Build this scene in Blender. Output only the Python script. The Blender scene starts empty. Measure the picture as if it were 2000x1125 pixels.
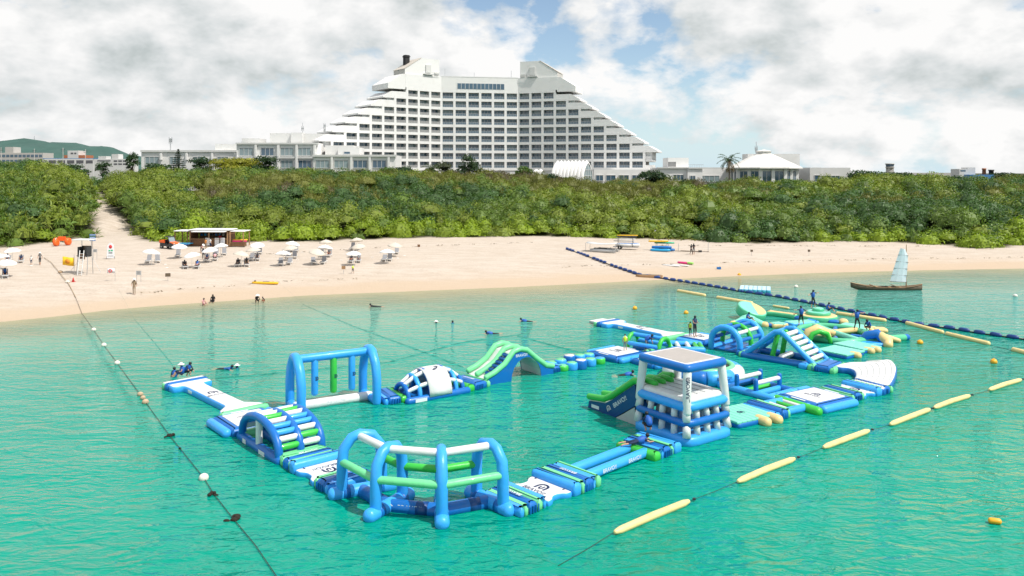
import bpy, bmesh, math, random
import numpy as np
from mathutils import Vector, Matrix, Euler
from mathutils.geometry import tessellate_polygon

# ------------------------------------------------------------------ camera, sky, sun, exposure
scene = bpy.context.scene
CAMH, HOR, FPX = 14.0, 337.0, 2000 * 28.0 / 36.0
cam_data = bpy.data.cameras.new('camera')
cam_data.lens = 28.0; cam_data.sensor_width = 36.0
cam_data.shift_y = -(562.5 - HOR) / 2000.0
cam_data.clip_start = 0.5; cam_data.clip_end = 20000
cam = bpy.data.objects.new('camera', cam_data)
scene.collection.objects.link(cam)
cam.location = (0, 0, CAMH); cam.rotation_euler = (math.radians(90), 0, 0)
scene.camera = cam
SUN = Vector((0.50, -0.30, 0.86)).normalized()          # direction towards the sun: high, from the right, a little behind the camera
SUN_ELEV = math.asin(SUN.z)
SUN_AZ = math.atan2(SUN.x, SUN.y)
sun_data = bpy.data.lights.new('sun', 'SUN')
sun_data.energy = 4.3; sun_data.angle = math.radians(0.55); sun_data.color = (1.0, 0.955, 0.88)
sun = bpy.data.objects.new('sun', sun_data)
scene.collection.objects.link(sun)
sun.rotation_euler = SUN.to_track_quat('Z', 'Y').to_euler()
sun.location = (80, -60, 150)
scene.view_settings.view_transform = 'Standard'
scene.view_settings.look = 'None'
scene.view_settings.exposure = 0.16
scene.view_settings.gamma = 1.0
scene.view_settings.use_curve_mapping = False
scene.cycles.use_denoising = True
scene.cycles.use_adaptive_sampling = True
scene.cycles.adaptive_threshold = 0.02
scene.cycles.max_bounces = 4
scene.cycles.diffuse_bounces = 2
scene.cycles.glossy_bounces = 2
scene.cycles.transmission_bounces = 3
scene.cycles.transparent_max_bounces = 6
scene.cycles.caustics_reflective = False
scene.cycles.caustics_refractive = False

class NT:
    """Tiny node helper."""
    def __init__(s, tree):
        s.t = tree; tree.nodes.clear()
    def n(s, typ, **kw):
        nd = s.t.nodes.new(typ)
        for k, v in kw.items():
            if k.startswith('i_'):
                nd.inputs[k[2:].replace('_', ' ')].default_value = v
            else:
                setattr(nd, k, v)
        return nd
    def l(s, a, b): s.t.links.new(a, b)
    def math(s, op, a, b=None, clamp=False):
        nd = s.t.nodes.new('ShaderNodeMath'); nd.operation = op; nd.use_clamp = clamp
        for i, x in enumerate((a, b)):
            if x is None: continue
            if isinstance(x, (int, float)): nd.inputs[i].default_value = x
            else: s.l(x, nd.inputs[i])
        return nd.outputs[0]
    def mix(s, fac, a, b, blend='MIX'):
        nd = s.t.nodes.new('ShaderNodeMix'); nd.data_type = 'RGBA'; nd.blend_type = blend
        for idx, x in ((0, fac), (6, a), (7, b)):
            if isinstance(x, (int, float)): nd.inputs[idx].default_value = x
            elif isinstance(x, (tuple, list)): nd.inputs[idx].default_value = (*x[:3], 1)
            else: s.l(x, nd.inputs[idx])
        return nd.outputs[2]
    def ramp(s, fac, stops, interp='LINEAR'):
        nd = s.t.nodes.new('ShaderNodeValToRGB'); r = nd.color_ramp; r.interpolation = interp
        while len(r.elements) < len(stops): r.elements.new(0.5)
        for e, (p, c) in zip(r.elements, stops):
            e.position = p
            e.color = (c, c, c, 1) if isinstance(c, (int, float)) else (*c[:3], 1)
        s.l(fac, nd.inputs[0]); return nd.outputs[0]
    def noise(s, vec, scale, detail=4, rough=0.5, dist=0.0):
        nd = s.t.nodes.new('ShaderNodeTexNoise')
        nd.inputs['Scale'].default_value = scale; nd.inputs['Detail'].default_value = detail
        nd.inputs['Roughness'].default_value = rough; nd.inputs['Distortion'].default_value = dist
        if vec is not None: s.l(vec, nd.inputs['Vector'])
        return nd.outputs[0]
    def mapping(s, vec, loc=(0, 0, 0), rot=(0, 0, 0), scale=(1, 1, 1)):
        nd = s.t.nodes.new('ShaderNodeMapping')
        nd.inputs['Location'].default_value = loc; nd.inputs['Rotation'].default_value = rot; nd.inputs['Scale'].default_value = scale
        s.l(vec, nd.inputs['Vector']); return nd.outputs[0]

# ---- sky: Nishita air with a broken cumulus layer over the whole dome
world = bpy.data.worlds.new('World'); scene.world = world; world.use_nodes = True
w = NT(world.node_tree)
sky = w.n('ShaderNodeTexSky', sky_type='NISHITA', sun_disc=False)
sky.sun_elevation = SUN_ELEV; sky.sun_rotation = SUN_AZ
sky.air_density = 1.0; sky.dust_density = 0.2; sky.ozone_density = 1.4
skyb = w.mix(1.0, sky.outputs[0], (0.115, 0.115, 0.115), 'MULTIPLY')
co = w.n('ShaderNodeTexCoord').outputs['Generated']
sep = w.n('ShaderNodeSeparateXYZ'); w.l(co, sep.inputs[0])
zz = w.math('MAXIMUM', sep.outputs[2], 0.0)
den = w.math('ADD', zz, 1.0)
comb = w.n('ShaderNodeCombineXYZ')
for k, mul in ((0, 1.0), (1, 1.0), (2, 1.6)):
    w.l(w.math('DIVIDE', w.math('MULTIPLY', sep.outputs[k] if k < 2 else zz, mul), den), comb.inputs[k])
SKO = (6.6, 2.2, 14.4)
def cloud(off, detail):
    return w.noise(w.mapping(comb.outputs[0], loc=tuple(a + b_ for a, b_ in zip(SKO, off))), 7.6, detail, 0.56, 0.1)
n_big = w.noise(w.mapping(comb.outputs[0], loc=SKO), 2.0, 2, 0.5)
n_c = cloud((0, 0, 0), 9); n_up = cloud((0.015, -0.01, 0.045), 5)
base_ = w.math('MULTIPLY', w.math('SUBTRACT', n_big, 0.49), 0.66)
cov = w.math('ADD', n_c, base_); covu = w.math('ADD', n_up, base_)
mask = w.ramp(cov, [(0.40, 0.0), (0.435, 0.5), (0.50, 1.0)])
lit = w.math('ADD', w.math('MULTIPLY', w.math('SUBTRACT', cov, covu), 2.6), 0.78)
lit = w.math('SUBTRACT', lit, w.math('MULTIPLY', w.ramp(covu, [(0.48, 0.0), (1.0, 1.0)]), 0.80), clamp=True)
ccol = w.ramp(lit, [(0.0, (0.48, 0.525, 0.525)), (0.35, (0.635, 0.665, 0.67)), (0.68, (0.77, 0.778, 0.778)), (1.0, (0.885, 0.88, 0.872))])
hz = w.ramp(zz, [(0.0, 1.0), (0.10, 0.25), (0.3, 0.0)])
skyh = w.mix(w.math('MULTIPLY', hz, 0.8), skyb, (0.52, 0.72, 0.86))
skyc = w.mix(mask, skyh, ccol)
bg = w.n('ShaderNodeBackground'); w.l(skyc, bg.inputs[0]); bg.inputs[1].default_value = 1.0
wo = w.n('ShaderNodeOutputWorld'); w.l(bg.outputs[0], wo.inputs[0])

# ------------------------------------------------------------------ placing helpers
C = scene.collection
random.seed(11)
RNG = np.random.default_rng(5)
R = math.radians
def at(px, py, z=0.0):
    """Point on the level plane z that the photograph shows at this pixel (2000 x 1125)."""
    Y = FPX * (CAMH - z) / (py - HOR)
    return Vector(((px - 1000) * Y / FPX, Y, z))
def atd(px, py, Y):
    return Vector(((px - 1000) * Y / FPX, Y, CAMH - (py - HOR) * Y / FPX))

SHORE = [(-3000, -900), (-400, -60), (-120, 44), (-80, 63.5)] + [tuple(at(a, b)[:2]) for a, b in
         [(0, 629), (120, 617), (200, 607), (300, 598), (400, 591), (600, 577), (800, 569), (1000, 561), (1200, 551), (1400, 541), (1600, 533), (1800, 528), (2000, 524.5)]] + [(110, 119), (200, 121), (600, 100), (3000, -200)]
VEG = [(-3000, 80), (-300, 110), (-120, 128)] + [tuple(at(a, b, 2.0)[:2]) for a, b in
       [(0, 482), (90, 474), (180, 464), (240, 468), (330, 472), (400, 474), (520, 470), (620, 470), (700, 466), (780, 464), (900, 461), (1040, 459), (1200, 462), (1300, 463), (1400, 467), (1480, 469), (1600, 466), (1750, 466), (1850, 470), (1930, 475), (2000, 470)]] + [(150, 140), (300, 130), (3000, 80)]
SX, SY = np.array(SHORE).T; VX, VY = np.array(VEG).T
def shore_d(x, y): return y - np.interp(x, SX, SY)
def veg_d(x, y): return y - np.interp(x, VX, VY)
def smooth(a, b, x):
    t = np.clip((x - a) / (b - a), 0, 1); return t * t * (3 - 2 * t)
def ground(x, y):
    s = shore_d(x, y); v = veg_d(x, y)
    sea = np.maximum(-2.6, 0.055 * s)
    beach = np.where(s > 0, 0.055 * np.minimum(s, 9) + 1.5 * (1 - np.exp(-np.maximum(s - 9, 0) / 26.0)), sea)
    dune = np.interp(v, [0, 20, 40, 60, 95, 200], [0, 1.15, 3.3, 5.7, 6.6, 5.6])
    dune = np.where(v > 0, dune, 0.0)
    bump = 0.06 * np.sin(x * 0.35 + 1.3 * np.sin(y * 0.21)) * np.sin(y * 0.43 + x * 0.11) * smooth(6, 14, s)
    return beach + dune + bump
def gz(x, y): return float(ground(np.array(x), np.array(y)))
def gp(px, py):
    """Point on the ground seen at this pixel."""
    Y = 60.0
    z = 0.0
    for _ in range(400):
        x = (px - 1000) * Y / FPX
        z = CAMH - (py - HOR) * Y / FPX
        if z <= gz(x, Y): break
        Y += 0.4
    return Vector((x, Y, gz(x, Y)))

# ------------------------------------------------------------------ materials
MATS = {}
def pmat(name, col, rough=0.5, metal=0.0, spec=0.5, var=0.0, vscale=3.0, bump=0.0, bscale=8.0, coat=0.0, alpha=None, dirt=None):
    if name in MATS: return MATS[name]
    m = bpy.data.materials.new(name); m.use_nodes = True
    t = NT(m.node_tree)
    out = t.n('ShaderNodeOutputMaterial'); b = t.n('ShaderNodeBsdfPrincipled')
    t.l(b.outputs[0], out.inputs[0])
    b.inputs['Base Color'].default_value = (*col, 1); b.inputs['Roughness'].default_value = rough
    b.inputs['Metallic'].default_value = metal; b.inputs['Specular IOR Level'].default_value = spec
    b.inputs['Coat Weight'].default_value = coat
    oc = t.n('ShaderNodeTexCoord').outputs['Object']
    c = None
    if var:
        n = t.noise(oc, vscale, 5, 0.6)
        c = t.mix(n, tuple(max(0, x * (1 - var)) for x in col), tuple(min(1, x * (1 + var)) for x in col))
    if dirt:
        n2 = t.ramp(t.noise(oc, dirt[1], 6, 0.65), [(0.52, 0.0), (0.72, 1.0)])
        c = t.mix(t.math('MULTIPLY', n2, dirt[2]), c if c is not None else col, dirt[0])
    if c is not None: t.l(c, b.inputs['Base Color'])
    if bump:
        bn = t.n('ShaderNodeBump'); bn.inputs['Strength'].default_value = bump; bn.inputs['Distance'].default_value = 0.05
        t.l(t.noise(oc, bscale, 4, 0.55), bn.inputs['Height']); t.l(bn.outputs[0], b.inputs['Normal'])
    if alpha is not None: b.inputs['Alpha'].default_value = alpha
    MATS[name] = m
    return m
def vinyl(name, col):
    return pmat('vinyl ' + name, col, rough=0.38, spec=0.4, var=0.10, vscale=1.1, bump=0.35, bscale=4.0, coat=0.15, dirt=((col[0] * .7 + .05, col[1] * .7 + .05, col[2] * .7 + .04), 1.7, 0.42))
LB = vinyl('light blue', (0.040, 0.36, 0.88)); DB = vinyl('dark blue', (0.004, 0.14, 0.48)); GR = vinyl('green', (0.045, 0.50, 0.06))
MG = vinyl('mint green', (0.17, 0.66, 0.30)); WH = vinyl('white', (0.72, 0.72, 0.71)); CR = vinyl('cream', (0.76, 0.56, 0.25))
AQ = vinyl('aqua', (0.20, 0.66, 0.50)); YE = vinyl('yellow', (0.82, 0.55, 0.14)); GY = vinyl('pale grey', (0.46, 0.47, 0.47))
BEI = vinyl('beige', (0.43, 0.385, 0.345)); NAVY = vinyl('navy', (0.006, 0.055, 0.21)); NET = pmat('black mesh net', (0.03, 0.033, 0.04), 0.8)
INK = pmat('printed ink navy', (0.006, 0.02, 0.09), 0.5); INKW = pmat('printed ink white', (0.75, 0.77, 0.8), 0.5)
TUBEY = pmat('cream float vinyl', (0.80, 0.62, 0.28), 0.42, var=0.12, vscale=1.5, dirt=((0.45, 0.30, 0.10), 2.2, 0.35))
FBLUE = pmat('blue float plastic', (0.008, 0.045, 0.20), 0.42, var=0.25, vscale=1.2)
ROPE = pmat('dark rope', (0.028, 0.024, 0.018), 0.9); ROPE2 = pmat('pale rope', (0.36, 0.27, 0.17), 0.9); WEED = pmat('weed', (0.02, 0.014, 0.008), 0.9)
BALL = pmat('white buoy', (0.74, 0.70, 0.62), 0.5, dirt=((0.25, 0.16, 0.08), 5, 0.5)); BALLB = pmat('brown buoy', (0.50, 0.36, 0.23), 0.6, dirt=((0.14, 0.08, 0.04), 5, 0.6))
ORB = pmat('orange buoy', (0.85, 0.40, 0.02), 0.4)
PAINT = pmat('white paint', (0.76, 0.75, 0.735), 0.6, var=0.04, vscale=0.25, bump=0.1, bscale=3, dirt=((0.55, 0.53, 0.49), 0.35, 0.30))
PAINT2 = pmat('off white paint', (0.62, 0.615, 0.60), 0.6, var=0.05, vscale=0.3, dirt=((0.48, 0.46, 0.43), 0.4, 0.35))
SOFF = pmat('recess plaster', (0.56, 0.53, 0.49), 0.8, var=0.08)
ROOFW = pmat('pale roof', (0.66, 0.64, 0.605), 0.7, var=0.06, vscale=0.5)
ROOFT = pmat('weathered roof', (0.55, 0.50, 0.44), 0.7, var=0.1, vscale=0.5)
GLASS = pmat('dark window glass', (0.06, 0.115, 0.17), 0.08, spec=0.9, var=0.4, vscale=0.12)
GLASS2 = pmat('curtained glass', (0.24, 0.31, 0.33), 0.12, spec=0.8, var=0.35, vscale=0.6)
RAILG = pmat('balcony rail panel', (0.10, 0.15, 0.20), 0.3, spec=0.5); RAILW = pmat('balcony rail white', (0.55, 0.55, 0.54), 0.5); RAILL = pmat('balcony rail grey panel', (0.27, 0.27, 0.27), 0.5)
STEEL = pmat('steel', (0.45, 0.46, 0.47), 0.4, metal=0.6); DARK = pmat('dark metal', (0.03, 0.032, 0.036), 0.5); BLACK = pmat('black', (0.012, 0.012, 0.014), 0.6)
WOOD = pmat('brown wood', (0.17, 0.085, 0.04), 0.7, var=0.3, vscale=6); WOOD2 = pmat('tan wood', (0.34, 0.20, 0.10), 0.7, var=0.25, vscale=5); WOODG = pmat('weathered wood', (0.12, 0.09, 0.06), 0.8, var=0.35, vscale=3)
CANW = pmat('white canopy cloth', (0.80, 0.80, 0.79), 0.8, var=0.03, vscale=2); CANB = pmat('shade tinted canopy cloth', (0.58, 0.52, 0.44), 0.8, var=0.05, vscale=2)  # CANB: canopy cloth with its shaded, translucent look painted in as beige
LWH = pmat('lounger white frame', (0.76, 0.76, 0.75), 0.45); LGR = pmat('lounger grey sling', (0.24, 0.24, 0.255), 0.8); LDK = pmat('lounger dark sling', (0.11, 0.11, 0.12), 0.8)
SAIL = pmat('patched sail', (0.70, 0.745, 0.80), 0.8, var=0.12, vscale=3)
ORG = pmat('orange plastic', (0.85, 0.13, 0.015), 0.4); YEL = pmat('yellow cloth', (0.85, 0.50, 0.02), 0.7); RED = pmat('red paint', (0.62, 0.04, 0.04), 0.5)
CYA = pmat('cyan plastic', (0.02, 0.33, 0.62), 0.35); BLU = pmat('blue plastic', (0.01, 0.15, 0.45), 0.35); SEAG = pmat('sea green plastic', (0.03, 0.42, 0.22), 0.35)
PINK = pmat('pink plastic', (0.72, 0.04, 0.20), 0.4); LIME = pmat('lime plastic', (0.30, 0.60, 0.12), 0.4); YPL = pmat('yellow plastic', (0.80, 0.46, 0.02), 0.4)
TYRE = pmat('tyre rubber', (0.02, 0.02, 0.02), 0.85); CONC = pmat('concrete', (0.48, 0.46, 0.43), 0.8, var=0.1, vscale=0.3); BLROOF = pmat('blue metal roof', (0.06, 0.20, 0.42), 0.5); BRICK = pmat('orange brick', (0.42, 0.15, 0.07), 0.8)
STONE = pmat('pale rock', (0.55, 0.44, 0.32), 0.9, var=0.2, vscale=2, bump=0.6, bscale=3)

# ------------------------------------------------------------------ mesh builder
def V(*a): return Vector(a)
def roundpoly(pts, rad, n=4):
    out = []; k = len(pts)
    for i in range(k):
        p = Vector(pts[i][:2]); a = Vector(pts[i - 1][:2]); b = Vector(pts[(i + 1) % k][:2])
        da = (a - p); db = (b - p)
        r = min(rad, da.length * 0.45, db.length * 0.45)
        p0 = p + da.normalized() * r; p1 = p + db.normalized() * r
        for j in range(n + 1):
            t = j / n
            q = p0 * (1 - t) ** 2 + p * 2 * t * (1 - t) + p1 * t * t
            out.append((q.x, q.y))
    return out
def rect(L, W, cx=0, cy=0): return [(cx - L / 2, cy - W / 2), (cx + L / 2, cy - W / 2), (cx + L / 2, cy + W / 2), (cx - L / 2, cy + W / 2)]
def circle(r, n=24, cx=0, cy=0, ry=None):
    ry = ry or r
    return [(cx + r * math.cos(2 * math.pi * i / n), cy + ry * math.sin(2 * math.pi * i / n)) for i in range(n)]
class MB:
    def __init__(s): s.v = []; s.f = []; s.m = []; s.s = []
    def add(s, vs, fs, mi=0, sm=True):
        o = len(s.v); s.v += [tuple(v) for v in vs]
        for f in fs:
            s.f.append(tuple(i + o for i in f)); s.m.append(mi); s.s.append(sm)
        return s
    def box(s, cx, cy, cz, sx, sy, sz, rz=0, mi=0, M=None):
        vs = []
        c, sn = math.cos(rz), math.sin(rz)
        for dz in (-.5, .5):
            for dx, dy in ((-.5, -.5), (.5, -.5), (.5, .5), (-.5, .5)):
                x, y = dx * sx, dy * sy
                p = Vector((cx + x * c - y * sn, cy + x * sn + y * c, cz + dz * sz))
                vs.append(M @ p if M else p)
        return s.add(vs, [(3, 2, 1, 0), (4, 5, 6, 7), (0, 1, 5, 4), (1, 2, 6, 5), (2, 3, 7, 6), (3, 0, 4, 7)], mi, False)
    def prism(s, poly, z0, z1, mi=0, M=None, sm=False):
        n = len(poly)
        vs = [Vector((p[0], p[1], z0)) for p in poly] + [Vector((p[0], p[1], z1)) for p in poly]
        if M: vs = [M @ v for v in vs]
        s.add(vs, [tuple(range(n - 1, -1, -1)), tuple(range(n, 2 * n))], mi, False)
        o = len(s.v) - 2 * n
        for i in range(n):
            j = (i + 1) % n
            s.f.append((o + i, o + j, o + n + j, o + n + i)); s.m.append(mi); s.s.append(sm)
        return s
    def xz(s, poly, y0, y1, mi=0, sm=False):
        """profile in x,z pushed along y"""
        M = Matrix(((1, 0, 0, 0), (0, 0, 1, 0), (0, 1, 0, 0), (0, 0, 0, 1)))
        return s.prism([(p[0], p[1]) for p in poly][::-1], y0, y1, mi, M, sm)
    def tube(s, pts, r, seg=12, mi=0, caps=True, closed=False):
        pts = [Vector(p) for p in pts]
        n = len(pts)
        rs = list(r) if isinstance(r, (list, tuple)) else [r] * n
        tg = []
        for i in range(n):
            if closed: t = pts[(i + 1) % n] - pts[i - 1]
            else: t = pts[min(i + 1, n - 1)] - pts[max(i - 1, 0)]
            tg.append(t.normalized())
        up = Vector((0, 0, 1)) if abs(tg[0].z) < 0.9 else Vector((1, 0, 0))
        a = tg[0].cross(up).normalized(); rings = []
        def ring(c, a, b, rr): return [c + (a * math.cos(2 * math.pi * k / seg) + b * math.sin(2 * math.pi * k / seg)) * rr for k in range(seg)]
        for i in range(n):
            t = tg[i]; a = (a - t * a.dot(t)).normalized(); b = t.cross(a)
            k = 1.0
            if 0 < i < n - 1 or closed:
                d0 = (pts[i] - pts[i - 1]).normalized(); k = 1 / max(0.75, math.sqrt((1 + d0.dot((pts[(i + 1) % n] - pts[i]).normalized())) / 2))
            if i == 0 and caps and not closed:
                for q in (75, 50, 25): rings.append(ring(pts[0] - t * rs[0] * 0.8 * math.sin(R(q)), a, b, rs[0] * math.cos(R(q))))
            rings.append(ring(pts[i], a, b, rs[i] * k))
            if i == n - 1 and caps and not closed:
                for q in (25, 50, 75): rings.append(ring(pts[-1] + t * rs[-1] * 0.8 * math.sin(R(q)), a, b, rs[-1] * math.cos(R(q))))
        vs = [v for rg in rings for v in rg]; fs = []; m = len(rings)
        for i in range(m if closed else m - 1):
            i2 = (i + 1) % m
            for k in range(seg):
                k2 = (k + 1) % seg
                fs.append((i * seg + k, i * seg + k2, i2 * seg + k2, i2 * seg + k))
        if not closed:
            fs.append(tuple(range(seg - 1, -1, -1))); fs.append(tuple((m - 1) * seg + k for k in range(seg)))
        return s.add(vs, fs, mi)
    def pad(s, outline, z0, z1, r=None, mi=0, top=None, M=None):
        """pillow shaped slab: outline with rounded rim; top = material index of the upper face"""
        pts = [Vector(p[:2]) for p in outline]
        n = len(pts)
        area = sum(pts[i].x * pts[(i + 1) % n].y - pts[(i + 1) % n].x * pts[i].y for i in range(n))
        if area < 0: pts.reverse()
        T = z1 - z0; r = min(r or T / 2, T / 2); nm = []
        for i in range(n):
            d0 = (pts[i] - pts[i - 1]); d1 = (pts[(i + 1) % n] - pts[i])
            d0 = d0.normalized() if d0.length > 1e-9 else Vector((1, 0)); d1 = d1.normalized() if d1.length > 1e-9 else d0
            a = Vector((-d0.y, d0.x)); b = Vector((-d1.y, d1.x)); q = a + b
            nm.append(q / max(0.6, q.length_squared / 2 if q.length_squared > 1e-6 else 1))
        lv = []
        for q in (-90, -55, -20): lv.append((r * (1 - math.cos(R(q))), z0 + r + r * math.sin(R(q))))
        for q in (20, 50, 90): lv.append((r * (1 - math.cos(R(q))), z1 - r + r * math.sin(R(q))))
        vs = []
        for ins, z in lv:
            for p, q in zip(pts, nm): vs.append(Vector((p.x + q.x * ins, p.y + q.y * ins, z)))
        if M: vs = [M @ v for v in vs]
        fs = []; 
        for i in range(len(lv) - 1):
            for k in range(n):
                k2 = (k + 1) % n
                fs.append((i * n + k, i * n + k2, (i + 1) * n + k2, (i + 1) * n + k))
        o = len(s.v)
        s.add(vs, fs, mi)
        if top is not None:
            for j in range(n): s.m[-1 - j] = top
        e = (len(lv) - 1) * n
        tris = tessellate_polygon([[Vector((p.x + q.x * r, p.y + q.y * r, 0)) for p, q in zip(pts, nm)]])
        for tr_ in tris:
            a, c, d = (pts[i] + nm[i] * r for i in tr_)
            if (c - a).cross(d - a) < 0: tr_ = tr_[::-1]
            s.f.append(tuple(o + e + k for k in tr_)); s.m.append(mi if top is None else top); s.s.append(False)
            s.f.append(tuple(o + k for k in tr_[::-1])); s.m.append(mi); s.s.append(False)
        return s
    def lathe(s, prof, seg=20, c=(0, 0, 0), mi=0, M=None):
        vs = []; fs = []; n = len(prof)
        for r, z in prof:
            for k in range(seg):
                a = 2 * math.pi * k / seg
                p = Vector((c[0] + r * math.cos(a), c[1] + r * math.sin(a), c[2] + z)); vs.append(M @ p if M else p)
        for i in range(n - 1):
            for k in range(seg):
                k2 = (k + 1) % seg; fs.append((i * seg + k, i * seg + k2, (i + 1) * seg + k2, (i + 1) * seg + k))
        fs.append(tuple(range(seg - 1, -1, -1))); fs.append(tuple((n - 1) * seg + k for k in range(seg)))
        return s.add(vs, fs, mi)
    def ell(s, c, r, seg=12, rings=7, mi=0, M=None):
        prof = [(math.cos(R(-88 + 176 * i / rings)), math.sin(R(-88 + 176 * i / rings))) for i in range(rings + 1)]
        T = Matrix.Translation(Vector(c)) @ Matrix.Diagonal((r[0], r[1], r[2], 1))
        return s.lathe(prof, seg, (0, 0, 0), mi, (M @ T) if M else T)
    def mesh(s, name, mats):
        me = bpy.data.meshes.new(name); me.from_pydata(s.v, [], s.f)
        for m in (mats if isinstance(mats, (list, tuple)) else [mats]): me.materials.append(m)
        me.polygons.foreach_set('material_index', s.m); me.polygons.foreach_set('use_smooth', s.s)
        me.update(); return me
    def out(s, name, mats, parent=None):
        o = bpy.data.objects.new(name, s.mesh(name, mats)); C.objects.link(o)
        if parent is not None: o.parent = parent
        return o
def tag(o, label=None, cat=None, group=None, kind=None):
    for k, v in (('label', label), ('category', cat), ('group', group), ('kind', kind)):
        if v: o[k] = v
    return o
def thing(name, label, cat, loc=(0, 0, 0), rz=0.0, group=None):
    o = bpy.data.objects.new(name, None); C.objects.link(o); o.location = loc; o.rotation_euler = (0, 0, rz); o.empty_display_size = 0.3
    return tag(o, label, cat, group)
def inst(name, me, parent=None, loc=(0, 0, 0), rot=(0, 0, 0), scale=(1, 1, 1)):
    o = bpy.data.objects.new(name, me); C.objects.link(o); o.location = loc; o.rotation_euler = rot; o.scale = scale
    if parent is not None: o.parent = parent
    return o
TXT = {}
def lettering(txt, size, mat, parent, loc, rot=(0, 0, 0), name='lettering'):
    key = (txt, mat.name)
    if key not in TXT:
        cu = bpy.data.curves.new('txt', 'FONT'); cu.body = txt; cu.align_x = 'CENTER'; cu.align_y = 'CENTER'; cu.size = 1.0; cu.extrude = 0.004; cu.offset = 0.012
        ob = bpy.data.objects.new('txt', cu); C.objects.link(ob)
        me = bpy.data.meshes.new_from_object(ob.evaluated_get(bpy.context.evaluated_depsgraph_get()))
        bpy.data.objects.remove(ob); me.materials.clear(); me.materials.append(mat); TXT[key] = me
    return inst(name, TXT[key], parent, loc, rot, (size, size, size))
EMB = {}
def emblem(size, mat, parent, loc, rot=(0, 0, 0)):
    """the maker's mark: a thick arch with a smaller hook inside"""
    if mat.name not in EMB:
        b = MB()
        def band(pts, wd):
            for p, q in zip(pts[:-1], pts[1:]):
                d = Vector(q) - Vector(p); n = Vector((-d.y, d.x)).normalized() * wd / 2; e = d.normalized() * wd * 0.2
                a, c = Vector(p) - e, Vector(q) + e
                b.prism([tuple(a - n), tuple(c - n), tuple(c + n), tuple(a + n)], -0.003, 0.004)
        arc = [(-0.42, -0.38)] + [(0.42 * math.cos(R(a)), 0.02 + 0.40 * math.sin(R(a))) for a in range(180, -1, -30)] + [(0.42, -0.40)]
        band(arc, 0.17)
        band([(0.13, 0.12), (0.13, -0.22), (0.0, -0.36), (-0.12, -0.22), (-0.12, 0.02)], 0.12)
        EMB[mat.name] = b.mesh('emblem', mat)
    return inst('emblem', EMB[mat.name], parent, loc, rot, (size, size, 1))
# ------------------------------------------------------------------ ground
PATHPX = [(228, 477, 3.8), (223, 455, 2.8), (216, 437, 2.2), (203, 418, 1.7), (192, 403, 1.4), (187, 391, 1.2), (190, 381, 1.0), (182, 372, 0.9)]
PATH = []
for a, b, hw in PATHPX:
    p = gp(a, b); PATH.append((p.x, p.y, hw))
def path_d(x, y):
    """distance to the sand path minus its half width"""
    best = np.full(np.shape(x), 1e9)
    for (x0, y0, h0), (x1, y1, h1) in zip(PATH[:-1], PATH[1:]):
        dx, dy = x1 - x0, y1 - y0
        t = np.clip(((x - x0) * dx + (y - y0) * dy) / (dx * dx + dy * dy), 0, 1)
        d = np.hypot(x - x0 - t * dx, y - y0 - t * dy) - (h0 + (h1 - h0) * t)
        best = np.minimum(best, d)
    return best
def grid_obj(name, xs, ys_fn, rows, mat, zfn, attrs, parent=None):
    X = np.repeat(xs[None, :], rows, 0); Y = ys_fn(X)
    Z = zfn(X, Y)
    co = np.stack([X, Y, Z], -1).reshape(-1, 3)
    nx = len(xs); idx = np.arange(rows * nx).reshape(rows, nx)
    q = np.stack([idx[:-1, :-1], idx[:-1, 1:], idx[1:, 1:], idx[1:, :-1]], -1).reshape(-1, 4)
    me = bpy.data.meshes.new(name); me.from_pydata(co.tolist(), [], q.tolist())
    for an, fn in attrs.items():
        a = me.attributes.new(an, 'FLOAT', 'POINT'); a.data.foreach_set('value', fn(X, Y).astype(np.float32).ravel())
    me.polygons.foreach_set('use_smooth', [True] * len(me.polygons))
    me.materials.append(mat); me.update()
    o = bpy.data.objects.new(name, me); C.objects.link(o); o['kind'] = 'structure'
    return o
def spaced(lo, hi, step, far, k=1.35):
    a = list(np.arange(lo, hi + 1e-6, step)); d = step; x = hi
    while x < far: d *= k; x += d; a.append(x)
    d = step; x = lo; pre = []
    while x > -far: d *= k; x -= d; pre.append(x)
    return np.array(pre[::-1] + a)
# sand material: dry, damp near the water, leaf litter under the scrub
ms = bpy.data.materials.new('sand and soil'); ms.use_nodes = True; t = NT(ms.node_tree)
out = t.n('ShaderNodeOutputMaterial'); b = t.n('ShaderNodeBsdfPrincipled'); t.l(b.outputs[0], out.inputs[0])
b.inputs['Roughness'].default_value = 0.9; b.inputs['Specular IOR Level'].default_value = 0.15
geo = t.n('ShaderNodeNewGeometry').outputs['Position']
sh = t.n('ShaderNodeAttribute', attribute_name='shore').outputs['Fac']; inl = t.n('ShaderNodeAttribute', attribute_name='inland').outputs['Fac']
big = t.noise(geo, 0.09, 5, 0.6); mid = t.noise(t.mapping(geo, scale=(0.5, 1.6, 1)), 0.6, 6, 0.65); fine = t.noise(geo, 3.5, 5, 0.7)
dry = t.mix(big, (0.535, 0.460, 0.388), (0.605, 0.535, 0.465))
dry = t.mix(t.ramp(mid, [(0.35, 0.55), (0.6, 0.0)]), dry, (0.42, 0.34, 0.265))
vo = t.n('ShaderNodeTexVoronoi'); vo.inputs['Scale'].default_value = 1.5; t.l(geo, vo.inputs['Vector'])
ft = t.math('MULTIPLY', t.ramp(vo.outputs['Distance'], [(0.12, 1.0), (0.30, 0.0)]), t.ramp(t.noise(geo, 0.16, 3, 0.6), [(0.45, 0.0), (0.62, 0.55)]))
dry = t.mix(ft, dry, (0.36, 0.285, 0.215))
dry = t.mix(t.ramp(fine, [(0.3, 0.35), (0.62, 0.0)]), dry, (0.34, 0.265, 0.195))
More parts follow.
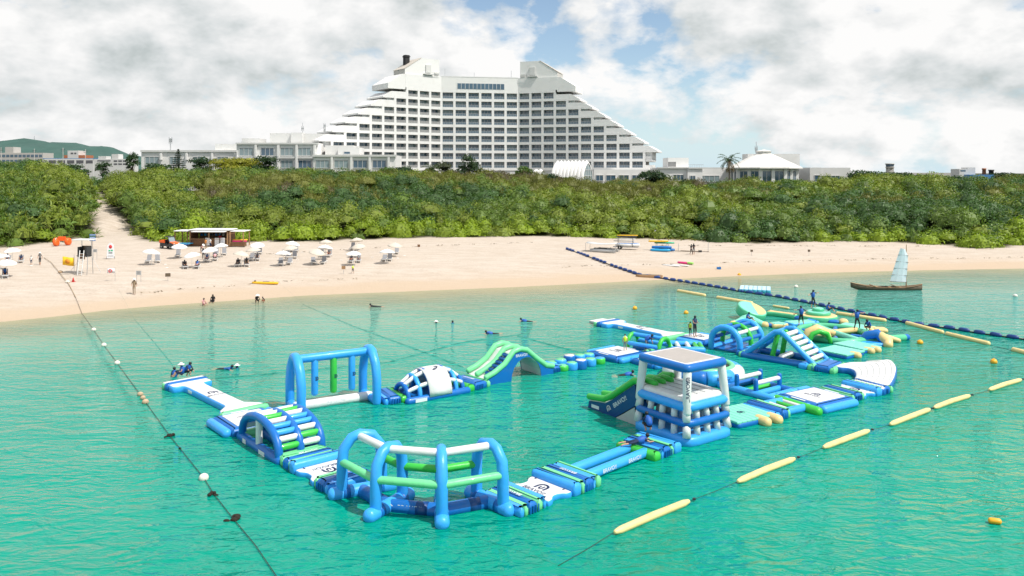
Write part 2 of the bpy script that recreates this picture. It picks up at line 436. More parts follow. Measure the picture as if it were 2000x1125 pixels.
edge = t.math('ADD', sh, t.math('MULTIPLY', t.math('SUBTRACT', t.noise(t.mapping(geo, scale=(0.35, 1, 1)), 0.22, 4, 0.6), 0.5), 9.0))
wet = t.ramp(t.math('DIVIDE', edge, 14.0, clamp=True), [(0.0, 1.0), (0.35, 0.85), (0.55, 0.35), (0.95, 0.0)])
sand = t.mix(wet, dry, (0.50, 0.39, 0.285))
soil = t.mix(fine, (0.035, 0.040, 0.016), (0.075, 0.07, 0.03))
t.l(t.mix(inl, sand, soil), b.inputs['Base Color'])
bn = t.n('ShaderNodeBump'); bn.inputs['Strength'].default_value = 0.55; bn.inputs['Distance'].default_value = 0.14
t.l(t.math('ADD', t.math('MULTIPLY', t.noise(geo, 1.3, 5, 0.7), 1.0), t.math('MULTIPLY', fine, 0.5)), bn.inputs['Height']); t.l(bn.outputs[0], b.inputs['Normal'])
gx = spaced(-150, 150, 1.6, 5200); gy = np.concatenate([np.arange(-40, 60, 5.0), np.arange(60, 250, 1.4), 250 * 1.12 ** np.arange(0, 29)])
def inland(x, y):
    v = veg_d(x, y); e = smooth(-0.5, 2.0, v + 0.8 * np.sin(x * 0.9))
    return e * smooth(0.0, 1.2, path_d(x, y))
grid_obj('ground', gx, lambda X: np.repeat(gy[:, None], len(gx), 1), len(gy), ms, ground, {'shore': shore_d, 'inland': inland})

# ------------------------------------------------------------------ water
mw = bpy.data.materials.new('lagoon water'); mw.use_nodes = True; t = NT(mw.node_tree)
out = t.n('ShaderNodeOutputMaterial'); b = t.n('ShaderNodeBsdfPrincipled')
b.inputs['Roughness'].default_value = 0.035; b.inputs['IOR'].default_value = 1.33; b.inputs['Specular IOR Level'].default_value = 0.44
geo = t.n('ShaderNodeNewGeometry').outputs['Position']
sh = t.n('ShaderNodeAttribute', attribute_name='shore').outputs['Fac']
pt = t.noise(t.mapping(geo, scale=(0.5, 1, 1)), 0.12, 4, 0.6)
dd = t.math('ADD', sh, t.math('MULTIPLY', t.math('SUBTRACT', pt, 0.5), 14.0))
col = t.ramp(t.math('DIVIDE', dd, 80.0, clamp=True), [(0.0, (0.40, 0.38, 0.27)), (0.06, (0.27, 0.35, 0.25)), (0.18, (0.120, 0.335, 0.26)), (0.38, (0.012, 0.295, 0.232)), (0.62, (0.0, 0.275, 0.200)), (1.0, (0.0, 0.275, 0.190))])
sx = t.n('ShaderNodeSeparateXYZ'); t.l(geo, sx.inputs[0])
east = t.math('MULTIPLY', t.math('ADD', sx.outputs[0], -22.0), 0.016, clamp=True)
col = t.mix(t.math('MULTIPLY', east, 0.75), col, (0.018, 0.245, 0.245))
col = t.mix(t.ramp(t.noise(geo, 0.045, 3, 0.5), [(0.45, 0.0), (0.75, 0.5)]), col, (0.0, 0.185, 0.10))
t.l(col, b.inputs['Base Color'])
# waves: swell bands, short chop and fine ripples, all in the surface relief
sw = t.noise(t.mapping(geo, rot=(0, 0, 0.30), scale=(0.30, 1.0, 1)), 0.42, 2, 0.5, 0.4)
wv = t.noise(t.mapping(geo, rot=(0, 0, 0.22), scale=(0.55, 1.15, 1)), 1.15, 2, 0.5, 0.9)
wv2 = t.noise(t.mapping(geo, rot=(0, 0, -0.25), scale=(0.7, 1.3, 1)), 3.0, 2, 0.5, 0.8)
calm = t.ramp(t.noise(t.mapping(geo, scale=(0.5, 1, 1)), 0.10, 2, 0.5), [(0.35, 0.55), (0.65, 1.0)])
hgt = t.math('ADD', t.math('MULTIPLY', sw, 0.9), t.math('MULTIPLY', t.math('ADD', wv, t.math('MULTIPLY', wv2, 0.30)), calm))
bn = t.n('ShaderNodeBump'); bn.inputs['Strength'].default_value = 1.0; bn.inputs['Distance'].default_value = 0.33
t.l(hgt, bn.inputs['Height']); t.l(bn.outputs[0], b.inputs['Normal'])
tr = t.n('ShaderNodeBsdfTransparent'); tr.inputs[0].default_value = (0.86, 0.94, 0.88, 1)
mx = t.n('ShaderNodeMixShader')
t.l(t.ramp(t.math('DIVIDE', dd, 20.0, clamp=True), [(0.0, 0.15), (0.2, 0.5), (0.6, 0.88), (1.0, 1.0)]), mx.inputs[0])
t.l(tr.outputs[0], mx.inputs[1]); t.l(b.outputs[0], mx.inputs[2]); t.l(mx.outputs[0], out.inputs[0])
ws = np.array([-3, -1.5, 0, 0.7, 1.5, 2.5, 4, 6, 9, 13, 18, 24, 31, 40, 52, 66, 82, 100, 140, 300, 900, 2500.0])
wx = spaced(-120, 120, 3.0, 3000)
def wy(X): return np.interp(X, SX, SY) - ws[:, None]
grid_obj('sea', wx, wy, len(ws), mw, lambda X, Y: np.zeros_like(X), {'shore': lambda X, Y: -shore_d(X, Y)})

# ------------------------------------------------------------------ leaf meshes
def leaf_mat(name):
    m = bpy.data.materials.new(name); m.use_nodes = True; t = NT(m.node_tree)
    out = t.n('ShaderNodeOutputMaterial'); b = t.n('ShaderNodeBsdfPrincipled'); tl = t.n('ShaderNodeBsdfTranslucent'); mx = t.n('ShaderNodeMixShader'); mx.inputs[0].default_value = 0.28
    a = t.n('ShaderNodeAttribute', attribute_name='tint').outputs['Color']
    t.l(a, b.inputs['Base Color']); b.inputs['Roughness'].default_value = 0.5; b.inputs['Specular IOR Level'].default_value = 0.35
    t.l(t.mix(1.0, a, (1.1, 1.25, 0.5), 'MULTIPLY'), tl.inputs[0]); t.l(b.outputs[0], mx.inputs[1]); t.l(tl.outputs[0], mx.inputs[2]); t.l(mx.outputs[0], out.inputs[0])
    return m
LEAF = leaf_mat('foliage')
BARK = pmat('bark', (0.11, 0.085, 0.06), 0.9, var=0.3, vscale=4)
def nrm(a): return a / np.maximum(1e-9, np.linalg.norm(a, axis=-1, keepdims=True))
class Leaves:
    def __init__(s): s.v = []; s.c = []
    def add(s, c, n, L, W, col, up=0.0, droop=0.0, u=None):
        """c, n: N x 3; L, W: N or scalar; col: N x 3"""
        N = len(c)
        if N == 0: return
        r = RNG.normal(size=(N, 3))
        if u is None: u = nrm(np.cross(n, r))
        v = nrm(np.cross(n, u)); L = np.broadcast_to(L, (N,))[:, None]; W = np.broadcast_to(W, (N,))[:, None]
        q = np.stack([c - u * L / 2, c - v * W / 2 + n * W * 0.25, c + u * L / 2 - np.array([0, 0, 1]) * L * droop, c + v * W / 2 + n * W * 0.25], 1)
        s.v.append(q.reshape(-1, 3)); s.c.append(np.repeat(col, 4, 0))
    def domes(s, c, r, col, seg=7):
        """low opaque mounds under the leaves (c: N x 3, r: N x 3)"""
        N = len(c); rings = [(0.86, 0.0), (0.72, 0.42), (0.40, 0.72)]
        a = np.arange(seg) * 2 * np.pi / seg
        R_ = []
        for rr, h in rings:
            R_.append(np.stack([c[:, None, 0] + r[:, None, 0] * rr * np.cos(a), c[:, None, 1] + r[:, None, 1] * rr * np.sin(a), c[:, None, 2] + r[:, None, 2] * h + 0 * a], -1))
        R_ = np.stack(R_, 1)                                     # N,3,seg,3
        nx = np.roll(R_, -1, 2)
        for i in range(2):
            q = np.stack([R_[:, i], nx[:, i], nx[:, i + 1], R_[:, i + 1]], 2).reshape(-1, 3)
            s.v.append(q); s.c.append(np.repeat(col, seg * 4, 0))
        top = np.stack([c[:, 0], c[:, 1], c[:, 2] + r[:, 2] * 0.8], -1)[:, None, :] + 0 * R_[:, 2]
        half = (R_[:, 2] + nx[:, 2]) / 2
        q = np.stack([R_[:, 2], half, nx[:, 2], top], 2).reshape(-1, 3)
        s.v.append(q); s.c.append(np.repeat(col, seg * 4, 0))
    def mesh(s, name):
        v = np.concatenate(s.v); c = np.concatenate(s.c); n = len(v) // 4
        me = bpy.data.meshes.new(name)
        me.vertices.add(len(v)); me.vertices.foreach_set('co', v.astype(np.float32).ravel())
        me.loops.add(n * 4); me.loops.foreach_set('vertex_index', np.arange(n * 4, dtype=np.int32))
        me.polygons.add(n); me.polygons.foreach_set('loop_start', np.arange(0, n * 4, 4, dtype=np.int32))
        a = me.color_attributes.new('tint', 'FLOAT_COLOR', 'POINT')
        a.data.foreach_set('color', np.concatenate([c, np.ones((len(c), 1))], 1).astype(np.float32).ravel())
        me.materials.append(LEAF); me.update(calc_edges=True); return me
def hemi(N, low=-0.15):
    z = RNG.uniform(low, 1, N); a = RNG.uniform(0, 2 * np.pi, N); r = np.sqrt(np.maximum(0, 1 - z * z))
    return np.stack([r * np.cos(a), r * np.sin(a), z], -1)
def bush_leaves(Lv, ctr, rad, col, dens, L, W, jit=0.7, kind='broad'):
    """scatter leaves over many domes at once"""
    area = rad[:, 0] * rad[:, 1] + rad[:, 2] * (rad[:, 0] + rad[:, 1])
    k = np.maximum(6, (area * dens)).astype(int); idx = np.repeat(np.arange(len(ctr)), k); N = len(idx)
    d = hemi(N); rr = rad[idx]
    pos = ctr[idx] + d * rr * RNG.uniform(0.78, 1.08, (N, 1))
    c = col[idx] * RNG.uniform(0.72, 1.3, (N, 1)) * np.array([1, 1, 1]) + RNG.normal(0, 0.006, (N, 3))
    c = np.clip(c, 0.004, 1)
    if kind == 'broad':
        n = nrm(d + RNG.normal(0, jit, (N, 3)) + np.array([0, 0, 0.35]))
        Lv.add(pos, n, L * RNG.uniform(0.6, 1.35, N), W * RNG.uniform(0.6, 1.3, N), c)
    elif kind == 'strap':
        # rosettes of long arching straps
        m = max(1, N // 9); ci = RNG.integers(0, N, m); rep = np.repeat(ci, 9); M_ = len(rep)
        ax = nrm(d[rep] + np.array([0, 0, 0.6])); rnd = nrm(RNG.normal(size=(M_, 3)))
        u = nrm(ax * 0.75 + rnd * 0.9); n = nrm(np.cross(u, np.cross(ax, u) + 1e-6)); n = nrm(np.cross(np.cross(u, ax), u) + 1e-6)
        ll = L * RNG.uniform(0.6, 1.3, M_)
        Lv.add(pos[rep] + u * ll[:, None] * 0.4, n, ll, W, c[rep], droop=0.22, u=u)
    else:
        u = nrm(d * 0.6 + RNG.normal(0, 0.45, (N, 3)) + np.array([0, 0, 0.7])); n = nrm(np.cross(u, RNG.normal(size=(N, 3))))
        Lv.add(pos, n, L * RNG.uniform(0.6, 1.4, N), W, c, u=u)

# ---- the dune scrub: one mass nobody could count
SIL = np.array([(-200, 322), (0, 322), (60, 314), (130, 326), (165, 346), (195, 352), (215, 346), (250, 336), (300, 333), (400, 333), (455, 326), (520, 330), (600, 334), (700, 336), (770, 338), (850, 334), (960, 338), (1060, 342), (1110, 352), (1165, 360), (1230, 352), (1330, 362), (1400, 358), (1450, 354), (1560, 358), (1630, 352), (1700, 344), (1770, 346), (1850, 350), (1930, 350), (2000, 346), (2200, 344)], float)
def sil_z(x, y):
    pxx = 1000 + x / y * FPX
    return CAMH - (np.interp(pxx, SIL[:, 0], SIL[:, 1]) - HOR) * y / FPX
gxx, gyy = np.meshgrid(np.arange(-178, 178, 2.5), np.arange(112, 252, 2.5))
bx_ = (gxx + RNG.uniform(-1.1, 1.1, gxx.shape)).ravel(); by_ = (gyy + RNG.uniform(-1.1, 1.1, gxx.shape)).ravel()
vd = veg_d(bx_, by_)
ok = (vd > 1.2) & (path_d(bx_, by_) > 1.2) & (np.abs(bx_) < 0.70 * by_ + 8) & (by_ < 238 + 6 * np.sin(bx_ * 0.1))
bx_, by_, vd = bx_[ok], by_[ok], vd[ok]
def lf(x, y, s, o=0.0):                       # smooth random field
    return (np.sin(x * s + o) * np.cos(y * s * 1.3 + 2.1 * o) + np.sin((x + y) * s * 0.63 + 1.7 + o) + np.sin((x - 1.7 * y) * s * 0.41 + o * 3)) / 3
gzb = ground(bx_, by_)
hh = 1.4 + 2.2 * smooth(0, 14, vd) + 0.9 * lf(bx_, by_, 0.16) + 0.9 * lf(bx_, by_, 0.55, 1.1) + RNG.uniform(-0.5, 0.7, len(bx_))
hh = np.where(bx_ / by_ * FPX < -800, hh + 1.4 * smooth(2, 25, vd), hh)
sz = sil_z(bx_, by_)
ridge = smooth(52, 75, vd)
top = gzb + hh
top = top * (1 - ridge) + (sz + RNG.uniform(-1.1, 0.15, len(bx_)) + 0.6 * lf(bx_, by_, 0.45)) * ridge
top = np.minimum(top, sz + RNG.uniform(-0.7, 0.2, len(bx_)))
rz_ = np.clip(top - gzb, 0.9, 9)
rh = np.minimum(rz_, RNG.uniform(1.1, 2.4, len(bx_)))
ctr = np.stack([bx_, by_, gzb + rz_ - rh], -1)
bigb = RNG.random(len(bx_)) < 0.16
rad = np.stack([RNG.uniform(1.3, 2.0, len(bx_)), RNG.uniform(1.3, 2.0, len(bx_)), rh], -1) * np.where(bigb, 1.6, 1.1)[:, None]
ctr[:, 2] += np.where(bigb & (vd > 6) & (ridge < 0.5), RNG.uniform(0.0, 1.1, len(bx_)), 0)
f1 = lf(bx_, by_, 0.10) + RNG.normal(0, 0.28, len(bx_)); f2 = lf(bx_, by_, 0.07, 2.0) + RNG.normal(0, 0.25, len(bx_))
pxx = 1000 + bx_ / by_ * FPX
pal = np.array([(0.125, 0.195, 0.034), (0.190, 0.240, 0.034), (0.180, 0.192, 0.045), (0.066, 0.130, 0.036), (0.135, 0.115, 0.060), (0.215, 0.300, 0.020)])
kind = np.where(f1 > 0.22, 1, np.where(f1 < -0.14, 3, 0))
olive = (f2 > 0.05) & (vd > 34) & (pxx > 380)
kind = np.where(olive, 2, kind)
kind = np.where(olive & (f2 > 0.72), 4, kind)
strap = (pxx < 190) & (RNG.random(len(bx_)) < 0.72) & (vd < 50) | (RNG.random(len(bx_)) < 0.10) & (vd < 22)
fr = (vd < 6.5 + 3 * lf(bx_, by_, 0.2)) & ~strap & ((lf(bx_, by_ * 0, 0.085, 0.9) > -0.28) | (pxx > 1600) | (pxx < 460))
kind = np.where(fr, 5, kind)
kind = np.where(strap, np.where(RNG.random(len(bx_)) < 0.4, 1, 0), kind)
col = pal[kind] * RNG.uniform(0.85, 1.18, (len(bx_), 1))
for nm, sel, args in (('pandanus_thicket', strap, dict(dens=13, L=1.55, W=0.17, kind='strap')),
                      ('dune_scrub', ~strap & (kind != 2) & (kind != 4) & (kind != 5), dict(dens=14, L=0.44, W=0.30, jit=0.6)),
                      ('feathery_scrub', ~strap & ((kind == 2) | (kind == 4)), dict(dens=17, L=0.62, W=0.14, kind='fine')),
                      ('shrub_fringe', kind == 5, dict(dens=14, L=0.42, W=0.30, jit=0.5))):
    Lv = Leaves(); bush_leaves(Lv, ctr[sel], rad[sel], col[sel], **args)
    Lv.domes(ctr[sel] - np.array([0, 0, 0.08]), rad[sel] * 0.93, col[sel])
    o = bpy.data.objects.new(nm, Lv.mesh(nm)); C.objects.link(o)
    tag(o, {'pandanus_thicket': 'spiky strap leaved pandanus thicket at the left of the sand path', 'dune_scrub': 'dense green broad leaved scrub covering the dune behind the beach', 'feathery_scrub': 'olive and brown feathery scrub along the top of the dune', 'shrub_fringe': 'bright yellow green low shrubs fringing the back of the beach'}[nm], 'scrub', None, 'stuff')
# a low tongue of grass on the sand at the right
Lv = Leaves(); N = 2600
pc = gp(1412, 466); gx_ = pc.x + RNG.normal(0, 4.2, N); gy_ = pc.y + RNG.normal(0, 1.3, N) + 0.5
c0 = np.stack([gx_, gy_, ground(gx_, gy_) + 0.14], -1); u = nrm(RNG.normal(0, 0.5, (N, 3)) + np.array([0, 0, 1.0])); n_ = nrm(np.cross(u, RNG.normal(size=(N, 3))))
Lv.add(c0, n_, 0.5, 0.14, np.array([[0.26, 0.25, 0.05]]) * RNG.uniform(0.7, 1.3, (N, 1)), u=u)
o = bpy.data.objects.new('beach_grass', Lv.mesh('beach_grass')); C.objects.link(o); tag(o, 'yellow green grass creeping onto the sand below the scrub', 'grass', None, 'stuff')
# wrack lines: dark bits of seaweed left by the tide
Lv = Leaves()
for pts in ([(270, 573), (420, 561), (560, 551), (700, 545)], [(520, 497), (640, 489), (760, 484), (900, 478), (1040, 474)], [(1100, 522), (1240, 518), (1400, 514), (1560, 510), (1720, 507), (1900, 505), (2000, 503)], [(1280, 480), (1480, 480), (1700, 481), (1990, 484)]):
    P_ = [gp(*p) for p in pts]
    for p, q in zip(P_[:-1], P_[1:]):
        k = int((q - p).length * 7); tt = RNG.random(k)
        keep = np.sin(tt * 23 + p.x) + RNG.normal(0, 0.6, k) > 0.35; tt = tt[keep]; k = len(tt)
        x = p.x + (q.x - p.x) * tt + RNG.normal(0, 0.15, k); y = p.y + (q.y - p.y) * tt + RNG.normal(0, 0.22, k) + 0.3 * np.sin(x * 0.8)
        c0 = np.stack([x, y, ground(x, y) + 0.04], -1)
        Lv.add(c0, nrm(RNG.normal(0, 0.35, (k, 3)) + np.array([0, 0, 1])), RNG.uniform(0.1, 0.55, k), RNG.uniform(0.05, 0.16, k), np.array([[0.13, 0.095, 0.06]]) * RNG.uniform(0.6, 1.7, (k, 1)))
o = bpy.data.objects.new('seaweed_wrack', Lv.mesh('seaweed_wrack')); C.objects.link(o); tag(o, 'broken dark lines of dry seaweed along the sand', 'seaweed', None, 'stuff')

# ------------------------------------------------------------------ trees that stand out
def tree(name, label, px, py_top, Y, width_px, h_px, colr, kind='broad', dens=7, L=0.6, W=0.4, seed=1, lobes=9):
    """crown of several leafy lobes on a forked trunk"""
    global RNG
    RNG = np.random.default_rng(seed); random.seed(seed)
    s = Y / FPX; topz = CAMH - (py_top - HOR) * Y / FPX; x = (px - 1000) * s; w = width_px * s / 2; h = h_px * s
    base = gz(x, Y); root = thing(name, label, 'tree', (x, Y, base), 0, 'trees standing above the scrub')
    H = topz - base; cz = H - h / 2
    tb = MB(); tb.tube([(0, 0, -0.3), (0.1, 0, cz * 0.5), (0.05, 0.1, cz)], [0.28, 0.2, 0.12], 8)
    cs = []
    for i in range(lobes):
        a = i * 2.4 + random.random(); rr = w * (0.25 + 0.5 * random.random()); zz_ = cz + h * 0.5 * random.uniform(-0.75, 0.55)
        cs.append((rr * math.cos(a), rr * math.sin(a), zz_)); 
        tb.tube([(0.03, 0.05, cz * 0.6), (cs[-1][0] * 0.5, cs[-1][1] * 0.5, (cz * 0.6 + zz_) / 2), cs[-1]], [0.1, 0.07, 0.03], 6)
    tb.out('trunk', BARK, root)
    cs.append((0, 0, cz + h * 0.22)); cs = np.array(cs); k = len(cs)
    rd = np.stack([RNG.uniform(0.36, 0.6, k) * w, RNG.uniform(0.36, 0.6, k) * w, RNG.uniform(0.22, 0.34, k) * h], -1)
    rd[-1] = (w * 0.5, w * 0.5, h * 0.28)
    Lv = Leaves(); bush_leaves(Lv, cs, rd, np.array([colr]) * RNG.uniform(0.8, 1.2, (k, 1)), dens, L, W, kind=kind)
    low = cs - np.array([0, 0, 0.05 * h]); flip = rd * np.array([0.9, 0.9, -0.8])
    bush_leaves(Lv, low, np.abs(flip) * np.array([1, 1, 1]), np.array([colr]) * np.ones((k, 1)), dens * 0.5, L, W, kind=kind)
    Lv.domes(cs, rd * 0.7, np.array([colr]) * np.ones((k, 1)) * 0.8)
    inst('crown', Lv.mesh('crown'), root)
    return root
DG = (0.030, 0.070, 0.020); MGc = (0.085, 0.15, 0.026); YG = (0.27, 0.27, 0.022); OL = (0.16, 0.17, 0.04)
tree('broadleaf_tree', 'small dark upright tree at the left end of the low white hotel wing', 258, 297, 236, 26, 38, DG, seed=3, dens=9)
tree('broadleaf_tree', 'dark rounded tree below the first window of the low white wing', 302, 319, 232, 60, 24, DG, seed=4)
tree('broadleaf_tree', 'dark green tree just right of the conical pine', 397, 307, 233, 50, 34, DG, seed=5)
tree('broadleaf_tree', 'broad yellow green tree in front of the low white wing', 458, 308, 230, 92, 36, YG, seed=6, dens=10, L=0.5, W=0.34, lobes=14)
tree('broadleaf_tree', 'dark tree right of the yellow green tree', 514, 305, 233, 64, 36, DG, seed=7)
tree('broadleaf_tree', 'tallest loose dark tree in front of the hotel facade', 916, 302, 232, 52, 44, (0.035, 0.07, 0.022), seed=8, dens=6)
tree('broadleaf_tree', 'thin grey green tree left of the tallest dark tree', 868, 314, 236, 46, 30, (0.07, 0.085, 0.04), kind='fine', seed=9, dens=7, L=0.7, W=0.12)
tree('broadleaf_tree', 'dark low tree by the lower windows at the hotel left corner', 790, 326, 233, 56, 22, DG, seed=10)
tree('broadleaf_tree', 'small green tree beside the white arched chapel', 1020, 324, 233, 40, 24, MGc, seed=12)
tree('broadleaf_tree', 'round dark tree standing before the right end of the hotel', 1277, 332, 228, 66, 38, (0.030, 0.062, 0.02), seed=13, dens=10, lobes=12)
tree('broadleaf_tree', 'wide dark tree at the right end of the pavilion', 1690, 333, 226, 84, 34, DG, seed=14, lobes=12)
tree('broadleaf_tree', 'dark bushy tree below the control tower', 1745, 336, 225, 62, 28, (0.04, 0.085, 0.02), seed=15)
tree('broadleaf_tree', 'dark low tree at the foot of the pavilion columns', 1345, 350, 226, 60, 18, DG, seed=16)
tree('broadleaf_tree', 'dark tree at the head of the sand path', 200, 316, 300, 30, 32, DG, seed=17)
tree('broadleaf_tree', 'dark spreading trees edge left of the path head', 150, 320, 290, 50, 24, (0.035, 0.08, 0.02), seed=18)
tree('broadleaf_tree', 'dark tree far right behind the funnelled building', 1968, 337, 300, 60, 16, DG, seed=19)
for a_, y_, w_, h_, c_, lb in ((705, 331, 50, 22, DG, 'dark low tree below the right end of the low white wing'), (752, 328, 44, 20, MGc, 'green rounded tree at the corner of low wing and hotel'), (955, 331, 46, 20, OL, 'olive low tree right of the tallest dark tree'), (1075, 340, 44, 18, DG, 'dark bush before the left end of the chapel'), (1112, 346, 50, 16, MGc, 'green bush at the foot of the chapel vault'), (1205, 351, 50, 18, OL, 'olive bush below the podium windows'), (1470, 345, 56, 20, DG, 'dark bush at the left foot of the pavilion'), (1540, 350, 60, 16, MGc, 'green bush below the middle pavilion windows'), (1618, 349, 56, 18, DG, 'dark bush at the right foot of the pavilion'), (1800, 341, 70, 18, DG, 'dark tree right of the control tower'), (1865, 343, 60, 16, DG, 'dark tree left of the funnelled building'), (640, 330, 50, 16, OL, 'olive bush under the right windows of the low wing')):
    tree('broadleaf_tree', lb, a_, y_, 229, w_, h_ + 8, c_, seed=a_, dens=8, lobes=8)
RNG = np.random.default_rng(77); random.seed(77)
# conical pine with tiered branches
Y = 231; s = Y / FPX; x = (348 - 1000) * s; base = gz(x, Y); topz = CAMH + (HOR - 290) * s
root = thing('norfolk_pine', 'dark conical pine with tiered branches before the low white wing', 'tree', (x, Y, base))
H = topz - base; tb = MB(); tb.tube([(0, 0, -0.2), (0, 0, H)], [0.22, 0.03], 8); tb.out('trunk', BARK, root)
Lv = Leaves()
for i in range(11):
    z = H - 0.4 - i * 0.58; rr = 0.25 + i * 0.235
    for j in range(9):
        a = j * 2 * math.pi / 9 + i * 0.5; k = int(6 + rr * 9); tt = RNG.random(k)
        c0 = np.stack([np.cos(a) * rr * tt, np.sin(a) * rr * tt, z - 0.05 + 0.25 * tt * tt * rr * 0.4 + RNG.normal(0, 0.05, k)], -1) + RNG.normal(0, 0.07, (k, 3))
        u = nrm(np.array([[math.cos(a), math.sin(a), 0.3]]) + RNG.normal(0, 0.4, (k, 3))); Lv.add(c0, nrm(np.array([[0, 0, 1.0]]) + RNG.normal(0, 0.4, (k, 3))), 0.5, 0.16, np.array([[0.022, 0.05, 0.022]]) * RNG.uniform(0.7, 1.3, (k, 1)), u=u)
inst('crown', Lv.mesh('crown'), root)
# palms
def palm(label, px, py_top, Y, wpx, seed, dead=0.35, name='palm_tree', fr=22):
    rg = np.random.default_rng(seed); s = Y / FPX; x = (px - 1000) * s; base = gz(x, Y); R_ = wpx * s / 2; topz = CAMH - (py_top - HOR) * s - R_ * 0.45
    root = thing(name, label, 'palm', (x, Y, base)); H = topz - base
    tb = MB(); tb.tube([(0, 0, -0.2), (0.08, 0, H * 0.5), (0, 0, H)], [0.24, 0.19, 0.2], 9); tb.out('trunk', BARK, root)
    for i in range(fr):
        Lv = Leaves(); a = i * 2.399; el = R(75) - R(125) * (i / fr) ** 1.0; pts = []
        for j in range(9):
            tt = j / 8; e = el - tt * R(70); 
            p = (pts[-1] + Vector((math.cos(a) * math.cos(e), math.sin(a) * math.cos(e), math.sin(e))) * R_ / 6.5) if pts else Vector((0, 0, H))
            pts.append(p)
        old = i > fr * (1 - dead)
        cc = np.array([[0.17, 0.12, 0.06]]) if old else np.array([[0.045, 0.085, 0.022]])
        for p, q in zip(pts[:-1], pts[1:]):
            for sd in (-1, 1):
                k = 4; tt = rg.random(k)[:, None]; dv = (q - p).normalized(); side = dv.cross(Vector((0, 0, 1))).normalized() * sd
                u = nrm(np.array([side * 1.0 + dv * 0.5 - Vector((0, 0, 0.45))]) + rg.normal(0, 0.12, (k, 3)))
                c0 = np.array([p]) + np.array([q - p]) * tt + u * 0.32
                Lv.add(c0, nrm(np.cross(u, np.array([dv]))), 0.75, 0.10, cc * rg.uniform(0.7, 1.3, (k, 1)), u=u)
        inst('frond', Lv.mesh('frond'), root)
palm('tall palm with drooping brown fronds beside the pavilion', 1424, 303, 224, 42, 31)
palm('small green palm at the foot of the hotel facade', 843, 322, 229, 34, 32, 0.1)
# ------------------------------------------------------------------ hotel
def outw(b, name, mats, root):
    """mesh given in world coordinates, parented to an unrotated root"""
    o = b.out(name, mats, root); o.matrix_parent_inverse = Matrix.Translation(-Vector(root.location)); return o
def instw(name, me, root, loc, rz=0.0, scale=(1, 1, 1)):
    o = inst(name, me, root, loc, (0, 0, rz), scale); o.matrix_parent_inverse = Matrix.Translation(-Vector(root.location)); return o
class Wing:
    def __init__(s, p0, ang, left):
        s.p = Vector((p0[0], p0[1], 0)); a = R(ang)
        s.u = Vector((math.cos(a), math.sin(a), 0)); s.d = Vector((-s.u.y, s.u.x, 0))
        if s.d.y < 0: s.d = -s.d
        s.rz = math.atan2(-s.d.x, s.d.y)
    def w(s, u, d, z): return s.p + s.u * u + s.d * d + Vector((0, 0, z))
    def box(s, b, u0, u1, d0, d1, z0, z1, mi=0):
        vs = [s.w(u, d, z) for z in (z0, z1) for u, d in ((u0, d0), (u1, d0), (u1, d1), (u0, d1))]
        b.add(vs, [(3, 2, 1, 0), (4, 5, 6, 7), (0, 1, 5, 4), (1, 2, 6, 5), (2, 3, 7, 6), (3, 0, 4, 7)], mi, False)
    def prof(s, b, poly, d0, d1, mi=0, topmi=None):
        n = len(poly); vs = [s.w(u, d0, z) for u, z in poly] + [s.w(u, d1, z) for u, z in poly]
        b.add(vs, [tuple(range(n)), tuple(range(2 * n - 1, n - 1, -1))], mi, False)
        for i in range(n):
            j = (i + 1) % n; o = len(b.v) - 2 * n; up = poly[i][1] > poly[j][1] + 0.3 and abs(poly[i][0] - poly[j][0]) > 1.0
            b.f.append((o + i, o + j, o + n + j, o + n + i)); b.m.append(topmi if (topmi is not None and up) else mi); b.s.append(False)
HOT = Vector((-10, 284, gz(-10, 284)))
hotel = thing('hotel', 'large white terraced hotel with stepped ends and rows of balconies above the scrub', 'hotel', HOT)
C1 = Vector((-24.8, 280)); C2 = Vector((2.2, 284.5))
WL = Wing(C1, 180 + 36.5, True); WC = Wing(C1, 9.5, False); WR = Wing(C2, -17.5, False)
BW, PIT, OH, ZT0 = 4.55, 3.05, 2.18, 42.2
NL = [3, 4, 5, 6, 7, 8, 9, 9, 9]; NR = [3, 4, 5, 6, 7, 8, 9, 10, 10]; NC = [6] * 9
b = MB(); b.box(0, 0.05, OH / 2 + 0.002, 3.3, 0.06, OH - 0.01, mi=0)
for x in (-1.62, -0.55, 0.55, 1.62): b.box(x, 0, OH / 2 + 0.001, 0.09, 0.12, OH - 0.02, mi=1)
b.box(0, 0, OH - 0.06, 3.3, 0.11, 0.1, mi=1)
WIN = [b.mesh('window', [g, PAINT2]) for g in (GLASS, GLASS2)]
b = MB(); b.box(0, 0, 0.48, 3.94, 0.05, 0.78, mi=0); b.box(0, 0, 0.93, 3.96, 0.12, 0.06, mi=1); b.box(0, 0, 0.06, 3.96, 0.1, 0.08, mi=1)
for i in range(7): b.box(-1.9 + i * 3.8 / 6, -0.04, 0.48, 0.06, 0.05, 0.86, mi=1)
RAIL = b.mesh('railing', [RAILG, RAILW]); RAIL2 = b.mesh('railing', [RAILL, RAILW])
rnd = random.Random(4)
LEND = 9 * BW + 1.0
